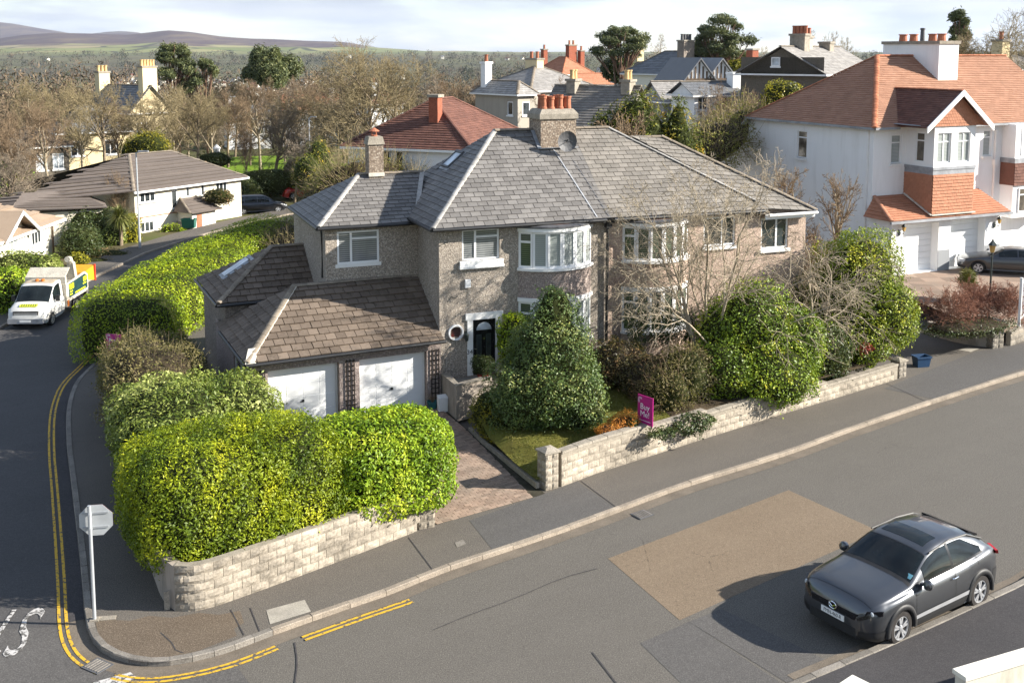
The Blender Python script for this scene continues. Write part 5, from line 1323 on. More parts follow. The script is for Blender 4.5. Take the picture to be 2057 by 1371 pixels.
T.slope([(gl,WV+0.6,gz),(gl,gy,gz),(ax,gy,gtop),(ax,bk,gtop)], 0.16, 0.3, 0.028, seed=43, gap=0.006); T.slope([(g2,gy,gz),(g2,WV+0.6,gz),(ax,bk,gtop),(ax,gy,gtop)], 0.16, 0.3, 0.028, seed=44, gap=0.006); T.done()
m = MB(); m.face([(gl+0.25,bv-0.04,gz+0.05),(g2-0.25,bv-0.04,gz+0.05),(ax,bv-0.04,gtop-0.12)]); gf = m.build('gable_face', MATS['tile_maroon'], wh)
T = Tiles(gf, 'tile', 'hung_tiles', MATS['tile_orange'], 0); T.slope([(gl+0.25,bv-0.045,gz+0.05),(g2-0.25,bv-0.045,gz+0.05),(ax,bv-0.045,gtop-0.12)], 0.15, 0.17, 0.022, seed=45, gap=0.012); T.done()
for sx,x in ((1,gl),(-1,g2)):
    m = MB(); a = Vector((x,gy,gz)); b = Vector((ax,gy,gtop)); dz = Vector((0,0,0.24)); dy = Vector((0,-0.06,0))
    m.hull([a-dz+dy,b-dz+dy,b+dy+Vector((0,0,0.06)),a+dy+Vector((0,0,0.06))] if sx > 0 else [b-dz+dy,a-dz+dy,a+dy+Vector((0,0,0.06)),b+dy+Vector((0,0,0.06))],[a-dz,b-dz,b+Vector((0,0,0.06)),a+Vector((0,0,0.06))] if sx > 0 else [b-dz,a-dz,a+Vector((0,0,0.06)),b+Vector((0,0,0.06))]); m.build('bargeboard', MATS['white_paint'], wh)
ridge_line(gb, 'ridge_tile', [(ax,gy,gtop),(ax,bk,gtop)], 'ridge_red', 0.13, 0.45)
band(gb, 'lead_valley', [(gl-0.06,gy+0.45,gz+0.1),(gl-0.05,2.0,gz+0.12),(ax-0.2,bk,gtop+0.05)], 0.22, 0.03, 'lead')
# second tile-hung bay at the picture's edge
m = MB(); m.box((5.7,WV-0.9,4.95),(9.0,WV,6.15)); bt = m.build('tile_hung_bay', MATS['tile_maroon'], wh)
T = Tiles(bt, 'tile', 'hung_tiles', MATS['tile_maroon'], 0); T.slope([(5.7,WV-0.9,4.95),(9.0,WV-0.9,4.95),(9.0,WV-0.9,6.15),(5.7,WV-0.9,6.15)], 0.165, 0.25, 0.035, seed=47, gap=0.008); T.done()
m = MB(); m.box((5.66,WV-0.95,6.15),(9.1,WV,6.4)); m.build('bay_apron', MATS['lead'], wh)
m = MB(); m.box((5.72,WV-0.88,6.4),(9.0,WV,8.2)); m.box((5.75,WV-0.85,3.2),(9.0,WV,4.95)); m.build('bay_wall', MATS['render_white'], wh)
for z0,z1 in ((6.55,8.0),(3.5,4.8)): window(wh, (6.15,WV-0.88), (1,0), 0.7, z0, z1, [], {0:[0.72]}, inset=0.0, pane=MATS['glass_leaded'])
# chimney
c = MB(); c.box((3.83,4.4,9.8),(5.28,8.6,12.45)); ch = c.build('chimney', MATS['render_white'], wh)
m = MB(); m.box((3.75,4.32,12.45),(5.36,8.68,12.62)); m.build('chimney_cap', MATS['stone_cap'], ch)
for k,y in enumerate((4.95,5.6,7.0,7.8)): chimney_pot(ch, (4.55,y,12.6), 0.24, 0.42, 'terracotta', 1)
chimney_pot(ch, (4.5,6.3,12.6), 0.13, 0.75, 'lead_dark', 1, 'cowl')
# garages with their own tiled lean-to roof
w = MB(); wall_panel(w, (-3.42,0), (1,0), 7.5, B0z-0.6, 3.78, [(-2.66+3.42,-0.28+3.42,1.02,3.52),(0.55+3.42,2.98+3.42,1.02,3.52)], 0.55); wall_panel(w, (-3.42,WV), (0,-1), WV, B0z-0.6, 3.78); wall_panel(w, (4.08,0), (0,1), WV, B0z-0.6, 3.78); w.build('garage_wall', MATS['render_white'], wh)
for a,b in ((-0.26,0.53),(3.02,4.1)): m = MB(); m.box((a,-0.012,B0z-0.5),(b,-0.002,2.05)); m.build('grey_plinth', MATS['render_grey'], wh)
for x0,x1 in ((-2.66,-0.28),(0.55,2.98)):
    m = MB(); m.box((x0-0.12,-0.05,3.52),(x1+0.12,0.02,3.64)); gd = m.build('garage_door', MATS['white_paint'], wh)
    for k in range(8):
        q = MB(); q.box((x0,0.46,1.02+k*0.3125),(x1,0.50,1.02+(k+1)*0.3125-0.014)); q.build('door_slat', MATS['garage_white'], gd)
    q = MB(); q.box((x0,0.502,1.0),(x1,0.52,3.52)); q.build('door_backing', MATS['garage_white'], gd)
C0,C1,C2,C3 = (-3.75,-0.32,3.78),(4.40,-0.32,3.78),(4.15,WV-0.02,4.75),(-3.1,WV-0.02,4.75)
g = MB(); g.face([C0,C1,C2,C3]); g.face([(-3.75,WV,3.78),C0,C3]); g.face([C1,(4.40,WV,3.78),C2]); gr2 = g.build('garage_roof', MATS['tile_orange'], wh)
T = Tiles(gr2, 'tile', 'tiles', MATS['tile_orange'], 0); T.slope([C0,C1,C2,C3], 0.19, 0.25, 0.032, seed=51, gap=0.008); T.slope([(-3.75,WV,3.78),C0,C3], 0.19, 0.25, 0.032, seed=52, gap=0.008); T.done()
ridge_line(gr2, 'ridge_tile', [up(C0),up(C3)], 'tile_orange', 0.13, 0.3)
m = MB(); m.box((-3.85,-0.42,3.66),(4.5,-0.30,3.78)); m.build('gutter', MATS['lead'], wh)
band(gr2, 'flashing', [(bu0-0.1,WV-0.1,4.82),(bu0-0.06,bv-0.08,3.92),(bu1+0.1,bv-0.08,3.92)], 0.12, 0.05, 'mortar_pale')
def wall_lamp(parent, x, y, z):
    m = MB(); m.box((x-0.06,y,z-0.35),(x+0.06,y+0.05,z-0.05)); m.tube([(x,y,z-0.2),(x+0.02,y-0.22,z-0.22),(x+0.02,y-0.25,z-0.08)],0.02,6); wl_ = m.build('lamp_bracket', MATS['dark_iron'], parent)
    m = MB(); m.lathe([(0.06,0),(0.11,0.22)],(x+0.02,y-0.25,z-0.08),6); m.build('lantern', MATS['amber_glass'], wl_)
    m = MB(); m.lathe([(0.15,0),(0.05,0.10),(0.02,0.16)],(x+0.02,y-0.25,z+0.14),6); m.build('lantern_cap', MATS['dark_iron'], wl_)
wall_lamp(wh, -2.95, -0.06, 3.35); wall_lamp(wh, 3.6, -0.06, 3.3)

# forecourt rising to the garages, with the low wall and the grey block pier at the pavement
a_ = R(25); ox, oy = (21.79, 53.71, 0.00)[:2]
def ww_(u, v): return (ox+u*math.cos(a_)-v*math.sin(a_), oy+u*math.sin(a_)+v*math.cos(a_))
def fore_z(x, y):
    v = -(x-ox)*math.sin(a_)+(y-oy)*math.cos(a_); return 1.0-0.86*min(1.0,max(0.0,(-v-3.5)/8.0))
patch('forecourt', [ww_(-6,0.5),ww_(14,0.5),ww_(14,-7.5),ww_(3.5,-8.6),ww_(-1.5,-9.8),ww_(-6,-8.5)], fore_z, 'paver', 1.0)
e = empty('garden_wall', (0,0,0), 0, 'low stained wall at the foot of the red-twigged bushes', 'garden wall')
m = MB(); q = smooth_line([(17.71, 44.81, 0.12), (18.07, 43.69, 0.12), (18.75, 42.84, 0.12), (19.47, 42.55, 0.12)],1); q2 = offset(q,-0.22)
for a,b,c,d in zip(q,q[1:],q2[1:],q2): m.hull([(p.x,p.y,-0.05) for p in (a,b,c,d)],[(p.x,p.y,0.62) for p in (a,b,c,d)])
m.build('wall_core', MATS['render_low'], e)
pier('grey stone block pier with flat cap by the white gate', (19.41, 42.32), 20, 0.55, 0.10, 5, 0.21, 'stone_block_dark')
block_wall('garden_wall', 'short grey block wall running from the grey pier to the right edge', 'garden wall', [(20.34, 42.77, 0.12), (21.25, 43.53, 0.12)] + [(27.0,50.0)], lambda s: 0.62, 0.105, 0.21, 0.44, 'stone_block_dark', 'stone_cap')
lp = empty('lamp_post', (21.31, 47.00, 1.09), 0, 'black garden lamp post with amber lantern before the grey saloon', 'lamp post')
m = MB(); m.lathe([(0.09,0),(0.09,0.1),(0.045,0.25),(0.035,2.0),(0.05,2.05),(0.03,2.1)],(0,0,0),10); m.build('post', MATS['dark_iron'], lp)
m = MB(); m.lathe([(0.09,2.1),(0.155,2.42)],(0,0,0),6); m.build('lantern', MATS['amber_glass'], lp)
m = MB(); m.lathe([(0.21,2.42),(0.19,2.46),(0.06,2.6),(0.02,2.7)],(0,0,0),6); m.build('lantern_cap', MATS['dark_iron'], lp)
gt = empty('gate', (20.51, 42.50, 1.00), 55, 'white metal railing gate cut by the right picture edge', 'gate')
m = MB(); m.box((0,-0.02,1.75),(2.0,0.02,1.82)); m.box((0,-0.02,0.25),(2.0,0.02,0.32)); m.box((-0.06,-0.05,0),(0.04,0.05,2.0)); m.build('gate_frame', MATS['white_paint'], gt)
for k in range(11): m = MB(); m.tube([(0.15+k*0.16,0,0.3),(0.15+k*0.16,0,1.78)],0.016,6); m.build('bar', MATS['white_paint'], gt)

# ------------------------------------------------------------------ generic background house
def bg_house(label, corner, ang, w, d, rise, wall, roof, kind='hip', z0=-1.0, ov=0.3, wins=(), chims=(), row=0.3, pots='terracotta', name='house', inset=None, ridge='ridge_brown'):
    """corner = near corner at eave height; local x runs along the right-hand face, y back along the left-hand face"""
    e = empty(name, (corner[0],corner[1],0), ang, label, 'house')
    ez = corner[2]; m = MB()
    fr_ = [x for x in wins if x[0] == 'f']; sd = [x for x in wins if x[0] == 's']
    wall_panel(m, (0,0), (1,0), w, z0, ez, [(x[1],x[1]+x[2],ez+x[3],ez+x[4]) for x in fr_]); wall_panel(m, (0,d), (0,-1), d, z0, ez, [(d-x[1]-x[2],d-x[1],ez+x[3],ez+x[4]) for x in sd])
    wall_panel(m, (w,0), (0,1), d, z0, ez); wall_panel(m, (w,d), (-1,0), w, z0, ez)
    r = MB(); T0 = ez+rise; a,b,c_,d_ = (-ov,-ov,ez),(w+ov,-ov,ez),(w+ov,d+ov,ez),(-ov,d+ov,ez); faces = []
    if kind == 'hip':
        if w >= d: h = (d/2+ov) if inset is None else inset; p,q = (-ov+h,d/2,T0),(w+ov-h,d/2,T0); faces = [[a,b,q,p],[d_,a,p],[c_,d_,p,q],[b,c_,q]]
        else: h = (w/2+ov) if inset is None else inset; p,q = (w/2,-ov+h,T0),(w/2,d+ov-h,T0); faces = [[d_,a,p,q],[a,b,p],[b,c_,q,p],[c_,d_,q]]
    elif kind == 'gable_u':      # ridge along x: gable ends face left and right
        p,q = (-ov,d/2,T0),(w+ov,d/2,T0); faces = [[a,b,q,p],[c_,d_,p,q]]
        m.face([(0,d,ez),(0,0,ez),(0,d/2,T0-0.1)]); m.face([(w,0,ez),(w,d,ez),(w,d/2,T0-0.1)])
    else:                        # ridge along y
        p,q = (w/2,-ov,T0),(w/2,d+ov,T0); faces = [[d_,a,p,q],[b,c_,q,p]]
        m.face([(0,0,ez),(w,0,ez),(w/2,0,T0-0.1)]); m.face([(w,d,ez),(0,d,ez),(w/2,d,T0-0.1)])
    m.build('wall', MATS[wall], e)
    for f in faces: r.face(f)
    r.face([(x[0],x[1],ez-0.06) for x in (a,d_,c_,b)]); ro = r.build('roof', MATS[roof], e)
    T = Tiles(ro, 'tile', 'tile_courses', MATS[roof], 0)
    for i,f in enumerate(faces[:2]): T.slope(f, row, 0.45 if row > 0.25 else 0.3, 0.03, seed=60+i, gap=0.01)
    T.done()
    ridge_line(ro, 'ridge_tile', [up(p),up(q)], ridge, 0.14, 0.6, 4)
    if kind == 'hip':
        for s_,t2 in ((a,p),(b,q if w >= d else p),(d_,p if w >= d else q)): ridge_line(ro, 'ridge_tile', [up(s_),up(t2)], ridge, 0.14, 0.6, 4)
    m = MB(); m.box((-ov-0.06,-ov-0.08,ez-0.12),(w+ov,-ov,ez)); m.build('gutter', MATS['white_paint'], e)
    m = MB(); m.box((-ov-0.08,-ov,ez-0.12),(-ov,d+ov,ez)); m.build('gutter', MATS['white_paint'], e)
    for x in wins:
        side = (1,0) if x[0] == 'f' else (0,-1); o = (x[1],0) if x[0] == 'f' else (0,x[1]+x[2]); mu = [0.5] if x[2] > 0.8 else []
        if x[2] > 1.6: mu = [0.33,0.67]
        window(e, o, side, x[2], ez+x[3], ez+x[4], mu, {}, inset=0.05 if x[3] < 0 else -0.03, fw=0.08, pane=MATS[x[5] if len(x) > 5 else 'glass'], sill=0.08)
    for (x,y,cw,cd,cz0,cz1,cm,npot) in chims:
        c = MB(); c.box((x,y,ez+cz0),(x+cw,y+cd,ez+cz1)); cc = c.build('chimney', MATS[cm], e)
        c = MB(); c.box((x-0.08,y-0.08,ez+cz1),(x+cw+0.08,y+cd+0.08,ez+cz1+0.16)); c.build('chimney_cap', MATS['stone_cap'] if cm != 'render_white' else MATS['render_white'], cc)
        for k in range(npot):
            t_ = (k+0.5)/npot; chimney_pot(cc, (x+cw/2,y+cd*t_,ez+cz1+0.15) if cd > cw else (x+cw*t_,y+cd/2,ez+cz1+0.15), 0.16, 0.6, pots, 1)
    return e
# cream split-level bungalow across the side road
bh = empty('bungalow', (-24.82, 70.99, 0.00), 58, 'cream split-level bungalow with brown tiled roof and arched window across the side road', 'house')
w = MB(); wall_panel(w, (-0.4,0), (1,0), 9.5, -0.3, 2.85, [(0.45,1.7,2.02,2.72),(3.08,3.56,1.3,2.55),(4.38,4.68,1.98,2.72),(5.72,6.04,1.93,2.74),(7.1,8.15,1.95,2.76),(0.42,1.5,0.02,0.70)], 0.08)
wall_panel(w, (-0.4,8.0), (0,-1), 8.0, -0.3, 2.85); wall_panel(w, (9.1,0), (0,1), 8.0, -0.3, 2.85); w.build('wall', MATS['render_cream'], bh)
for (x,ww,za,zb,mu) in ((0.05,1.25,2.02,2.72,[0.33,0.67]),(2.68,0.48,1.3,2.55,[]),(3.98,0.30,1.98,2.72,[]),(5.32,0.32,1.93,2.74,[]),(6.7,1.05,1.95,2.76,[0.33,0.67]),(0.02,1.08,0.02,0.70,[0.33,0.67])):
    window(bh, (x,0), (1,0), ww, za, zb, mu, {}, inset=0.05, fw=0.05, sill=0.0)
    if za > 1: m = MB(); m.box((x-0.06,-0.06,za-0.13),(x+ww+0.06,0.0,za-0.03)); m.build('sill', MATS['render_grey'], bh)
m = MB(); m.face([(2.92+0.30*math.cos(t),-0.01,2.50+0.22*math.sin(t)) for t in np.linspace(0,math.pi,12)]); m.build('arch_light', MATS['upvc'], bh)
BE = 2.88
bc = [(-0.75,-0.4,BE),(9.45,-0.4,BE),(6.3,4.1,4.80),(2.55,4.1,4.85),(-3.8,4.6,BE),(9.45,8.4,BE)]
r = MB(); r.face([bc[0],bc[1],bc[2],bc[3]]); r.face([(-7.5,3.8,2.5),bc[0],bc[3]]); r.face([bc[1],bc[5],bc[2]]); r.face([bc[5],(-7.5,8.4,2.5),bc[3],bc[2]]); br = r.build('roof', MATS['tile_brown_far'], bh)
T = Tiles(br, 'tile', 'tile_courses', MATS['tile_brown_far'], 0); T.slope([bc[0],bc[1],bc[2],bc[3]], 0.22, None, 0.035, seed=71); T.slope([(-7.5,3.8,2.5),bc[0],bc[3]], 0.26, None, 0.05, seed=72); T.done()
ridge_line(br, 'ridge_tile', [up(bc[3]),up(bc[2])], 'ridge_brown', 0.12, 0.5, 4); ridge_line(br, 'ridge_tile', [up(bc[0]),up(bc[3])], 'ridge_brown', 0.13, 0.5, 4); ridge_line(br, 'ridge_tile', [up(bc[2]),up(bc[1])], 'ridge_brown', 0.10, 0.5, 4)
m = MB(); m.box((-0.75,-0.50,BE-0.14),(9.5,-0.38,BE+0.0)); m.build('fascia', MATS['white_paint'], bh)
m = MB(); m.box((-0.42,-0.03,1.00),(5.0,-0.002,1.06)); m.build('string_course', MATS['terracotta'], bh)
# porch
w = MB(); w.prism([(3.1,-1.5),(5.2,-1.5),(5.2,0.0),(3.1,0.0)],-0.2,1.1); w.build('porch', MATS['render_ivory'], bh)
pr_ = [(2.7,-1.8,1.12),(5.6,-1.8,1.12),(5.6,0,1.12),(2.7,0,1.12)]
g = MB(); g.face([pr_[0],pr_[1],(4.9,-0.02,1.95),(3.4,-0.02,1.95)]); g.face([pr_[3],pr_[0],(3.4,-0.02,1.95)]); g.face([pr_[1],pr_[2],(4.9,-0.02,1.95)]); po = g.build('porch_roof', MATS['tile_brown_far'], bh)
T = Tiles(po, 'tile', 'tile_courses', MATS['tile_brown_far'], 0); T.slope([pr_[0],pr_[1],(4.9,-0.02,1.95),(3.4,-0.02,1.95)], 0.2, None, 0.03, seed=73); T.done()
ridge_line(po, 'ridge_tile', [pr_[0],(3.4,-0.02,1.97)], 'ridge_brown', 0.1, 0.4, 4)
m = MB(); m.box((3.5,-1.53,0.0),(3.95,-1.5,0.9)); m.build('porch_door', MATS['terracotta'], bh)
for k in range(3): m = MB(); m.box((1.9+k*0.55,-1.2,-0.2),(2.4+k*0.55,0,0.15+0.12*k)); m.build('step', MATS['concrete'], bh)
# low wing of the same bungalow and its chimney
wg = empty('bungalow', (bh.location.x,bh.location.y,0), 58, 'low brown-roofed garage wing left of the cream bungalow', 'house')
A_,B_,C_,D_ = (-8.2,1.8,2.35),(-3.2,-0.9,2.15),(-2.9,2.6,3.05),(-6.2,3.4,3.15)
r = MB(); r.face([A_,B_,C_,D_]); r.face([(-10.5,5.5,2.0),A_,D_]); r.face([B_,(-1.6,1.5,2.2),C_]); wgr = r.build('roof', MATS['tile_brown_far'], wg)
T = Tiles(wgr, 'tile', 'tile_courses', MATS['tile_brown_far'], 0); T.slope([A_,B_,C_,D_], 0.24, None, 0.04, seed=75); T.slope([(-10.5,5.5,2.0),A_,D_], 0.24, None, 0.04, seed=76); T.done()
m = MB(); m.prism([(-7.8,2.2),(-3.3,-0.5),(-2.0,1.8),(-6.5,5.0)],-0.3,2.05); m.build('wall', MATS['render_cream'], wg)
# pale bungalow at the left edge
lb = empty('bungalow', (-27.3,0,0), 90, 'pale bungalow with tan tiled roof and gable behind the parked truck', 'house')
w = MB(); wall_panel(w, (52.0,0), (1,0), 10.9, -0.2, 2.12, [(57.2-52,58.6-52,1.15,1.85),(60.3-52,61.5-52,1.05,1.78)], 0.06); wall_panel(w, (62.9,0), (0,1), 8.0, -0.2, 2.12); w.face([(56.0,-0.02,2.0),(59.6,-0.02,2.0),(58.3,-0.02,3.35)]); w.build('wall', MATS['render_ivory'], lb)
window(lb, (57.2,0), (1,0), 1.4, 1.15, 1.85, [0.33,0.67], {}, inset=0.03, fw=0.06, pane=MATS['glass_curtain'], sill=0.05, sill_mat=MATS['render_grey']); window(lb, (60.3,0), (1,0), 1.2, 1.05, 1.78, [0.33,0.67], {}, inset=0.03, fw=0.06, sill=0.05, sill_mat=MATS['render_grey'])
la = [(51,-0.5,2.15),(63.6,-0.5,2.15),(60.0,4.5,4.1),(51,4.5,4.1),(63.6,9.0,2.15)]
r = MB(); r.face([la[0],la[1],la[2],la[3]]); r.face([la[1],la[4],la[2]]); lbr = r.build('roof', MATS['tile_tan'], lb)
T = Tiles(lbr, 'tile', 'tile_courses', MATS['tile_tan'], 0); T.slope([la[0],la[1],la[2],la[3]], 0.30, None, 0.03, seed=77); T.done()
g = MB(); g.face([(55.6,-0.75,2.05),(57.8,-0.75,3.45),(57.8,3.0,3.45),(55.6,0.6,2.05)]); g.face([(60.0,-0.75,2.05),(60.0,0.6,2.05),(57.8,3.0,3.45),(57.8,-0.75,3.45)]); g.build('gable_roof', MATS['tile_tan'], lb)
for a,b in (((55.6,-0.78,2.05),(57.8,-0.78,3.45)),((60.0,-0.78,2.05),(57.8,-0.78,3.45))):
    m = MB(); a,b = Vector(a),Vector(b); z = Vector((0,0,0.2)); y = Vector((0,0.05,0)); m.hull([a-z,b-z,b,a],[a-z+y,b-z+y,b+y,a+y]); m.build('bargeboard', MATS['white_paint'], lb)
m = MB(); m.box((51,-0.62,2.0),(63.7,-0.5,2.14)); m.build('fascia', MATS['white_paint'], lb)
m = MB(); m.tube([(62.85,-0.1,2.0),(62.85,-0.1,-0.2)],0.06,6); m.build('drainpipe', MATS['soffit_brown'], lb)

# houses beyond the pair, left to right
bg_house('maroon-roofed white house with brick chimney directly behind the slate roofs', (-2.20, 57.50, 6.75), 68, 9.0, 7.6, 2.55, 'render_white', 'tile_maroon', 'hip', 0, wins=[('s',4.1,0.5,-1.6,-0.15),('s',4.9,0.5,-1.6,-0.15)], chims=[(1.5,2.7,0.6,0.55,0.3,2.75,'brick_red',0)], row=0.2, ridge='tile_maroon', inset=3.6)
bg_house('taupe two-storey house with big grey hipped roof and buff chimney behind the main chimney', (1.59, 92.00, 8.71), 40, 8.2, 7.5, 2.0, 'render_taupe', 'slate_light', 'hip', 0, wins=[('f',0.8,0.9,-1.7,-0.5,'glass_curtain'),('f',5.2,1.8,-1.9,-0.5),('s',2.5,0.8,-1.7,-0.5)], chims=[(3.7,3.4,0.8,1.6,0.9,2.6,'render_sand',2)], row=0.25)
bg_house('lower grey-roofed wing with small windows left of the taupe house', (0.46, 86.00, 8.65), 40, 1.8, 5.5, 1.0, 'render_taupe', 'slate_light', 'hip', 0, wins=[('s',0.6,0.7,-1.7,-0.6),('f',0.5,0.8,-1.7,-0.6)], row=0.25, chims=[(0.2,4.4,0.7,0.6,0.4,2.4,'render_white',1)])
bg_house('long orange-tiled house with red chimneys far behind the taupe house', (7.02, 150.00, 8.91), 35, 5.5, 7.0, 2.4, 'brick_red', 'tile_orange', 'hip', 0, chims=[(1.2,6.0,0.7,0.7,1.0,3.4,'brick_red',1),(3.0,2.4,1.4,0.8,1.4,4.0,'brick_red',2),(4.8,2.0,0.7,0.7,1.0,3.2,'brick_red',1)], row=0.3, ridge='ridge_red')
bg_house('orange-tiled outbuilding beside the long orange house', (7.85, 140.00, 7.70), 30, 8.5, 3.0, 1.5, 'brick_red', 'tile_orange', 'hip', 0, row=0.3, ridge='ridge_red')
bg_house('plain gabled cottage with buff chimney pots behind the right-hand slate roof', (6.56, 66.00, 7.23), 62, 6.0, 5.5, 2.6, 'render_taupe', 'slate_warm', 'gable_v', 0, chims=[(2.2,0.2,1.0,0.6,2.1,2.9,'stone_cap',2),(2.2,4.0,0.9,0.6,2.1,2.9,'stone_cap',2)], row=0.25, pots='buff_pot')
bg_house('mauve slate-roofed house with white chimney near the two tall pines', (16.41, 118.00, 8.59), 30, 4.0, 9.0, 2.3, 'render_white', 'slate_light', 'hip', 0, chims=[(2.2,7.5,0.9,0.9,1.4,4.6,'render_sand',1),(0.4,0.6,0.9,0.9,0.5,2.0,'render_white',2)], row=0.3)
# half-timbered twin gables
tg = bg_house('dark-roofed villa with tall chimney behind the half-timbered gables', (17.00, 108.00, 9.78), 40, 6.0, 8.0, 2.3, 'render_ivory', 'slate_blue', 'hip', 0, chims=[(1.6,1.2,1.6,0.9,1.2,3.3,'pebble_grey',4)], row=0.3, pots='lead_dark')
def timber_gable(label, apex, ang, w, h, dp, z0):
    e = empty('house', (apex[0],apex[1],0), ang, label, 'house', 'half-timbered gabled houses'); zt = apex[2]
    m = MB(); m.face([(-w/2,0,zt-h),(w/2,0,zt-h),(0,0,zt)]); m.box((-w/2+0.1,0.05,z0),(w/2-0.1,dp,zt-h)); m.build('wall', MATS['render_white'], e)
    for k in range(7):
        x = -w/2+w*(k+1)/8; t_ = h*(1-abs(x)/(w/2)); q = MB(); q.box((x-0.07,-0.06,zt-h),(x+0.07,-0.002,zt-h+t_-0.25)); q.build('timber', MATS['soffit_brown'], e)
    q = MB(); q.box((-w/2,-0.08,zt-h-0.16),(w/2,-0.002,zt-h)); q.build('timber', MATS['soffit_brown'], e)
    for s in (-1,1):
        q = MB(); a,b = Vector((s*(w/2+0.25),-0.35,zt-h-0.25)),Vector((0,-0.35,zt+0.08)); L = Vector((0,dp,0)); z = Vector((0,0,0.14)); f = [a,b,b+L,a+L]; q.hull([p-z for p in f],f) if s < 0 else q.hull([p-z for p in f[::-1]],f[::-1]); q.build('roof_slope', MATS['slate_blue'], e)
    window(e, (-w*0.32,0.05), (1,0), w*0.64, zt-h-1.5, zt-h-0.25, [0.25,0.5,0.75], {}, inset=-0.02, fw=0.1)
    return e
timber_gable('half-timbered white gable nearest the left pine of the far row, left of its twin', (16.63, 96.00, 11.43), 18, 3.0, 1.75, 6.0, 0)
timber_gable('half-timbered white gable on the right of its twin', (18.76, 97.00, 11.42), 18, 3.0, 1.75, 6.0, 0)
bg_house('white flat-fronted annexe with dark slate roof below the half-timbered gables', (14.22, 84.00, 8.65), 22, 4.2, 3.5, 1.0, 'render_white', 'slate_blue', 'gable_u', 0, wins=[('f',0.3,0.9,-1.15,-0.15),('f',2.6,0.9,-1.15,-0.15)], row=0.25, chims=[(3.9,0.6,0.9,0.9,-1.5,1.6,'render_white',0)])
bg_house('pale grey mono-roofed outbuilding left of the white annexe', (12.47, 88.00, 7.96), 20, 2.4, 4.0, 1.6, 'render_grey', 'slate_light', 'gable_u', 0, row=0.25)
bg_house('dark pebble-dashed gable house with light slate roof left of the white house', (21.94, 76.00, 10.44), 48, 9.0, 6.6, 1.95, 'pebble_dark', 'slate_light', 'gable_u', 0, wins=[('s',3.4,0.7,0.55,1.2,'glass_sky'),('s',2.1,0.5,-2.0,-0.55)], chims=[(2.1,2.6,0.8,1.2,1.2,2.75,'stone_cap',4),(3.2,2.9,0.8,1.2,1.2,2.6,'render_taupe',4),(6.2,2.6,0.7,0.9,1.2,2.2,'stone_cap',0)], row=0.22)
bg_house('small slate-roofed house end with brown chimney behind the dark gable house', (24.00, 98.00, 9.98), 35, 3.0, 5.0, 1.2, 'pebble_dark', 'slate_light', 'gable_u', 0, chims=[(0.5,3.4,0.8,0.8,-0.2,2.2,'brick_red',0)], row=0.25)
bg_house('buff-chimneyed house at the right edge behind the bare tree', (37.27, 80.00, 10.79), 30, 5.0, 6.0, 1.2, 'render_taupe', 'slate_warm', 'hip', 0, chims=[(0.0,1.2,0.9,0.9,-0.4,2.0,'render_sand',1)], row=0.25)
# large sandstone villa among the trees on the left
vl = bg_house('tall yellow sandstone villa with grand chimneys behind the bare wood', (-36.89, 104.00, 6.12), 52, 4.5, 8.5, 2.6, 'render_sand', 'slate_blue', 'gable_v', -2, wins=[('f',0.6,1.2,-2.6,-0.9),('s',1.2,1.6,-2.4,-0.7),('s',4.6,1.6,-2.4,-0.7)], chims=[(1.5,0.0,1.6,0.8,0.6,4.4,'render_sand',5),(1.2,7.2,1.2,0.8,1.0,3.8,'render_sand',3)], row=0.3, pots='buff_pot')
bg_house('slate-roofed wing of the sandstone villa with white skylights', (-42.23, 100.00, 4.49), 35, 6.5, 5.0, 2.4, 'render_sand', 'slate_blue', 'hip', -2, row=0.3, wins=[('f',1.0,1.2,-2.2,-0.8),('f',4.0,1.2,-2.2,-0.8)])
bg_house('brown brick apartment block half hidden by bare trees at the left edge', (-38.69, 86.00, 4.42), 40, 3.0, 8.0, 1.2, 'pebble_dark', 'tile_brown_far', 'hip', -2, row=0.3, wins=[('f',0.4,0.9,-1.9,-0.6,'glass_sky'),('f',1.7,0.9,-1.9,-0.6,'glass_sky')])
bg_house('white house with orange pantiled roof among the trees left of the big bare tree', (-29.96, 140.00, 4.48), 8, 7.0, 6.5, 1.9, 'render_white', 'tile_orange', 'gable_u', -2, wins=[('f',1.0,1.1,-2.0,-0.7),('f',4.4,1.1,-2.0,-0.7),('f',1.0,1.1,-4.4,-3.0),('f',4.4,1.1,-4.4,-3.0)], row=0.3, ridge='ridge_red', chims=[(6.0,2.6,0.8,0.8,1.0,2.6,'render_white',0)])
bg_house('dark-roofed white house with stepped gable beyond the park lawn', (-35.66, 135.00, 3.74), 20, 5.4, 6.5, 1.6, 'render_white', 'slate_blue', 'gable_u', -2, wins=[('f',0.8,1.1,-2.1,-0.7),('f',3.2,1.1,-2.1,-0.7)], row=0.3, chims=[(0.4,2.8,0.8,0.8,0.8,2.5,'render_white',0)])
bg_house('red-roofed white house glimpsed through the big bare tree', (-18.35, 140.00, 5.25), 30, 4.6, 7.0, 2.2, 'render_white', 'tile_maroon', 'hip', -1, wins=[('s',1.5,1.0,-1.7,-0.6)], row=0.3, chims=[(0.6,0.8,0.6,0.6,0.6,2.6,'render_white',1)])

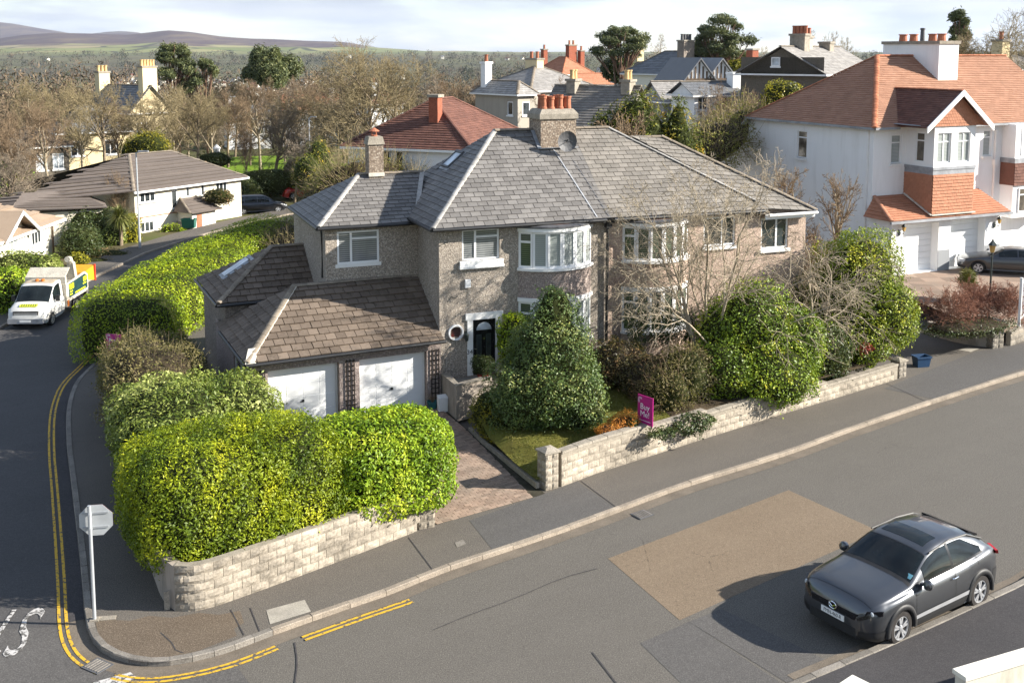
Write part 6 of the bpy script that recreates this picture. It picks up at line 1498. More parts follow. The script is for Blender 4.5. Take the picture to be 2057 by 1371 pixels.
# ------------------------------------------------------------------ vegetation helpers
def wob(P, seed, freq):
    g = np.random.default_rng(seed); out = np.zeros(len(P))
    for k in range(7):
        kv = g.normal(size=3)*freq*(0.6+0.35*k); out += np.sin(P@kv + g.uniform(0,6.28))/(1+0.35*k)
    return out/3.0
def unit(v): return v/np.maximum(np.linalg.norm(v,axis=1,keepdims=True),1e-9)
def leaf_quads(P, N, size, aspect, seed, face=0.55, up=0.25, fold=0.18, rnd=None, jitter=0.35):
    """folded leaf at each point: base, side, tip, side"""
    g = np.random.default_rng(seed); n = len(P)
    nn = unit(N*face + np.array([0,0,up]) + g.normal(size=(n,3))*0.45)
    t = g.normal(size=(n,3)); t = unit(t - nn*np.sum(t*nn,1,keepdims=True)); b = np.cross(nn,t)
    L = size*(1+g.uniform(-jitter,jitter,size=(n,1))); w = L*aspect
    tip = t*L*0.5; V = np.stack([P-tip, P+b*w*0.5+nn*L*fold*0.5, P+tip, P-b*w*0.5+nn*L*fold*0.5],1).reshape(-1,3)
    F = np.arange(4*n).reshape(-1,4)
    r = g.uniform(0,1,n) if rnd is None else rnd
    return V, F, np.repeat(r,4)
def blob_points(blobs, n, seed, lump=(0.10,1.2), layer=0.25):
    """points spread through the outer layer of a union of superellipsoids (c, r, p, rot)"""
    g = np.random.default_rng(seed)
    def f(P, b):
        c,r,p,rot = b; q = P-np.array(c); a = R(rot); x = q[:,0]*math.cos(a)+q[:,1]*math.sin(a); y = -q[:,0]*math.sin(a)+q[:,1]*math.cos(a)
        return (np.abs(x/r[0])**p+np.abs(y/r[1])**p+np.abs(q[:,2]/r[2])**p)**(1/p)
    ar = np.array([b[1][0]*b[1][1]+b[1][1]*b[1][2]+b[1][0]*b[1][2] for b in blobs]); cnt = np.maximum(1,(n*1.5*ar/ar.sum())).astype(int)
    PP, NN = [], []
    for b,k in zip(blobs,cnt):
        c,r,p,rot = b; d = unit(g.normal(size=(k,3))/np.array(r)**0.35)
        s = (np.abs(d[:,0])**p+np.abs(d[:,1])**p+np.abs(d[:,2])**p)**(-1/p); q = d*s[:,None]*np.array(r)
        nr = unit(np.sign(q)*(np.abs(q/np.array(r))**(p-1))/np.array(r))
        a = R(rot); M = np.array([[math.cos(a),-math.sin(a),0],[math.sin(a),math.cos(a),0],[0,0,1]])
        PP.append(q@M.T+np.array(c)); NN.append(nr@M.T)
    P, N = np.concatenate(PP), np.concatenate(NN)
    keep = np.ones(len(P),bool); o = 0
    for i,k in enumerate(cnt):
        for j,b in enumerate(blobs):
            if i != j: keep[o:o+k] &= f(P[o:o+k],b) > 0.93
        o += k
    P, N = P[keep], N[keep]
    if len(P) > n: idx = g.permutation(len(P))[:n]; P, N = P[idx], N[idx]
    wv = wob(P, seed+1, lump[1]); w2 = wob(P, seed+2, lump[1]*2.6)
    sprig = np.where(g.uniform(0,1,len(P)) < 0.06, g.uniform(0,1,len(P))*lump[0]*1.3, 0)
    P = P + N*(1.5*lump[0]*wv + 0.9*lump[0]*w2 + sprig - layer*g.uniform(0,1,len(P))**1.6)[:,None]
    return P, N, 0.6*wv+0.5*w2
def core_mesh(blobs, shrink, mat, lump, seed):  # closed shell added against see-through; the crown's inner shade is its dark colour
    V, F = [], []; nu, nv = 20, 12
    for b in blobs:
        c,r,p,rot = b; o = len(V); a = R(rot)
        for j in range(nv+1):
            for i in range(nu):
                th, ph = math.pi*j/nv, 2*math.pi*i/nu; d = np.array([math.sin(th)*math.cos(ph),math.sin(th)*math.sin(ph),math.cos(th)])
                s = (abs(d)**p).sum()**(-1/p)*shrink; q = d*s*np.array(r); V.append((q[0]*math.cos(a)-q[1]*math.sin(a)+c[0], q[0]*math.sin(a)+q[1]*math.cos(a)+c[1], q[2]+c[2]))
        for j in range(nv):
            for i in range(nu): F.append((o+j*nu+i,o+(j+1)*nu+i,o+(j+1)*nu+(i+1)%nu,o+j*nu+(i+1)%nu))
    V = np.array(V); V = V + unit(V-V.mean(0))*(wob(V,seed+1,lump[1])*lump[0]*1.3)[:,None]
    return np_mesh('dark_core', V, F, MATS[mat])
def shrub(name, label, cat, blobs, n, size, mat, aspect=0.5, core='core_green', shrink=0.80, lump=(0.12,1.2), layer=0.28, seed=1, group=None, face=0.55, up=0.25, clump=0.35, twigs=None, part='foliage', fold=0.18):
    c0 = blobs[0][0]; zb = min(b[0][2]-b[1][2] for b in blobs)
    e = empty(name, (c0[0],c0[1],zb), 0, label, cat, group); off = np.array([c0[0],c0[1],zb])
    bl = [(tuple(np.array(b[0])-off), b[1], b[2] if len(b) > 2 else 2.4, b[3] if len(b) > 3 else 0) for b in blobs]
    P, N, wv = blob_points(bl, n, seed, lump, layer)
    g = np.random.default_rng(seed+5); big = wob(P, seed+9, 0.9); cl = wob(P, seed+13, 4.6)
    rnd = np.clip(g.uniform(0,1,len(P))*(0.85-clump)+(clump+0.15)*(0.48+0.12*wv+0.85*cl)+0.05*big, 0, 1)
    V,F,a = leaf_quads(P, N, size, aspect, seed+2, face, up, fold, rnd)
    link(part, np_mesh(part, V, F, MATS[mat], a), e)
    if core: link('dark_core', core_mesh(bl, shrink, core, lump, seed), e)
    if twigs:
        nt, ln, rad, tm = twigs; idx = g.integers(0,len(P),nt); p0 = P[idx]-N[idx]*ln*0.5; d = unit(N[idx]+g.normal(size=(nt,3))*0.5+np.array([0,0,0.3])); p1 = p0+d*ln*g.uniform(0.6,1.3,size=(nt,1))
        V,F = tubes(p0,p1,np.full(nt,rad),np.full(nt,rad*0.4),3); tag(link('twigs', np_mesh('twigs', V, F, MATS[tm]), e), kind='stuff')
    return e
def tubes(p0, p1, r0, r1, k):
    ax = unit(p1-p0); ref = np.where(np.abs(ax[:,2:3]) > 0.9, np.array([[1.0,0,0]]), np.array([[0,0,1.0]]))
    a = unit(np.cross(ax,ref)); b = np.cross(ax,a); n = len(p0); V = np.zeros((n,2*k,3))
    for i in range(k):
        t = 2*math.pi*i/k; o = a*math.cos(t)+b*math.sin(t); V[:,i] = p0+o*r0[:,None]; V[:,k+i] = p1+o*r1[:,None]
    base = (np.arange(n)*2*k)[:,None]; F = np.stack([np.stack([base[:,0]+i,base[:,0]+(i+1)%k,base[:,0]+k+(i+1)%k,base[:,0]+k+i],1) for i in range(k)],1).reshape(-1,4)
    return V.reshape(-1,3), F
def grow(seed, H=10.0, trunk=0.25, r0=0.22, spec=None, trunk_frac=0.35, stems=1, lean=0.05, up=(0.0,0.06,0.05,0.03,0.0,0.0), wig=(0.05,0.12,0.16,0.2,0.25,0.3), spread=1.0, rmin=0.008):
    """branch segments by level: list of (p0,p1,r0,r1)"""
    g = np.random.default_rng(seed); spec = spec or [(7,0.50,48),(6,0.52,42),(6,0.50,42),(5,0.50,45),(3,0.55,45)]
    d = unit(np.array([[0,0,1.0]])+g.normal(size=(stems,3))*np.array([1,1,0])*(lean if stems == 1 else 0.28)); S = np.zeros((stems,3)); S[:,:2] = g.normal(size=(stems,2))*0.12*(stems > 1); L = np.full(stems,H*0.62)*g.uniform(0.85,1.1,stems); Rr = np.full(stems,r0)*(1 if stems == 1 else 0.6); out = []
    nseg = [7,5,4,3,2,2,1]
    for lev in range(len(spec)+1):
        ns = nseg[lev]; P = [S]; D = [d]; dd = d; RR = [Rr]; end = 0.45 if lev < len(spec) else 0.3
        for s in range(ns):
            dd = unit(dd+g.normal(size=dd.shape)*wig[min(lev,5)]+np.array([0,0,1.0])*up[min(lev,5)]); P.append(P[-1]+dd*(L/ns)[:,None]); D.append(dd); RR.append(np.maximum(Rr*(1-(1-end)*(s+1)/ns),rmin))
        seg = [(P[i],P[i+1],RR[i],RR[i+1]) for i in range(ns)]; out.append(tuple(np.concatenate([q[j] for q in seg]) for j in range(4)))
        if lev == len(spec): break
        nc, lr, ang = spec[lev]; n = len(S)
        t = np.sort(g.uniform(trunk_frac if lev == 0 else 0.22,1.0,size=(n,nc)),1); t[:,-1] = 1.0
        fi = np.minimum((t*ns).astype(int),ns-1); fr_ = t*ns-fi; PA = np.stack(P,1); DA = np.stack(D[1:],1); RA = np.stack(RR,1); ix = np.arange(n)[:,None]
        cs = PA[ix,fi]*(1-fr_[...,None])+PA[ix,fi+1]*fr_[...,None]; cd = DA[ix,fi]; cr = RA[ix,fi]
        az_ = (np.arange(nc)[None,:]*2.4+g.uniform(0,6.28,size=(n,1)))+g.normal(size=(n,nc))*0.4
        ref = np.where(np.abs(cd[...,2:3]) > 0.95, np.array([1.0,0,0]), np.array([0,0,1.0])); a = np.cross(cd,ref); a /= np.linalg.norm(a,axis=-1,keepdims=True); b = np.cross(cd,a)
        th = np.radians(ang*spread)*(1.15-0.5*t)*g.uniform(0.7,1.25,size=(n,nc)); perp = a*np.cos(az_)[...,None]+b*np.sin(az_)[...,None]
        nd = cd*np.cos(th)[...,None]+perp*np.sin(th)[...,None]
        S = cs.reshape(-1,3); d = unit(nd.reshape(-1,3)); L = (L[:,None]*lr*(1.25-0.55*t)*g.uniform(0.75,1.2,size=(n,nc))).reshape(-1); Rr = np.maximum((cr*0.62).reshape(-1),rmin)
    return out
TREE_MESH = {}
def tree_meshes(key, bark, twig, split=2, rs=1.0, **k):
    if key in TREE_MESH: return TREE_MESH[key]
    lv = grow(**k); res = []
    top = max(l[1][:,2].max() for l in lv)
    for nm,sel,mat in (('trunk',lv[:split],bark),('crown',lv[split:],twig)):
        Vs, Fs, o = [], [], 0
        for i,(p0,p1,a,b) in enumerate(sel):
            kk = (7,6)[i] if nm == 'trunk' else (4 if i == 0 else 3)
            V,F = tubes(p0,p1,a*rs,b*rs,kk); Vs.append(V); Fs.append(F+o); o += len(V)
        res.append(np_mesh(nm, np.concatenate(Vs)/top, np.concatenate(Fs), MATS[mat], smooth=nm == 'trunk'))
    TREE_MESH[key] = res
    return res
def bare_tree(label, base, top, key, rz=0.0, wide=1.0, group=None, cat='tree', name='bare_tree', **k):
    """base (x,y,z); top = height of the crown in metres"""
    tm = tree_meshes(key, **k) if key not in TREE_MESH else TREE_MESH[key]
    e = empty(name, base, rz, label, cat, group); e.scale = (top*wide,top*wide,top)
    for nm,me in zip(('trunk','crown'),tm): link(nm, me, e)
    return e
def wood(key, seed, bark='bark', twig='twig_brown', **k):
    tree_meshes(key, bark, twig, seed=seed, **k)
BIG = [(10,0.62,56),(7,0.56,46),(6,0.54,44),(5,0.54,42),(2,0.7,36)]
MED = [(10,0.54,48),(7,0.54,44),(6,0.54,42),(5,0.56,38),(2,0.7,34)]
wood('oak', 11, 'bark', 'twig_olive', H=12, r0=0.30, spec=BIG, trunk_frac=0.12, stems=3, spread=1.1, rmin=0.009)
for i,(tw,sd) in enumerate((('twig_brown',21),('twig_olive',22),('twig_olive',23),('twig_brown',24),('twig_grey',25))):
    wood('wood%d' % i, sd, 'bark_pale' if i in (1,3) else 'bark', tw, H=11, r0=0.20, spec=MED, trunk_frac=0.36+0.04*(i % 3), spread=0.95+0.06*i, rmin=0.010)
wood('slim', 31, 'bark_pale', 'twig_brown', H=9, r0=0.12, spec=[(9,0.42,40),(6,0.5,40),(5,0.5,42),(3,0.55,40)], trunk_frac=0.3, rmin=0.010)
wood('garden', 41, 'twig_pale', 'twig_pale', rs=0.8, H=7, r0=0.12, spec=[(7,0.62,46),(6,0.56,42),(6,0.52,44),(5,0.5,46)], trunk_frac=0.10, stems=4, up=(0.0,0.05,-0.02,-0.05,-0.06,-0.05), wig=(0.08,0.14,0.2,0.26,0.3,0.3), rmin=0.006)
wood('weeping', 51, 'twig_pale', 'twig_grey', H=5.5, r0=0.12, spec=[(8,0.75,62),(6,0.55,46),(5,0.52,46),(3,0.55,46)], trunk_frac=0.30, stems=2, up=(0.0,-0.05,-0.14,-0.12,-0.08,-0.05), wig=(0.1,0.18,0.22,0.28,0.3,0.3), rmin=0.006)
wood('bush', 61, 'twig_brown', 'twig_brown', H=4, r0=0.05, spec=[(6,0.6,38),(5,0.55,38),(4,0.5,40),(3,0.5,40)], trunk_frac=0.1, stems=7, rmin=0.007)
wood('redbush', 62, 'twig_red', 'twig_red', H=2, r0=0.022, spec=[(6,0.7,55),(6,0.6,50),(5,0.5,50)], trunk_frac=0.1, stems=9, wig=(0.12,0.25,0.3,0.3,0.3,0.3), rmin=0.007)

# ------------------------------------------------------------------ hedges of the corner plot
shrub('hedge', 'golden-green clipped hedge bulging over the pale corner wall', 'hedge', [((-7.15,24.25,1.76),(1.9,1.9,1.42),4.2,33),((-5.7,25.1,1.78),(1.3,1.75,1.40),4.2,33),((-8.2,25.4,1.35),(1.3,1.8,1.2),3.2,28)], 72000, 0.078, 'leaf_golden', 0.42, lump=(0.10,1.6), layer=0.38, seed=101, clump=0.5)
shrub('hedge', 'glossy bright laurel hedge next to the drive entrance', 'hedge', [((-3.35,26.45,1.68),(1.6,1.55,1.18),4.4,33)], 30000, 0.095, 'leaf_laurel', 0.46, lump=(0.08,1.7), layer=0.30, seed=102)
shrub('hedge', 'pale variegated hedge between the golden hedge and the garage', 'hedge', [((-9.45,28.6,1.6),(1.55,2.4,1.42),3.4,26),((-8.1,29.9,1.6),(1.3,1.7,1.2),3,26)], 26000, 0.105, 'leaf_variegated', 0.40, lump=(0.17,1.4), layer=0.4, seed=103)
shrub('hedge', 'olive-brown straggly hedge holding the second sale board', 'hedge', [((-11.5,33.2,1.55),(1.6,2.4,1.3),3,24),((-12.3,35.8,1.3),(1.6,2.0,1.2),2.4,20)], 24000, 0.09, 'leaf_olive', 0.40, core='core_brown', lump=(0.2,1.3), layer=0.55, seed=104, twigs=(700,0.6,0.007,'twig_olive'))
shrub('hedge', 'long bright green privet hedge curving along the side road', 'hedge', [((-15.4,42.6,1.15),(2.0,2.6,1.4),4.5,5),((-15.3,47.0,1.15),(2.0,3.2,1.4),4.5,0),((-15.1,51.4,1.15),(2.0,3.4,1.4),4.5,0),((-14.9,56.0,1.15),(1.9,3.4,1.4),4.5,-5),((-14.3,60.6,1.15),(1.8,3.2,1.4),4.5,-10)], 60000, 0.10, 'leaf_privet', 0.42, lump=(0.065,0.9), layer=0.32, seed=105, clump=0.3)
shrub('hedge', 'dark twiggy hedge behind the single-storey extension', 'hedge', [((-11.4,58.0,1.2),(2.3,3.4,1.6),3,0),((-9.6,61.0,1.4),(2.8,3.2,1.8),3,0)], 13000, 0.14, 'leaf_olive', 0.32, core='core_brown', lump=(0.2,1.1), layer=0.6, seed=106, twigs=(1600,0.9,0.012,'twig_olive'))
# ------------------------------------------------------------------ front garden
hb = (1.09, 31.88, 0.70)
shrub('holly_bush', 'tall cone-shaped holly standing on the front lawn', 'bush', [((1.1,32.0,1.75),(1.7,1.6,1.25),2.4,0),((1.15,32.1,2.9),(1.25,1.2,1.25),2.3,0),((1.25,32.2,3.95),(0.70,0.68,1.0),1.8,0),((0.4,31.5,1.4),(0.95,0.9,0.9),2.2,0),((1.9,31.5,1.5),(0.95,0.9,0.9),2.2,0)], 42000, 0.075, 'leaf_holly', 0.55, lump=(0.2,1.9), layer=0.5, seed=111, clump=0.3)
shrub('shrub', 'bright green upright shrub between the front door and the bay', 'bush', [((0.12,35.2,2.3),(0.62,0.5,1.15),2.6,0)], 4200, 0.10, 'leaf_privet', 0.42, lump=(0.1,2), seed=112)
shrub('shrub', 'small yellow-green bush at the foot of the terrace wall', 'bush', [((-0.75,32.3,0.85),(0.55,0.6,0.75),2.2,0),((-0.45,31.7,0.6),(0.5,0.5,0.5),2.2,0)], 3600, 0.09, 'leaf_gold_cypress', 0.3, core='core_green', lump=(0.15,2.4), layer=0.3, seed=113)
shrub('shrub', 'bronze and cream pieris bush right of the holly', 'bush', [((3.55,34.5,1.75),(1.05,0.95,0.85),2.3,0),((4.3,34.0,1.45),(0.9,0.9,0.8),2.3,0)], 8000, 0.10, 'leaf_bronze', 0.35, core='core_brown', lump=(0.16,2), layer=0.35, seed=114)
shrub('shrub', 'grey-green leafy shrub against the pink bay window', 'bush', [((4.35,36.1,2.75),(0.55,0.5,0.75),2.2,0),((5.3,36.2,2.6),(0.75,0.55,0.8),2.2,0),((6.1,36.4,2.5),(0.6,0.5,0.8),2.2,0)], 4200, 0.10, 'leaf_dark', 0.4, core=None, lump=(0.15,2), layer=0.5, seed=115)
shrub('shrub', 'brown twiggy overgrown bush behind the sale board', 'bush', [((4.9,33.0,1.4),(0.9,0.9,0.9),2.2,0),((5.5,33.6,1.7),(0.95,0.95,1.1),2.2,0)], 8000, 0.085, 'leaf_olive', 0.4, core='core_green', shrink=0.75, lump=(0.2,2), layer=0.55, seed=116, twigs=(900,0.5,0.006,'twig_brown'))
shrub('camellia', 'large glossy camellia spilling over the low front wall', 'bush', [((8.1,35.4,2.5),(1.5,1.4,1.7),2.3,10),((6.9,34.3,1.6),(1.1,1.0,1.2),2.2,0),((9.5,35.8,2.1),(1.2,1.2,1.5),2.2,0),((8.6,34.4,1.5),(1.5,1.1,1.0),2.3,20),((7.2,35.2,2.6),(0.9,0.9,1.0),2.2,0)], 34000, 0.088, 'leaf_camellia', 0.52, lump=(0.26,1.7), layer=0.5, seed=117)
shrub('bay_tree', 'rounded yellow-green evergreen towering over the mossy pier', 'bush', [((12.9,39.5,3.4),(1.6,1.6,2.0),2.5,0),((13.6,38.9,2.4),(1.3,1.3,1.5),2.3,0),((12.4,38.4,1.6),(1.4,1.2,1.2),2.3,0),((12.0,39.3,3.2),(1.1,1.1,1.3),2.2,0)], 34000, 0.092, 'leaf_bay', 0.5, lump=(0.22,1.7), layer=0.45, seed=118)
shrub('shrub', 'dark shrub with a few red shoots between the two big evergreens', 'bush', [((11.1,37.0,1.55),(1.0,0.9,1.2),2.3,0)], 5200, 0.10, 'leaf_dark', 0.5, lump=(0.2,2), layer=0.4, seed=119)
shrub('shrub', 'spray of red leaves beside the dark shrub', 'bush', [((12.44, 36.70, 1.70),(0.35,0.2,0.22),2,0)], 150, 0.12, 'leaf_red', 0.4, core=None, layer=0.3, seed=120)
shrub('ivy', 'grey-green ivy trailing over the front wall coping', 'ivy', [((5.54, 31.55, 0.85),(0.9,0.35,0.28),2.4,30),((4.40, 30.41, 0.95),(0.5,0.3,0.2),2.4,30)], 2600, 0.07, 'leaf_dark', 0.7, core=None, lump=(0.1,3), layer=0.2, seed=121)
shrub('heather', 'low orange winter heather on the lawn by the sale board', 'flower', [((3.26, 30.70, 1.12),(0.60,0.32,0.26),2.2,30),((2.78, 30.30, 1.08),(0.42,0.28,0.22),2.2,30)], 5200, 0.055, 'leaf_heather', 0.35, core='core_brown', shrink=0.6, lump=(0.07,4), layer=0.15, seed=122, up=0.6)
shrub('shrub', 'small dark evergreen clump beside the orange heather', 'bush', [((3.51, 30.57, 1.12),(0.26,0.2,0.22),2.2,0)], 700, 0.06, 'leaf_dark', 0.5, lump=(0.05,4), seed=123)
shrub('potted_conifer', 'dark potted conifer on the terrace left of the door', 'plant', [((-0.95,34.55,1.75),(0.42,0.4,0.36),2,0)], 2200, 0.09, 'leaf_dark', 0.2, lump=(0.06,4), layer=0.2, seed=124)
m = MB(); m.lathe([(0.14,0),(0.19,0.26),(0.21,0.27),(0.21,0.31),(0.17,0.31)],(-0.95,34.55,1.14),16); e = m.build('plant_pot', MATS['red_pot']); tag(e, 'red pot holding the dark conifer on the terrace', 'pot')
# fine grass blades over the front lawn
gx = rng.uniform(-1.2,5.0,40000); gy_ = rng.uniform(27.5,36.0,40000)
ok = []
LO_ = ccw([(0.65, 28.29),(-0.98, 31.63),(-1.32, 32.59),hw(2.4,-2.0,0)[:2],hw(2.4,-0.1,0)[:2],hw(6.2,-0.1,0)[:2]] + [lw_in[2],lw_in[1],lw_in[0]])
def inside(x, y, poly):
    c = False; j = len(poly)-1
    for i in range(len(poly)):
        if (poly[i][1] > y) != (poly[j][1] > y) and x < (poly[j][0]-poly[i][0])*(y-poly[i][1])/(poly[j][1]-poly[i][1])+poly[i][0]: c = not c
        j = i
    return c
ok = [(x,y,garden_z(x,y)+0.02) for x,y in zip(gx[:26000],gy_[:26000]) if inside(x,y,LO_)]
Pg = np.array(ok); V,F,a = leaf_quads(Pg, np.tile([0,0,1.0],(len(Pg),1)), 0.07, 0.16, 131, face=0.0, up=0.1, fold=0.3)
tag(link('grass', np_mesh('grass', V, F, MATS['leaf_grass'], a)), 'short winter grass of the front lawn', 'grass', kind='stuff')
# bare trees of the two gardens
bare_tree('pale many-stemmed bare tree in front of the pink house', (6.5,35.3,1.0), 8.2, 'garden', 20, 0.95)
bare_tree('weeping bare tree with tangled arching twigs between the evergreens', (10.7,36.6,1.0), 5.4, 'weeping', 70, 0.9)
bare_tree('thin bare tree against the white house wall, nearer the pair', (12.0,44.5,0.2), 7.3, 'slim', 0, 0.75)
bare_tree('thin bare tree against the white house wall, nearer the garages', (13.9,45.5,0.2), 7.0, 'slim', 130, 0.8)
bare_tree('brown leafless shrub filling the gap under the thin bare trees', (12.4,43.5,0.2), 4.8, 'bush', 50, 0.9, cat='bush', name='bare_shrub')
bare_tree('red-twigged leafless hedge bush nearest the bay tree', (17.45, 42.00, 1.13), 1.9, 'redbush', 10, 1.0, 'red-twigged bushes', 'bush', 'bare_shrub')
bare_tree('red-twigged leafless hedge bush in the middle of its row', (18.67, 43.00, 0.98), 2.0, 'redbush', 95, 1.0, 'red-twigged bushes', 'bush', 'bare_shrub')
bare_tree('red-twigged leafless hedge bush below the black lamp post', (19.71, 43.50, 0.89), 2.0, 'redbush', 180, 1.0, 'red-twigged bushes', 'bush', 'bare_shrub')
bare_tree('red-twigged leafless hedge bush beside the white gate', (20.63, 43.50, 1.06), 1.7, 'redbush', 240, 1.1, 'red-twigged bushes', 'bush', 'bare_shrub')
shrub('ground_cover', 'dark green ground cover under the red-twigged bushes', 'plant', [((18.33, 42.20, 1.08),(2.3,1.0,0.3),2.6,22)], 3600, 0.09, 'leaf_dark', 0.4, core='core_brown', lump=(0.08,3), seed=141)
shrub('grass_tuft', 'clump of yellowish ornamental grass in front of the right garage', 'plant', [((20.52, 47.50, 1.84),(0.38,0.38,0.55),2,0)], 900, 0.42, 'leaf_grass', 0.06, core=None, lump=(0.05,3), layer=0.3, seed=142, face=0.0, up=0.0)

# ------------------------------------------------------------------ trees and shrubs around
bare_tree('huge spreading bare tree behind the slim chimney', (-11.2,93,0.0), 13.5, 'oak', 30, 1.18)
ORD = 'first second third fourth fifth sixth seventh eighth ninth tenth eleventh twelfth thirteenth fourteenth fifteenth sixteenth seventeenth eighteenth nineteenth twentieth'.split()
ORD += ['twenty-'+x for x in ORD[:9]] + ['thirtieth'] + ['thirty-'+x for x in ORD[:9]]
WOODG = 'bare trees of the wood'
wl_list = [(18,205,78,0),(58,150,98,1),(92,190,84,3),(128,160,104,2),(160,200,88,1),(205,150,92,2),(236,190,100,0),(300,170,90,2),(345,165,98,1),(390,160,94,2),(425,185,104,1),(0,260,70,4),(40,270,80,0),(455,170,112,0),(520,150,108,3),(548,165,96,4),(600,150,116,0),(655,150,120,3),(75,240,92,4),(270,215,112,3),(325,205,110,0),(375,200,106,3),(440,215,110,4),(500,205,114,2),(570,190,118,2),(30,215,104,3),(415,150,126,0),(640,190,126,1),(690,170,116,4)]
for i,(px_,ty,Yd,k) in enumerate(sorted(wl_list)):
    WOODL = '%s bare tree from the left in the wood behind the cream bungalow' % ORD[i]
    x = (px_-1028.5)/2160*Yd; zt = 12-(ty-105)/2160*Yd; zb = float(terrain_z(np.array([x]),np.array([Yd]))[0])
    bare_tree(WOODL, (x,Yd,zb), zt-zb, 'wood%d' % k, 47*i, 0.8 if k in (1,3) else 0.95, WOODG)
for i,(lab,px_,ty,Yd,k,wd) in enumerate((('bare tree with twin trunks at the edge of the bright park lawn',588,255,84,'wood4',0.85),('slender bare tree nearest the far street lamp',648,235,90,'wood2',0.7),('bare tree at the left side of the bright park lawn',492,240,92,'wood0',0.7),('bare tree left of the taupe house wing',925,140,96,'wood3',0.8),('bare tree right of the huge spreading tree',880,150,88,'wood4',0.8),('bare birch in front of the taupe house roof',1120,150,84,'wood0',0.7),
    ('bare tree standing before the dark cypresses',1300,208,54,'slim',0.9),('small bare tree at the foot of the dark cypresses',1270,235,53,'slim',0.8),('bare tree in the scrub left of the dark gable house',1455,170,70,'wood4',0.7),('leaning bare tree in the scrub by the white annexe',1490,160,72,'wood3',0.7),('fine bare tree right of the left umbrella pine',1320,68,130,'wood4',0.7),('round bare tree behind the dark gable house, left one',1588,60,118,'wood4',0.62),('round bare tree behind the dark gable house, middle one',1650,62,122,'wood4',0.62),('round bare tree behind the dark gable house, right one',1690,62,126,'wood2',0.62),('great bare tree behind the white chimney at the right edge',1990,14,84,'oak',0.9),('brown bare tree just right of the white chimney',1925,66,86,'wood0',0.95),('bare tree cut by the right picture edge',2075,30,88,'wood0',0.9),('small bare tree by the left pine of the wood',470,150,124,'wood2',0.8),('wispy bare tree between the half-timbered gables and the gable house',1512,92,120,'wood4',0.7),('low bare brown tree over the bungalow roof',232,335,71,'bush',0.55))):
    x = (px_-1028.5)/2160*Yd; zt = 12-(ty-105)/2160*Yd; zb = 0.0 if Yd < 100 else float(terrain_z(np.array([x]),np.array([Yd]))[0])
    bare_tree(lab, (x,Yd,zb), zt-zb, k, 61*i+10, wd)
def pine(label, px_, ty, by, Yd, width, pads, trunks, mat='leaf_pine', seed=1, base_z=0.0, cat='tree'):
    """umbrella pine: bare trunks fanning into flat pads of needles; pads = (dx,dy,dz,rx,rz) in metres below the top"""
    x = (px_-1028.5)/2160*Yd; zt = 12-(ty-105)/2160*Yd
    e = empty('pine_tree', (x,Yd,base_z), 0, label, cat); g = np.random.default_rng(seed); t = MB()
    bl = [((dx,dy,zt-base_z-dz),(rx,rx*0.85,rz),2.2,0) for dx,dy,dz,rx,rz in pads]
    for k in range(trunks):
        b = bl[k % len(bl)][0]; x0 = g.normal()*0.25; t.tube([(x0,0,0),(x0+b[0]*0.15,b[1]*0.1,b[2]*0.45),(b[0]*0.55,b[1]*0.5,b[2]*0.78),(b[0],b[1],b[2]-0.1)],[0.17,0.13,0.09,0.04],6)
    for b in bl:
        for k in range(3): q = g.normal(size=3)*np.array([b[1][0],b[1][1],b[1][2]])*0.5; t.tube([(b[0][0]*0.5,b[0][1]*0.5,b[0][2]*0.8),(b[0][0]+q[0],b[0][1]+q[1],b[0][2]+q[2])],[0.08,0.03],4)
    t.build('trunk', MATS['bark_pine'], e)
    P,N,wv = blob_points(bl, 650*len(bl), seed, (0.25,1.6), 0.6); rnd = np.clip(0.5+0.35*wv+g.normal(size=len(P))*0.2,0,1)
    V,F,a = leaf_quads(P,N,0.36,0.22,seed,0.3,0.2,0.1,rnd); link('crown', np_mesh('crown',V,F,MATS[mat],a), e)
    return e
def pads(n, wid, hgt, seed, top=0.35):
    g = np.random.default_rng(seed); out = [(0,0,top,wid*0.42,0.45)]
    for k in range(n):
        t = (k+0.7)/n; a = g.uniform(0,6.28); rr_ = wid*(0.35+0.65*t)*g.uniform(0.55,1.0); out.append((rr_*math.cos(a),rr_*math.sin(a)*0.7,top+hgt*t*g.uniform(0.7,1.1),wid*g.uniform(0.20,0.36),0.30))
    return out
pine('umbrella pine on the skyline, left of the two', 1246, 56, 190, 120, 3.2, pads(16,3.9,2.7,3), 5, seed=3)
pine('umbrella pine on the skyline above the half-timbered gables', 1448, 36, 150, 112, 3.0, pads(18,3.4,3.9,5), 4, seed=5)
pine('small pine behind the white chimney at the right', 1918, 24, 110, 96, 1.4, pads(10,1.5,3.2,8), 2, seed=8)
pine('tall dark pine above the sandstone villa', 352, 90, 160, 118, 4.0, pads(20,3.4,4.8,11), 2, seed=11, base_z=-3)
pine('drooping pine bough beside the tall dark pine', 415, 120, 170, 118, 2.5, pads(6,1.8,2.0,12), 1, seed=12, base_z=-3)
shrub('conifer', 'dense dark green conifer left of the huge bare tree', 'tree', [((-28.13, 125.00, 9.71),(2.6,2.2,1.8),2.0,0),((-29.25, 125.00, 11.03),(1.3,1.3,1.7),1.8,0),((-26.31, 126.00, 10.27),(1.7,1.5,1.3),2.0,0),((-30.44, 125.00, 9.43),(1.2,1.2,1.2),2.0,0),((-27.52, 125.00, 11.26),(1.0,1.0,1.2),1.8,0)], 8000, 0.34, 'leaf_pine', 0.3, core='core_green', lump=(0.4,0.8), layer=0.9, seed=151)
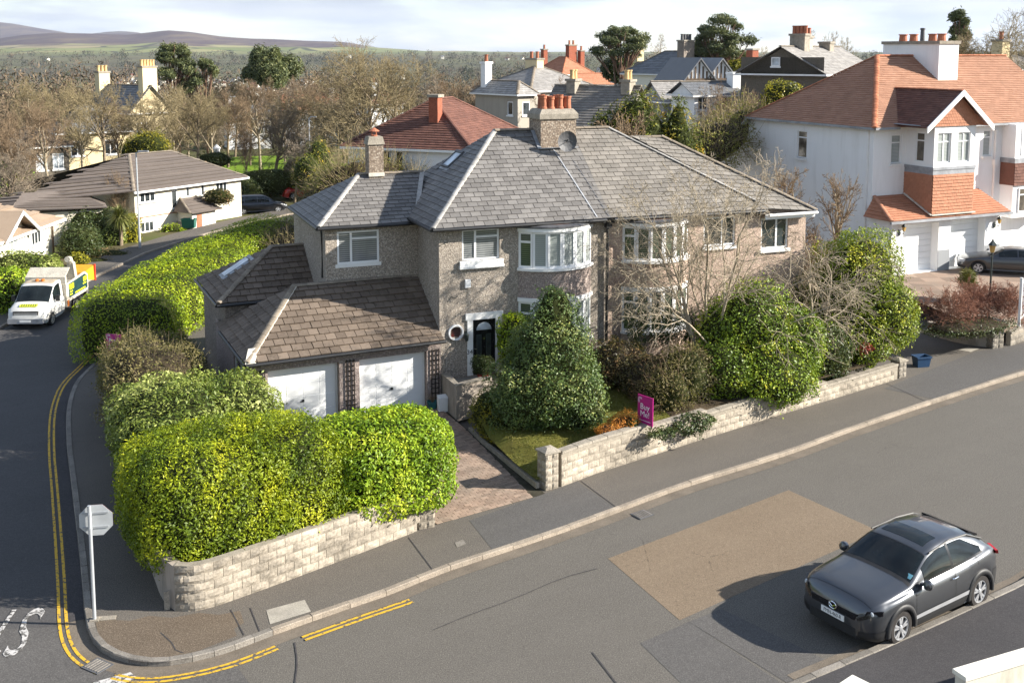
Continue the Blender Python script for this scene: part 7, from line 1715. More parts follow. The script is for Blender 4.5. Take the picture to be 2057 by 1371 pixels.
shrub('evergreen', 'round dark evergreen under the left umbrella pine', 'bush', [((11.77, 122.00, 10.05),(2.0,1.6,1.6),2.1,0)], 2500, 0.3, 'leaf_dark', 0.4, lump=(0.2,1), layer=0.5, seed=152)
shrub('evergreen', 'dark evergreen mass under the right umbrella pine', 'bush', [((21.15, 114.00, 12.00),(2.6,1.8,1.3),2.1,0),((24.11, 116.00, 10.78),(2.4,1.6,1.2),2.1,0)], 3600, 0.3, 'leaf_pine', 0.4, lump=(0.3,1), layer=0.5, seed=153)
shrub('cypress', 'bushy dark cypress with golden tips, tallest of three behind the roof', 'tree', [((6.9,58.0,5.6),(2.0,1.7,4.2),1.9,0),((6.4,57.8,7.6),(1.3,1.1,2.2),1.9,0)], 9500, 0.26, 'leaf_cypress', 0.22, lump=(0.35,1.2), layer=0.8, seed=154, face=0.25, up=0.5, group='cypresses', clump=0.5)
shrub('cypress', 'dark cypress on the left of the three behind the roof', 'tree', [((4.9,57.6,5.4),(1.3,1.3,3.6),1.9,0)], 4800, 0.25, 'leaf_cypress', 0.22, lump=(0.35,1.2), layer=0.8, seed=155, face=0.25, up=0.5, group='cypresses', clump=0.5)
shrub('cypress', 'golden-tipped cypress on the right of the three behind the roof', 'tree', [((9.0,58.2,5.3),(1.4,1.4,4.4),1.8,0),((8.6,57.6,3.6),(1.7,1.5,2.6),2.0,0)], 7000, 0.25, 'leaf_cypress', 0.22, lump=(0.35,1.2), layer=0.8, seed=156, face=0.25, up=0.5, group='cypresses', clump=0.5)
shrub('shrub', 'olive scrub between the cypresses and the white house wall', 'bush', [((11.84, 62.00, 6.86),(2.6,2.2,1.6),2.2,0),((13.99, 64.00, 7.58),(2.0,1.8,1.8),2.2,0),((10.64, 60.00, 6.32),(2.0,1.8,1.5),2.2,0)], 6500, 0.18, 'leaf_willow', 0.25, core='core_brown', shrink=0.55, lump=(0.3,1.2), layer=0.8, seed=157, twigs=(900,1.2,0.015,'twig_olive'))
shrub('shrub', 'yellow-green bush peeping over the left end of the red roof', 'bush', [((17.07, 68.00, 9.19),(1.4,1.0,1.0),2.2,0)], 2200, 0.16, 'leaf_yellow', 0.4, lump=(0.2,1.5), layer=0.4, seed=158)
shrub('shrub', 'orange-yellow gorse near the half-timbered gables', 'bush', [((23.27, 110.00, 10.49),(1.6,1.2,0.8),2.2,0)], 1200, 0.2, 'leaf_yellow', 0.4, lump=(0.2,1.5), layer=0.4, seed=159)
shrub('willow_bush', 'yellow-green willow thicket behind the extension chimney', 'bush', [((-8.9,57.5,4.6),(2.2,1.8,2.0),2.2,0),((-7.0,58.0,5.0),(1.8,1.6,1.8),2.2,0),((-10.4,58.5,3.4),(1.6,1.6,1.8),2.2,0),((-5.2,57.0,4.6),(1.0,1.2,1.5),2.2,0)], 9000, 0.16, 'leaf_willow', 0.16, core='core_brown', shrink=0.7, lump=(0.3,1.4), layer=0.9, seed=160, twigs=(2500,1.2,0.011,'twig_olive'), face=0.1, up=0.4)
shrub('conifer', 'dark small conifer on the lawn beside the far street lamp', 'tree', [((-15.19, 84.00, 3.27),(1.3,1.2,2.2),1.9,0),((-15.30, 80.00, 3.12),(1.3,1.2,1.5),2.0,0)], 3600, 0.2, 'leaf_cypress', 0.25, lump=(0.25,1.3), layer=0.5, seed=161)
shrub('golden_cypress', 'bright golden cypress rising behind the cream bungalow ridge', 'tree', [((-28.50, 84.00, 4.76),(1.7,1.4,1.0),2.0,0),((-29.60, 84.00, 4.44),(1.0,1.0,0.8),2.0,0)], 3400, 0.22, 'leaf_gold_cypress', 0.2, lump=(0.3,1.5), layer=0.5, seed=162, face=0.2, up=0.4)
G3 = [('dark green shrub bank at the right end of the cream bungalow',[((-21.70, 86.00, 0.96),(1.5,1.2,1.1),2.2,0),((-21.90, 84.00, 0.98),(1.0,1.0,0.9),2.2,0)],2600,'leaf_dark'),('orange-tinged round bush behind the black van',[((-20.56, 88.00, 0.58),(0.9,0.9,0.9),2.2,0)],1500,'leaf_bronze'),('pale grassy shrub bank above the red car',[((-18.85, 92.00, -0.50),(1.9,1.2,0.8),2.2,0),((-19.91, 90.00, -0.32),(1.2,1.0,0.7),2.2,0)],2600,'leaf_willow'),('long dark hedge behind the park shrubs',[((-20.05, 88.00, 1.41),(3.4,1.2,1.2),2.6,0),((-17.57, 88.00, 1.94),(1.6,1.4,1.5),2.6,0)],3200,'leaf_dark'),('leafy shrub at the edge of the park lawn by the chimney',[((-25.53, 92.00, 2.78),(1.6,1.0,0.7),2.3,0)],1200,'leaf_dark'),('dry pinkish bush over the bungalow porch',[((-20.62, 75.00, 1.91),(1.2,0.9,0.7),2.2,0)],1500,'leaf_bronze')]
for i,(lab,bl,n,mt) in enumerate(G3): shrub('shrub', lab, 'bush', bl, n, 0.17, mt, 0.35, lump=(0.15,1.6), layer=0.4, seed=170+i)
LFT = [('large dark green tree at the left edge above the bungalow',[((-39.82, 84.00, 1.77),(2.2,1.8,1.9),2.1,0)],3800,0.22,'leaf_camellia'),('feathery golden-green conifer in front of the brown roofs',[((-31.82, 72.00, 1.30),(1.6,1.3,1.3),2.0,0),((-30.11, 70.00, 1.10),(1.5,1.2,0.9),2.0,0)],3600,0.2,'leaf_gold_cypress'),('rounded grey-green bush at the bend of the side road',[((-25.69, 63.00, 0.75),(1.25,1.1,1.15),2.2,0)],4200,0.12,'leaf_dark'),('dark evergreen hedge behind the rounded grey-green bush',[((-27.36, 68.00, 0.92),(1.7,1.2,1.4),2.3,0),((-25.93, 68.00, 0.70),(1.5,1.2,1.5),2.3,0)],4800,0.16,'leaf_dark'),('bright yellow ivy-clad hedge column by the lamp post',[((-24.38, 68.00, 0.60),(0.75,0.7,1.25),2.6,0)],3200,0.14,'leaf_yellow'),('variegated ivy bush left of the yellow column',[((-25.17, 67.00, 0.29),(0.7,0.7,1.0),2.4,0)],2200,0.13,'leaf_variegated'),('low yellow bush among rockery stones by the side road',[((-24.51, 60.00, 0.31),(0.65,0.55,0.55),2.2,0)],1400,0.12,'leaf_yellow'),('variegated garden hedge behind the truck cab',[((-25.38, 55.00, 0.95),(1.7,1.2,0.75),2.8,0),((-25.02, 56.00, 0.48),(1.0,1.2,0.6),2.8,0)],4800,0.15,'leaf_variegated'),('green hedge at the left picture edge beside the truck',[((-23.84, 49.50, 0.86),(1.2,1.6,1.2),2.8,0)],4200,0.14,'leaf_laurel'),('low brown winter bed along the side road pavement',[((-24.09, 63.00, 0.03),(1.5,0.7,0.3),2.4,0),((-24.06, 61.00, 0.00),(1.0,0.5,0.25),2.4,0)],1400,0.12,'leaf_bronze'),('flower bed in front of the bungalow steps',[((-22.84, 72.00, 0.03),(0.9,0.5,0.35),2.3,0)],900,0.13,'leaf_privet')]
for i,(lab,bl,n,sz,mt) in enumerate(LFT): shrub('shrub', lab, 'bush', bl, n, sz, mt, 0.42, lump=(0.15,1.6), layer=0.35, seed=190+i)
# cabbage palm
cp = empty('cabbage_palm', (-24.53, 66.50, 0.70), 0, 'spiky cabbage palm in front of the cream bungalow', 'tree')
m = MB(); m.tube([(0,0,-1.0),(0.05,0,0.6),(0,0,1.0)],[0.13,0.11,0.1],7); m.build('trunk', MATS['bark'], cp)
g = np.random.default_rng(5); n = 420; d = unit(g.normal(size=(n,3))+np.array([0,0,0.35])); L = g.uniform(0.7,1.15,n); c0 = np.array([0,0,1.05])
p0 = c0+d*0.05; p1 = c0+d*L[:,None]*0.6; p2 = c0+d*L[:,None]-np.array([0,0,0.22])*L[:,None]; s_ = unit(np.cross(d,np.array([[0,0,1.0]])))*0.028
V = np.concatenate([np.stack([p0-s_,p0+s_,p1+s_,p1-s_],1),np.stack([p1-s_,p1+s_,p2+s_*0.1,p2-s_*0.1],1)]).reshape(-1,3); link('crown', np_mesh('crown',V,np.arange(len(V)).reshape(-1,4),MATS['leaf_spiky'],np.repeat(g.uniform(0,1,2*n),4)), cp)
# bright park lawn and other grass beyond
patch('lawn', [(-32.66, 114.38, 0.00), (-31.99, 123.16, 0.00), (-27.35, 125.57, 0.00), (-22.04, 121.99, 0.00), (-17.64, 115.41, 0.00), (-16.56, 105.00, 0.00), (-22.92, 105.00, 0.00), (-26.84, 105.00, 0.00)], lambda x,y: 0.02, 'lawn_bright', 2.0)
# ------------------------------------------------------------------ far woodland and town (masses nobody could count)
t = NT('far_wood'); a = t.n('ShaderNodeAttribute'); a.attribute_name = 'rnd'
MATS['far_wood'] = t.fin(t.ramp(a.outputs['Fac'],[(0,(0.045,0.050,0.028)),(0.18,(0.075,0.070,0.042)),(0.35,(0.115,0.085,0.060)),(0.7,(0.165,0.120,0.082)),(1,(0.20,0.155,0.10))]),0.95,0.1)
g = np.random.default_rng(77); PV, PN, PR, SZ = [], [], [], []
def clumps(n, pxr, Yr, hr_, dens, sz, tone=(0.2,0.9)):
    for k in range(n):
        Yd = math.exp(g.uniform(math.log(Yr[0]),math.log(Yr[1]))); x = (g.uniform(*pxr)-1028.5)/2160*Yd; z = float(terrain_z(np.array([x]),np.array([Yd]))[0]); h = g.uniform(*hr_); rx = h*g.uniform(0.45,0.75)
        d = unit(g.normal(size=(dens,3))); q = d*np.array([rx,rx,h*0.55])*g.uniform(0.45,1.0,size=(dens,1))**0.5+np.array([x,Yd,z+h*0.5])
        PV.append(q); PN.append(d); tt = g.uniform(*tone) if g.uniform() > 0.16 else g.uniform(0,0.15); PR.append(np.clip(tt+g.normal(size=dens)*0.10,0,1)); SZ.append(np.full(dens,sz*h/8))
clumps(150,(-120,760),(132,240),(7,11),520,0.5,(0.35,0.95))
clumps(260,(-150,900),(240,700),(8,13),260,0.85,(0.25,0.9))
clumps(360,(-150,1000),(600,1500),(9,15),60,2.0,(0.1,0.7))
clumps(420,(-200,1000),(1500,2700),(10,17),40,2.6,(0.0,0.4))
clumps(130,(820,1500),(150,300),(6,9),480,0.5,(0.4,1.0))
clumps(240,(700,2200),(300,900),(7,11),150,1.1,(0.2,0.8))
clumps(500,(600,2300),(1000,2700),(9,16),60,2.0,(0.0,0.45))
P = np.concatenate(PV); N = np.concatenate(PN); rn = np.concatenate(PR); S = np.concatenate(SZ)
nn = unit(N+g.normal(size=P.shape)*0.5); tt = g.normal(size=P.shape)*0.7+N*0.5+np.array([0,0,0.8]); tt = unit(tt-nn*np.sum(tt*nn,1,keepdims=True)); bb = np.cross(nn,tt); S = (S*g.uniform(0.6,1.4,len(S)))[:,None]
V = np.stack([P-tt*S*0.5,P+bb*S*0.11,P+tt*S*0.5,P-bb*S*0.11],1).reshape(-1,3)
tag(link('far_woodland', np_mesh('far_woodland',V,np.arange(len(V)).reshape(-1,4),MATS['far_wood'],np.repeat(rn,4))), 'brown leafless woodland filling the valley', 'woodland', kind='stuff')
tv, tf, tm_ = [], [], []
def far_house(x, y, z, w_, d_, h_, a, white):
    c, s = math.cos(a), math.sin(a); B = len(tv)
    for (u,v,zz) in ((0,0,-3),(w_,0,-3),(w_,d_,-3),(0,d_,-3),(0,0,h_),(w_,0,h_),(w_,d_,h_),(0,d_,h_),(0,d_/2,h_*1.6),(w_,d_/2,h_*1.6)): tv.append((x+u*c-v*s,y+u*s+v*c,z+zz))
    for f,mi_ in (((0,1,5,4),0),((1,2,6,9,5),0),((2,3,7,6),0),((3,0,4,8,7),0),((4,5,9,8),1),((6,7,8,9),1)): tf.append(tuple(B+k for k in f)); tm_.append(mi_ if mi_ == 0 else white)
for k in range(215):
    if k < 190: pxx = g.uniform(180,700); Yd = g.uniform(420,1500)
    elif k < 192: pxx = g.uniform(-50,420); Yd = g.uniform(1900,3600)
    else: pxx = g.uniform(700,2000); Yd = g.uniform(500,2500)
    x = (pxx-1028.5)/2160*Yd; z = float(terrain_z(np.array([x]),np.array([Yd]))[0]); w_ = g.uniform(5,9)
    far_house(x,Yd,z,w_,g.uniform(6,8),g.uniform(3.0,5.0),g.uniform(-0.9,0.9),1 if g.uniform() < 0.75 else 2)
me = bpy.data.meshes.new('far_town'); me.from_pydata(tv,[],tf)
for mn in ('render_ivory','slate_blue','tile_maroon'): me.materials.append(MATS[mn])
me.polygons.foreach_set('material_index', tm_); tag(link('far_town', me), 'scattered white houses of the distant town', 'town', kind='stuff')

# ------------------------------------------------------------------ vehicles
def wheel(parent, x, y, r, wd, side, rim, spokes=5, tyre='rubber', dish=0.0):
    w = MB(); s = side
    w.lathe([(r*0.66,-wd/2*s),(r*0.93,-wd/2*s),(r,-wd*0.36*s),(r,wd*0.36*s),(r*0.93,wd/2*s),(r*0.68,wd/2*s),(r*0.64,wd*0.3*s)] if s > 0 else [(r*0.64,wd*0.3*s),(r*0.68,wd/2*s),(r*0.93,wd/2*s),(r,wd*0.36*s),(r,-wd*0.36*s),(r*0.93,-wd/2*s),(r*0.66,-wd/2*s)],(x,y,r),26,'y')
    wo = w.build('wheel', MATS[tyre], parent)
    m = MB(); m.lathe([(r*0.62,0.0),(r*0.60,0.01)],(x,y+s*wd*0.05,r),24,'y'); m.build('brake_disc', MATS['black_plastic'], wo)
    m = MB(); n = 26
    yo = y+s*(wd*0.46+dish)
    V = []
    for rr_,yy in ((r*0.69,yo-s*0.02),(r*0.69,yo),(r*0.62,yo),(r*0.60,yo-s*0.05)):
        for k in range(n): V.append((x+rr_*math.cos(2*math.pi*k/n),yy,r+rr_*math.sin(2*math.pi*k/n)))
    m.faces(V,[(j*n+k,j*n+(k+1)%n,(j+1)*n+(k+1)%n,(j+1)*n+k) for j in range(3) for k in range(n)])
    for k in range(spokes):
        a = 2*math.pi*k/spokes+0.3
        for d in ((-0.12,0.12) if spokes == 5 else (0.0,)):
            a0, a1 = a+d*0.6, a+d*1.6; p = lambda ang,rad,off: (x+rad*math.cos(ang)-off*math.sin(ang), r+rad*math.sin(ang)+off*math.cos(ang))
            w0, w1 = r*0.055, r*0.07
            q = [p(a0,r*0.12,-w0),p(a0,r*0.12,w0),p(a1,r*0.63,w1),p(a1,r*0.63,-w1)]
            m.hull([(u,yo-s*0.035,v) for u,v in q],[(u,yo-s*0.006,v) for u,v in q])
    m.lathe([(r*0.16,-0.03*s),(r*0.15,0.0),(r*0.05,0.008*s)] if s > 0 else [(r*0.05,0.008*s),(r*0.15,0.0),(r*0.16,-0.03*s)],(x,yo,r),14,'y')
    m.build('rim', MATS[rim], wo)
    return wo
def smooth1(v, k=2):
    for _ in range(k): v = np.concatenate([v[:1],(v[:-2]+2*v[1:-1]+v[2:])/4,v[-1:]])
    return v
class Body:
    """lofted car body: x stations, each a half section from sill to roof centre"""
    def __init__(s, st, axles, arch, n=84, floor=0.22, sill_in=0.06):
        st = np.array(st,float); xs = np.linspace(st[0,0],st[-1,0],n); s.x = xs; f = lambda c: smooth1(np.interp(-xs,-st[:,0],st[:,c]),3)
        s.ztop, s.zb, s.wm, s.wr = f(1), f(2), f(3), f(4); zl = np.full(n,floor)
        ends = np.minimum(np.abs(xs-xs[0]),np.abs(xs-xs[-1])); zl = zl+0.06*np.clip(1-ends/0.3,0,1)
        for a in axles:
            d = np.abs(xs-a); zl = np.where(d < arch, np.maximum(zl, 0.33+np.sqrt(np.maximum(arch**2-d**2,0))*0.98), zl)
        s.zl = np.minimum(zl, s.zb-0.05); s.n = n; s.P = np.array([s.section(i,sill_in) for i in range(n)])   # n x 12 x 3 (half, y>0)
    def section(s, i, si):
        x,zt,zb,wm,wr,zl = s.x[i],s.ztop[i],s.zb[i],s.wm[i],s.wr[i],s.zl[i]; h = zb-zl; wb = wm-0.055
        re = zt-min(0.075,(zt-zb)*0.5)
        pts = [(wm-si,zl),(wm-0.012,zl+0.12*h),(wm,zl+0.5*h),(wm-0.012,zl+0.82*h),(wb,zb),(wb-0.03,zb+0.012)]
        a,b = (wb-0.03,zb+0.012),(wr,re)
        pts += [(a[0]+(b[0]-a[0])*t+0.02*math.sin(math.pi*t),a[1]+(b[1]-a[1])*t) for t in (0.35,0.7)]+[b,(wr*0.86,zt-(zt-re)*0.45),(wr*0.5,zt-(zt-re)*0.12),(0,zt)]
        return [(x,p[0],p[1]) for p in pts]
    def at(s, x, t, side=1, off=0.0):
        """surface point at station x and section parameter t (0..11)"""
        fi = np.clip((s.x[0]-x)/(s.x[0]-s.x[-1])*(s.n-1),0,s.n-1.001); i = int(fi); u = fi-i; j = int(min(t,10.999)); v = t-j
        P = s.P; p = (P[i,j]*(1-v)+P[i,j+1]*v)*(1-u)+(P[i+1,j]*(1-v)+P[i+1,j+1]*v)*u
        if off:
            du = P[min(i+1,s.n-1),j]-P[i,j]; dv = P[i,min(j+1,11)]-P[i,j]; nn = np.cross(dv,du); l = np.linalg.norm(nn); nn = nn/l if l > 1e-9 else np.array([0,0,1.0])
            if nn[1] < 0 and t < 9 or nn[2] < -0.2: nn = -nn
            p = p+nn*off
        return (p[0],p[1]*side,p[2])
    def build(s, parent, paint):
        m = MB(); n = s.n; k = 12; V = [tuple(p) for st in s.P for p in st]+[(p[0],-p[1],p[2]) for st in s.P for p in st]; o = n*k
        for i in range(n-1):
            for j in range(k-1): m.f.append((i*k+j,i*k+j+1,(i+1)*k+j+1,(i+1)*k+j)[::-1]); m.f.append((o+i*k+j,o+i*k+j+1,o+(i+1)*k+j+1,o+(i+1)*k+j))
        for i in (0,n-1): r_ = [i*k+j for j in range(k)]+[o+i*k+j for j in range(k-2,-1,-1)]; m.f.append(tuple(r_ if i == 0 else r_[::-1]))
        for i in range(n-1): m.f.append((i*k,(i+1)*k,o+(i+1)*k,o+i*k))
        m.v = V; m.mi = [0]*len(m.f); ob = m.build('body', MATS[paint], parent); me = ob.data
        me.polygons.foreach_set('use_smooth',[True]*len(me.polygons)); md = ob.modifiers.new('weld','WELD'); md.merge_threshold = 0.0005
        return ob
    def patch(s, parent, name, mat, x0, x1, t0, t1, nx=10, nt=6, off=0.006, both=False, side=1, curve=None):
        out = None
        for sd in ((1,-1) if both else (side,)):
            m = MB(); V = []
            for a in range(nx+1):
                for b in range(nt+1):
                    x = x0+(x1-x0)*a/nx; ta = t0(x) if callable(t0) else t0; tb = t1(x) if callable(t1) else t1; V.append(s.at(x,ta+(tb-ta)*b/nt,sd,off))
            m.faces(V,[(a*(nt+1)+b,a*(nt+1)+b+1,(a+1)*(nt+1)+b+1,(a+1)*(nt+1)+b)[::(1 if sd < 0 else -1)] for a in range(nx) for b in range(nt)])
            out = m.build(name, MATS[mat], parent, smooth=True)
        return out
    def top(s, parent, name, mat, x0, x1, t0, off=0.006, nx=10, nt=8):
        """patch across the whole top, from section t0 on one side to t0 on the other"""
        m = MB(); V = []; ts = np.concatenate([np.linspace(t0,11,nt),np.linspace(11,t0,nt)[1:]]); w_ = len(ts)
        for a in range(nx+1):
            for b,t_ in enumerate(ts): p = s.at(x0+(x1-x0)*a/nx,t_,1 if b < nt else -1,0.0); V.append((p[0],p[1],p[2]+off))
        m.faces(V,[(a*w_+b,a*w_+b+1,(a+1)*w_+b+1,(a+1)*w_+b)[::-1] for a in range(nx) for b in range(w_-1)]); return m.build(name, MATS[mat], parent, smooth=True)
    def arches(s, parent, axles, r, mat, wdt=0.07):
        for a in axles:
            for sd in (1,-1):
                m = MB(); V = []; N_ = 18
                wm_ = float(np.interp(-a,-s.x,s.wm))
                for k in range(N_+1):
                    t = math.pi*(-0.04+1.08*k/N_)
                    for rr_,yy in ((r-0.02,-0.10),(r-0.015,0.012),(r+wdt*0.5,0.018),(r+wdt,0.0),(r+wdt,-0.05)): V.append((a+rr_*math.cos(t),sd*(wm_+yy),0.33+rr_*math.sin(t)))
                m.faces(V,[(k*5+j,k*5+j+1,(k+1)*5+j+1,(k+1)*5+j)[::sd] for k in range(N_) for j in range(4)]); m.build('wheel_arch', MATS[mat], parent, smooth=True)
def underside(e, b, r):
    m = MB(); m.box((b.x[-1]+0.25,-0.70,0.18),(b.x[0]-0.25,0.70,0.42)); m.build('underbody', MATS['cladding'], e)
# dark grey crossover parked at the near kerb
CA = (1.30,-1.355); CR = 0.345
car = empty('parked_car', (8.48,22.19,0.0), 213.7, 'metallic dark grey coupe crossover with sunroof parked at the near kerb', 'car')
car.scale = (1.02,1.12,1.09)
CB = Body([(2.20,0.70,0.62,0.54,0.44),(2.15,0.84,0.73,0.72,0.54),(2.05,0.94,0.82,0.81,0.64),(1.85,1.00,0.88,0.87,0.71),(1.5,1.05,0.92,0.893,0.745),(1.15,1.09,0.95,0.897,0.76),(0.93,1.12,0.965,0.897,0.77),(0.65,1.26,0.975,0.893,0.72),(0.25,1.46,0.985,0.89,0.64),(-0.10,1.545,0.995,0.89,0.605),(-0.6,1.565,1.015,0.89,0.59),(-1.05,1.54,1.05,0.893,0.58),(-1.45,1.45,1.10,0.893,0.59),(-1.78,1.28,1.11,0.87,0.63),(-2.02,1.10,1.04,0.82,0.64),(-2.14,0.96,0.91,0.75,0.6),(-2.195,0.72,0.64,0.64,0.5)], CA, 0.385)
bo = CB.build(car, 'paint_grey'); underside(car, CB, CR)
CB.arches(car, CA, 0.385, 'cladding', 0.095)
for a in CA:
    for sd in (1,-1): wheel(car, a, sd*0.775, CR, 0.215, sd, 'alloy', 5, 'rubber_dusty')
CB.top(car, 'windscreen', 'glass_car', 0.90, 0.27, 8.15)
CB.top(car, 'sunroof', 'glass_car', 0.08, -0.38, 9.3, 0.005)
CB.top(car, 'rear_window', 'glass_car', -1.38, -1.86, 8.6)
lo = lambda x: 5.35
CB.patch(car, 'front_side_window', 'glass_car', 0.50, -0.42, lo, lambda x: 7.75, both=True)
CB.patch(car, 'rear_side_window', 'glass_car', -0.48, -1.45, lo, lambda x: 7.75-1.5*max(0,(-0.95-x)/0.5), both=True)
CB.patch(car, 'door_pillar', 'black_gloss', -0.415, -0.485, 5.2, 7.85, off=0.007, both=True, nx=2)
CB.patch(car, 'window_trim', 'black_gloss', 0.52, -1.47, 5.08, 5.36, off=0.0065, both=True, nx=14, nt=2)
CB.patch(car, 'sill_cladding', 'cladding', 0.88, -0.93, 0.0, 1.35, off=0.008, both=True)
CB.patch(car, 'sill_strip', 'alloy', 0.86, -0.92, 1.35, 1.62, off=0.012, both=True, nt=2)
CB.patch(car, 'bumper_cladding', 'cladding', -1.80, -2.15, 0.0, 2.2, off=0.006, both=True)
def shut(x0,x1,t0,t1): CB.patch(car,'door_seam','black_plastic',x0,x1,t0,t1,nx=1 if abs(x0-x1) < 0.05 else 8,nt=8 if abs(t0-t1) > 0.3 else 1,off=0.004,both=True)
shut(0.86,0.85,1.7,4.7); shut(-0.45,-0.46,1.7,5.3); shut(-1.22,-1.23,2.6,5.3)
CB.top(car, 'bonnet_seam', 'black_plastic', 2.035, 2.022, 6.0, 0.003, 2); CB.top(car, 'cowl', 'cladding', 0.99, 0.90, 7.6, 0.004, 2); CB.top(car, 'roof_seam', 'black_plastic', 0.262, 0.245, 8.2, 0.004, 1)
for sd in (1,-1):
    m = MB(); m.lathe([(0.03,-0.06),(0.085,-0.04),(0.10,0.03),(0.075,0.08),(0.02,0.10)],(0.60,sd*0.955,1.04),12,'x'); m.box((0.56,min(sd*0.80,sd*0.95),0.985),(0.64,max(sd*0.80,sd*0.95),1.03)); mi = m.build('wing_mirror', MATS['paint_grey'], car, smooth=False)
    m = MB(); m.tube([(-0.30,sd*0.895,0.90),(-0.34,sd*0.918,0.905),(-0.46,sd*0.918,0.915),(-0.50,sd*0.897,0.92)],0.014,6); m.build('door_handle', MATS['chrome'], car)
    m = MB(); hx = [(2.10,0.63,0.70),(1.86,0.86,0.745),(1.86,0.865,0.83),(2.08,0.66,0.80)]
    m.hull([(x,sd*y,z) for x,y,z in hx][::-sd],[(x+0.045,sd*(y+0.015),z) for x,y,z in hx][::-sd]); hl = m.build('headlight', MATS['black_gloss'], car)
    m = MB(); m.lathe([(0.05,0.0),(0.04,0.02)],(2.05,sd*0.74,0.765),12,'x'); m.build('headlight_lens', MATS['lamp_clear'], hl)
    m = MB(); q = [(-2.06,0.55,0.98),(-1.96,0.82,0.97),(-1.90,0.835,1.06),(-2.03,0.58,1.08)]; m.hull([(x,sd*y,z) for x,y,z in q][::sd],[(x-0.05,sd*(y+0.03),z) for x,y,z in q][::sd]); m.build('tail_light', MATS['lamp_red'], car)
    m = MB(); m.tube([(2.13,sd*0.42,0.30),(2.09,sd*0.62,0.31),(2.0,sd*0.76,0.34)],0.018,6); m.build('bumper_blade', MATS['chrome'], car)
    m = MB(); m.tube([(0.15,sd*0.645,1.43),(-0.6,sd*0.60,1.50),(-1.2,sd*0.59,1.46),(-1.72,sd*0.62,1.27)],0.018,5); m.build('roof_moulding', MATS['cladding'], car)
m = MB(); m.hull([(2.18,0.50,0.575),(2.18,-0.50,0.575),(2.17,-0.54,0.70),(2.17,0.54,0.70)],[(2.212,0.48,0.58),(2.212,-0.48,0.58),(2.205,-0.52,0.695),(2.205,0.52,0.695)]); gr_ = m.build('grille', MATS['black_gloss'], car)
m = MB(); m.hull([(2.17,0.54,0.24),(2.17,-0.54,0.24),(2.18,-0.52,0.43),(2.18,0.52,0.43)],[(2.208,0.52,0.25),(2.208,-0.52,0.25),(2.208,-0.50,0.42),(2.208,0.50,0.42)]); m.build('lower_intake', MATS['cladding'], car)
CB.patch(car, 'bumper_cladding', 'cladding', 2.19, 1.72, 0.0, 1.5, off=0.010, both=True)
CB.patch(car, 'grille_wing', 'black_gloss', 2.19, 2.03, 3.2, 4.6, off=0.008, both=True)
m = MB(); m.box((2.206,-0.26,0.445),(2.222,0.26,0.555)); pl_ = m.build('number_plate', MATS['plate_white'], car)
text_mesh('lettering','PMN-460-R',MATS['text_black'],0.105,0.0008,'CENTER',pl_,Matrix.Translation((2.2235,0.0,0.499)) @ Matrix.Rotation(R(90),4,'Z') @ Matrix.Rotation(R(90),4,'X') @ Matrix.Diagonal((0.80,1,1,1)))
m = MB(); N_ = 20
m.tube([(2.222,0.085*math.cos(t),0.665+0.066*math.sin(t)) for t in np.linspace(0,2*math.pi,N_)],0.010,6); m.tube([(2.226,0.075,0.695),(2.23,0.03,0.665),(2.23,0.0,0.645),(2.23,-0.03,0.665),(2.226,-0.075,0.695)],0.010,6); m.build('badge', MATS['chrome'], car)
m = MB(); m.hull([(-1.40,-0.52,1.43),(-1.40,0.52,1.43),(-1.70,0.54,1.30),(-1.70,-0.54,1.30)],[(-1.40,-0.52,1.462),(-1.40,0.52,1.462),(-1.72,0.54,1.335),(-1.72,-0.54,1.335)]); m.build('spoiler', MATS['black_gloss'], car)
a = np.array(CB.at(0.80,8.45,1,0.016)); m = MB(); m.hull([(a[0]-0.05,a[1]-0.10,a[2]+0.035),(a[0]+0.05,a[1]-0.10,a[2]-0.02),(a[0]+0.05,a[1]+0.02,a[2]-0.022),(a[0]-0.05,a[1]+0.02,a[2]+0.03)],[(a[0]-0.05,a[1]-0.10,a[2]+0.038),(a[0]+0.05,a[1]-0.10,a[2]-0.017),(a[0]+0.05,a[1]+0.02,a[2]-0.019),(a[0]-0.05,a[1]+0.02,a[2]+0.033)]); m.build('tax_sticker', MATS['sticker_teal'], car)
# simpler vehicles built on the same loft
def plain_car(label, loc, ang, st, axles, paint, glass, cat='car', sc=1.0, zs=0.92, name='parked_car', arch=0.36, sides=(), rear=None, wr=0.32, rim='alloy'):
    e = empty(name, loc, ang, label, cat); e.scale = (sc,sc,zs*sc); b = Body(st, axles, arch, 64); b.build(e, paint); underside(e, b, wr)
    for a in axles:
        for sd in (1,-1): wheel(e, a, sd*(float(np.interp(-a,-b.x,b.wm))-0.115), wr, 0.20, sd, rim, 5)
    b.top(e, 'windscreen', 'glass_car', glass[0], glass[1], 8.1)
    if rear: b.top(e, 'rear_window', 'glass_car', rear[0], rear[1], 8.4)
    for x0,x1 in sides: b.patch(e, 'side_window', 'glass_car', x0, x1, 5.3, 7.8, both=True)
    for sd in (1,-1):
        m = MB(); x = float(b.x[0]); m.box((x-0.32,min(sd*0.55,sd*0.80),0.60),(x-0.06,max(sd*0.55,sd*0.80),0.74)); m.build('headlight', MATS['lamp_clear'], e)
        m = MB(); x = float(b.x[-1]); m.box((x+0.02,min(sd*0.55,sd*0.82),0.75),(x+0.14,max(sd*0.55,sd*0.82),0.95)); m.build('tail_light', MATS['lamp_red'], e)
        m = MB(); m.lathe([(0.03,-0.05),(0.08,-0.03),(0.08,0.06),(0.02,0.09)],(glass[0]-0.15,sd*0.98,1.0),8,'x'); m.build('wing_mirror', MATS[paint], e)
    return e
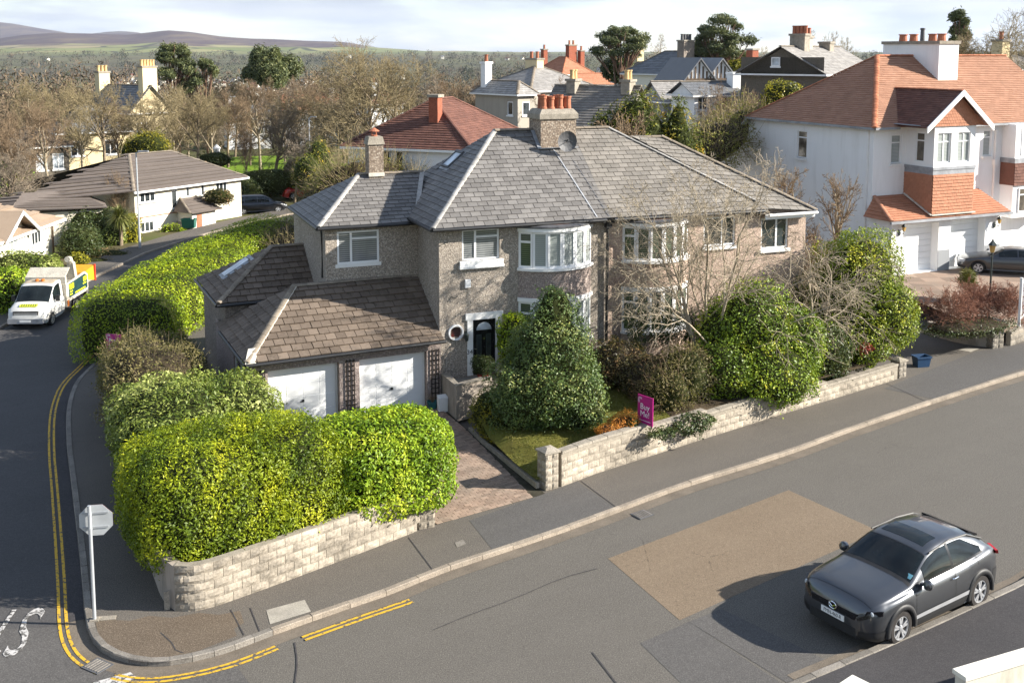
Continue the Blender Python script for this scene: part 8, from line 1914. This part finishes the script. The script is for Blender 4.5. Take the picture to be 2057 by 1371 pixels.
SED = [(2.35,0.60,0.55,0.55,0.4),(2.25,0.76,0.68,0.75,0.55),(1.9,0.88,0.80,0.88,0.66),(1.2,0.98,0.90,0.91,0.74),(0.95,1.02,0.92,0.91,0.75),(0.3,1.36,0.94,0.90,0.62),(-0.2,1.44,0.95,0.90,0.57),(-0.9,1.40,0.97,0.90,0.56),(-1.6,1.12,1.0,0.89,0.62),(-1.9,1.05,1.0,0.87,0.7),(-2.25,1.0,0.95,0.8,0.6),(-2.35,0.75,0.7,0.65,0.5)]
MPV = [(2.35,0.70,0.62,0.62,0.5),(2.2,0.92,0.80,0.82,0.62),(1.7,1.08,0.98,0.93,0.74),(1.35,1.15,1.04,0.95,0.78),(0.8,1.62,1.06,0.95,0.74),(0.4,1.84,1.07,0.95,0.72),(-0.8,1.90,1.08,0.95,0.72),(-2.0,1.86,1.10,0.94,0.70),(-2.3,1.70,1.08,0.91,0.68),(-2.42,1.0,0.90,0.86,0.6)]
HAT = [(1.95,0.62,0.55,0.55,0.4),(1.85,0.80,0.70,0.75,0.55),(1.4,0.95,0.86,0.85,0.68),(0.9,1.02,0.92,0.86,0.74),(0.3,1.36,0.94,0.86,0.62),(-0.3,1.46,0.95,0.86,0.58),(-1.2,1.40,0.98,0.86,0.57),(-1.7,1.12,1.0,0.84,0.62),(-1.95,0.75,0.7,0.7,0.5)]
plain_car('dark grey saloon on the forecourt of the white house, cut by the picture edge', (24.95,53.3,1.0), 162, SED, (1.42,-1.42), 'paint_dark', (0.95,0.25), sides=((0.5,-0.35),(-0.42,-1.2)), rear=(-1.0,-1.6))
plain_car('black people carrier parked beyond the twiggy hedge', (-19.2,80.6,0.0), 25, MPV, (1.5,-1.45), 'paint_black', (1.30,0.55), 'van', 0.88, 0.82, 'parked_van', sides=((0.75,-0.2),(-0.28,-1.3),(-1.38,-2.0)), rear=(-2.25,-2.38))
plain_car('small red car mostly hidden behind the slate extension roof', (-17.2,88.5,0.0), 30, HAT, (1.25,-1.25), 'paint_red', (0.85,0.2), sc=1.0, sides=((0.4,-0.35),(-0.42,-1.2)), rear=(-1.2,-1.65))
# tipper truck with chipper in tow
tk = empty('tipper_truck', (-21.25,48.2,0.0), -88, 'white tipper truck with dark green side panel parked on the side road', 'truck'); tk.scale = (0.95,0.90,0.82)
TA = (1.75,-1.35)
TB = Body([(2.62,0.70,0.62,0.72,0.6),(2.55,0.98,0.84,0.86,0.7),(2.3,1.14,1.02,0.94,0.78),(1.85,1.30,1.16,0.97,0.82),(1.75,1.36,1.18,0.97,0.82),(1.25,1.92,1.20,0.97,0.80),(1.0,2.14,1.20,0.97,0.79),(0.6,2.20,1.20,0.97,0.79),(0.25,2.18,1.20,0.97,0.79)], (1.75,), 0.40, 56, 0.30)
TB.build(tk, 'truck_white'); TB.top(tk, 'windscreen', 'glass_car', 1.80, 1.13, 8.1); TB.top(tk, 'cab_roof', 'roof_dirty', 0.98, 0.28, 8.6, 0.004)
TB.patch(tk, 'side_window', 'glass_car', 1.38, 0.50, 5.25, 7.7, both=True)
for sd in (1,-1):
    wheel(tk, 1.75, sd*0.86, 0.34, 0.2, sd, 'truck_dirty', 8); wheel(tk, -1.35, sd*0.86, 0.34, 0.2, sd, 'truck_dirty', 8)
    m = MB(); q = [(2.50,0.60,0.80),(2.22,0.91,0.84),(2.10,0.945,1.04),(2.36,0.66,1.02)]; m.hull([(x-0.03,sd*y,z) for x,y,z in q][::-sd],[(x+0.06,sd*(y+0.03),z) for x,y,z in q][::-sd]); m.build('headlight', MATS['lamp_clear'], tk)
    m = MB(); m.box((1.28,min(sd*0.98,sd*1.16),1.22),(1.42,max(sd*0.98,sd*1.16),1.55)); m.build('wing_mirror', MATS['black_plastic'], tk)
m = MB(); m.box((2.50,-0.60,0.74),(2.585,0.60,0.98)); gq = m.build('grille', MATS['cladding'], tk)
for z in (0.80,0.88): m = MB(); m.box((2.586,-0.56,z-0.012),(2.60,0.56,z+0.018)); m.build('grille_bar', MATS['truck_white'], gq)
m = MB(); m.box((2.48,-0.84,0.34),(2.66,0.84,0.60)); m.build('bumper', MATS['lead'], tk); m = MB(); m.box((2.662,-0.26,0.42),(2.672,0.26,0.53)); m.build('number_plate', MATS['plate_white'], tk)
a = np.array(TB.at(2.12,11,1)); m = MB(); m.hull([(2.30,-0.42,1.16),(2.30,0.42,1.16),(2.08,0.42,1.245),(2.08,-0.42,1.245)],[(2.30,-0.42,1.175),(2.30,0.42,1.175),(2.08,0.42,1.26),(2.08,-0.42,1.26)]); st_ = m.build('bonnet_sticker', MATS['panel_yellow'], tk)
for k in range(7):
    m = MB(); y = 0.34-k*0.11; m.hull([(2.25,y-0.03,1.195),(2.25,y+0.03,1.195),(2.13,y+0.03,1.24),(2.13,y-0.03,1.24)],[(2.25,y-0.03,1.20),(2.25,y+0.03,1.20),(2.13,y+0.03,1.245),(2.13,y-0.03,1.245)]); m.build('lettering_mark', MATS['text_black'], tk)
m = MB(); m.lathe([(0.10,0),(0.09,0.08),(0.03,0.12)],(0.75,0.14,2.19),10); m.lathe([(0.10,0),(0.09,0.08),(0.03,0.12)],(0.75,-0.14,2.19),10); m.build('beacon', MATS['orange_lamp'], tk)
m = MB(); m.box((-2.9,-0.42,0.50),(0.25,0.42,0.68)); m.build('chassis', MATS['cladding'], tk)
m = MB(); m.box((-2.75,-1.0,0.78),(-0.02,1.0,0.92)); m.build('tipper_floor', MATS['truck_dirty'], tk)
for sd in (1,-1):
    m = MB(); y0 = sd*1.0; q = [(-0.02,0.92),(-2.75,0.92),(-2.75,1.75),(-2.35,1.98),(-0.02,1.86)]; m.hull([(x,y0-0.03,z) for x,z in q],[(x,y0+0.03,z) for x,z in q]); side_ = m.build('tipper_side', MATS['truck_dirty'], tk)
    m = MB(); q = [(-0.16,0.99),(-2.62,0.99),(-2.62,1.68),(-2.3,1.86),(-0.16,1.77)]; y1 = y0+sd*0.036; m.hull([(x,y1-0.004,z) for x,z in q],[(x,y1+0.004,z) for x,z in q]); m.build('side_panel', MATS['panel_green'], side_)
    y2 = y0+sd*0.044
    for (x0,x1,z0,z1) in ((-0.24,-0.80,1.42,1.72),(-0.26,-0.62,1.25,1.33),(-0.26,-0.58,1.10,1.17),(-2.05,-2.5,1.46,1.72),(-2.0,-2.45,1.30,1.38),(-0.95,-2.3,1.05,1.13)):
        m = MB(); m.box((min(x0,x1),min(y2-0.003,y2+0.003),z0),(max(x0,x1),max(y2-0.003,y2+0.003),z1)); m.build('lettering_block', MATS['panel_yellow'], side_)
m = MB(); m.box((0.0,-1.0,0.70),(0.16,1.0,2.25)); m.hull([(0.02,-0.98,2.25),(0.16,-0.98,2.25),(0.16,0.98,2.25),(0.02,0.98,2.25)],[(-0.55,-0.98,2.62),(-0.48,-0.98,2.66),(-0.48,0.98,2.66),(-0.55,0.98,2.62)]); m.build('headboard', MATS['truck_dirty'], tk)
m = MB(); m.box((-0.06,-1.04,0.55),(0.20,-0.90,1.85)); m.box((-0.06,0.90,0.55),(0.20,1.04,1.85)); m.build('tool_locker', MATS['truck_dirty'], tk)
m = MB(); m.box((-0.03,1.045,0.58),(0.15,1.07,0.92)); m.build('fuel_can', MATS['orange_lamp'], tk)
for sd in (1,-1): m = MB(); m.tube([(-1.35+0.42*math.cos(t),sd*0.9,0.34+0.42*math.sin(t)) for t in np.linspace(0.1,3.04,10)],0.04,5); m.build('mudguard', MATS['cladding'], tk)
m = MB(); m.tube([(1.55,0.35,1.30),(1.62,0.30,1.36),(1.66,0.2,1.38)],[0.10,0.09,0.05],8); m.build('dashboard_bag', MATS['hivis'], tk)
cp_ = empty('wood_chipper', (-21.75,52.6,0.0), -88, 'towed wood chipper with orange hopper behind the tipper truck', 'trailer'); cp_.scale = (0.74,0.74,0.74)
m = MB(); m.box((-0.5,-0.5,0.5),(0.9,0.5,1.15)); m.tube([(0.9,0,0.55),(1.7,0,0.55)],0.05,6); m.build('body', MATS['truck_dirty'], cp_)
m = MB(); m.hull([(0.25,-0.25,1.15),(0.65,-0.25,1.15),(0.65,0.25,1.15),(0.25,0.25,1.15)],[(0.45,-0.2,2.35),(0.85,-0.2,2.35),(0.85,0.2,2.35),(0.45,0.2,2.35)]); m.tube([(0.65,0,2.3),(0.85,0,2.6),(1.25,0,2.65)],0.2,8); m.build('chute', MATS['truck_dirty'], cp_)
m = MB(); m.hull([(-0.5,-0.4,0.9),(-0.5,0.4,0.9),(-0.5,0.4,1.4),(-0.5,-0.4,1.4)],[(-1.5,-0.75,0.7),(-1.5,0.75,0.7),(-1.6,0.75,1.75),(-1.6,-0.75,1.75)]); m.build('hopper', MATS['chipper_orange'], cp_)
m = MB(); m.box((-1.66,0.70,0.65),(-1.48,0.80,1.78)); m.box((-1.66,-0.80,0.65),(-1.48,-0.70,1.78)); m.build('hopper_edge', MATS['chipper_red'], cp_)
for sd in (1,-1): wheel(cp_, 0.1, sd*0.72, 0.3, 0.2, sd, 'truck_dirty', 8)

# ------------------------------------------------------------------ street furniture further off
def street_lamp(label, base, top_z, arm):
    e = empty('street_lamp', base, 0, label, 'street lamp', 'tall grey street lamps'); h = top_z-base[2]
    m = MB(); m.tube([(0,0,0),(0,0,1.2)],0.085,8); m.tube([(0,0,1.2),(0,0,h)],[0.06,0.045],8); m.build('column', MATS['grey_metal'], e)
    m = MB(); m.tube([(0,0,h-0.02),(arm*0.4,0.05,h+0.08)],0.035,6); m.build('arm', MATS['grey_metal'], e)
    m = MB(); q = [(arm*0.2,-0.10),(arm,-0.09),(arm,0.09),(arm*0.2,0.10)]; m.prism(q,h+0.05,h+0.13); m.build('lantern', MATS['lead'], e)
    return e
street_lamp('street lamp on the pavement in front of the cream bungalow', (-22.85, 65.08, 0.10), 12-(305-105)/2160*65.5, 0.75)
street_lamp('street lamp by the park shrubs above the red car', (-16.62, 88.00, 0.29), 12-(236-105)/2160*88, 0.6)
e = empty('dovecote', (-27.02, 98.00, 1.81), 0, 'white dovecote on a pole at the park edge', 'bird house'); m = MB(); m.tube([(0,0,0),(0,0,1.0)],0.06,6); m.build('pole', MATS['white_paint'], e); m = MB(); m.lathe([(0.30,1.0),(0.30,1.45)],(0,0,0),6); m.build('house', MATS['white_paint'], e); m = MB(); m.lathe([(0.42,1.45),(0.02,1.85)],(0,0,0),6); m.build('roof', MATS['white_paint'], e)
e = empty('chimney_stack', (-24.72, 86.00, 1.85), 40, 'squat brick chimney with one pot behind the bungalow roof', 'chimney'); m = MB(); m.box((-0.5,-0.4,-2),(0.5,0.4,0.9)); m.build('stack', MATS['brick_red'], e); chimney_pot(e, (0.0,0,0.9), 0.14, 0.55, 'buff_pot', 1)
e = empty('gate_pier', (-22.81, 51.46, 0.10), 0, 'white rendered pier in the hedge beside the truck', 'pier'); m = MB(); m.box((-0.4,-0.35,0),(0.4,0.35,1.0)); m.build('shaft', MATS['render_ivory'], e); m = MB(); m.box((-0.45,-0.4,1.0),(0.45,0.4,1.1)); m.build('pier_cap', MATS['stone_cap'], e)

# ------------------------------------------------------------------ air between here and the hills
m = MB(); m.box((-12000,-3000,-60),(12000,14500,420)); hz_ = m.build('haze', [], None); hz_.data.materials.clear()
t = NT('haze_air'); t.t.nodes.remove(t.b); pv = t.n('ShaderNodeVolumePrincipled'); pv.inputs['Color'].default_value = (0.72,0.83,1.0,1); pv.inputs['Density'].default_value = 0.000045; pv.inputs['Anisotropy'].default_value = 0.2
t.l(pv.outputs[0], t.out.inputs['Volume']); hz_.data.materials.append(t.mat); tag(hz_, 'thin pale air haze over the valley', 'haze', kind='stuff')
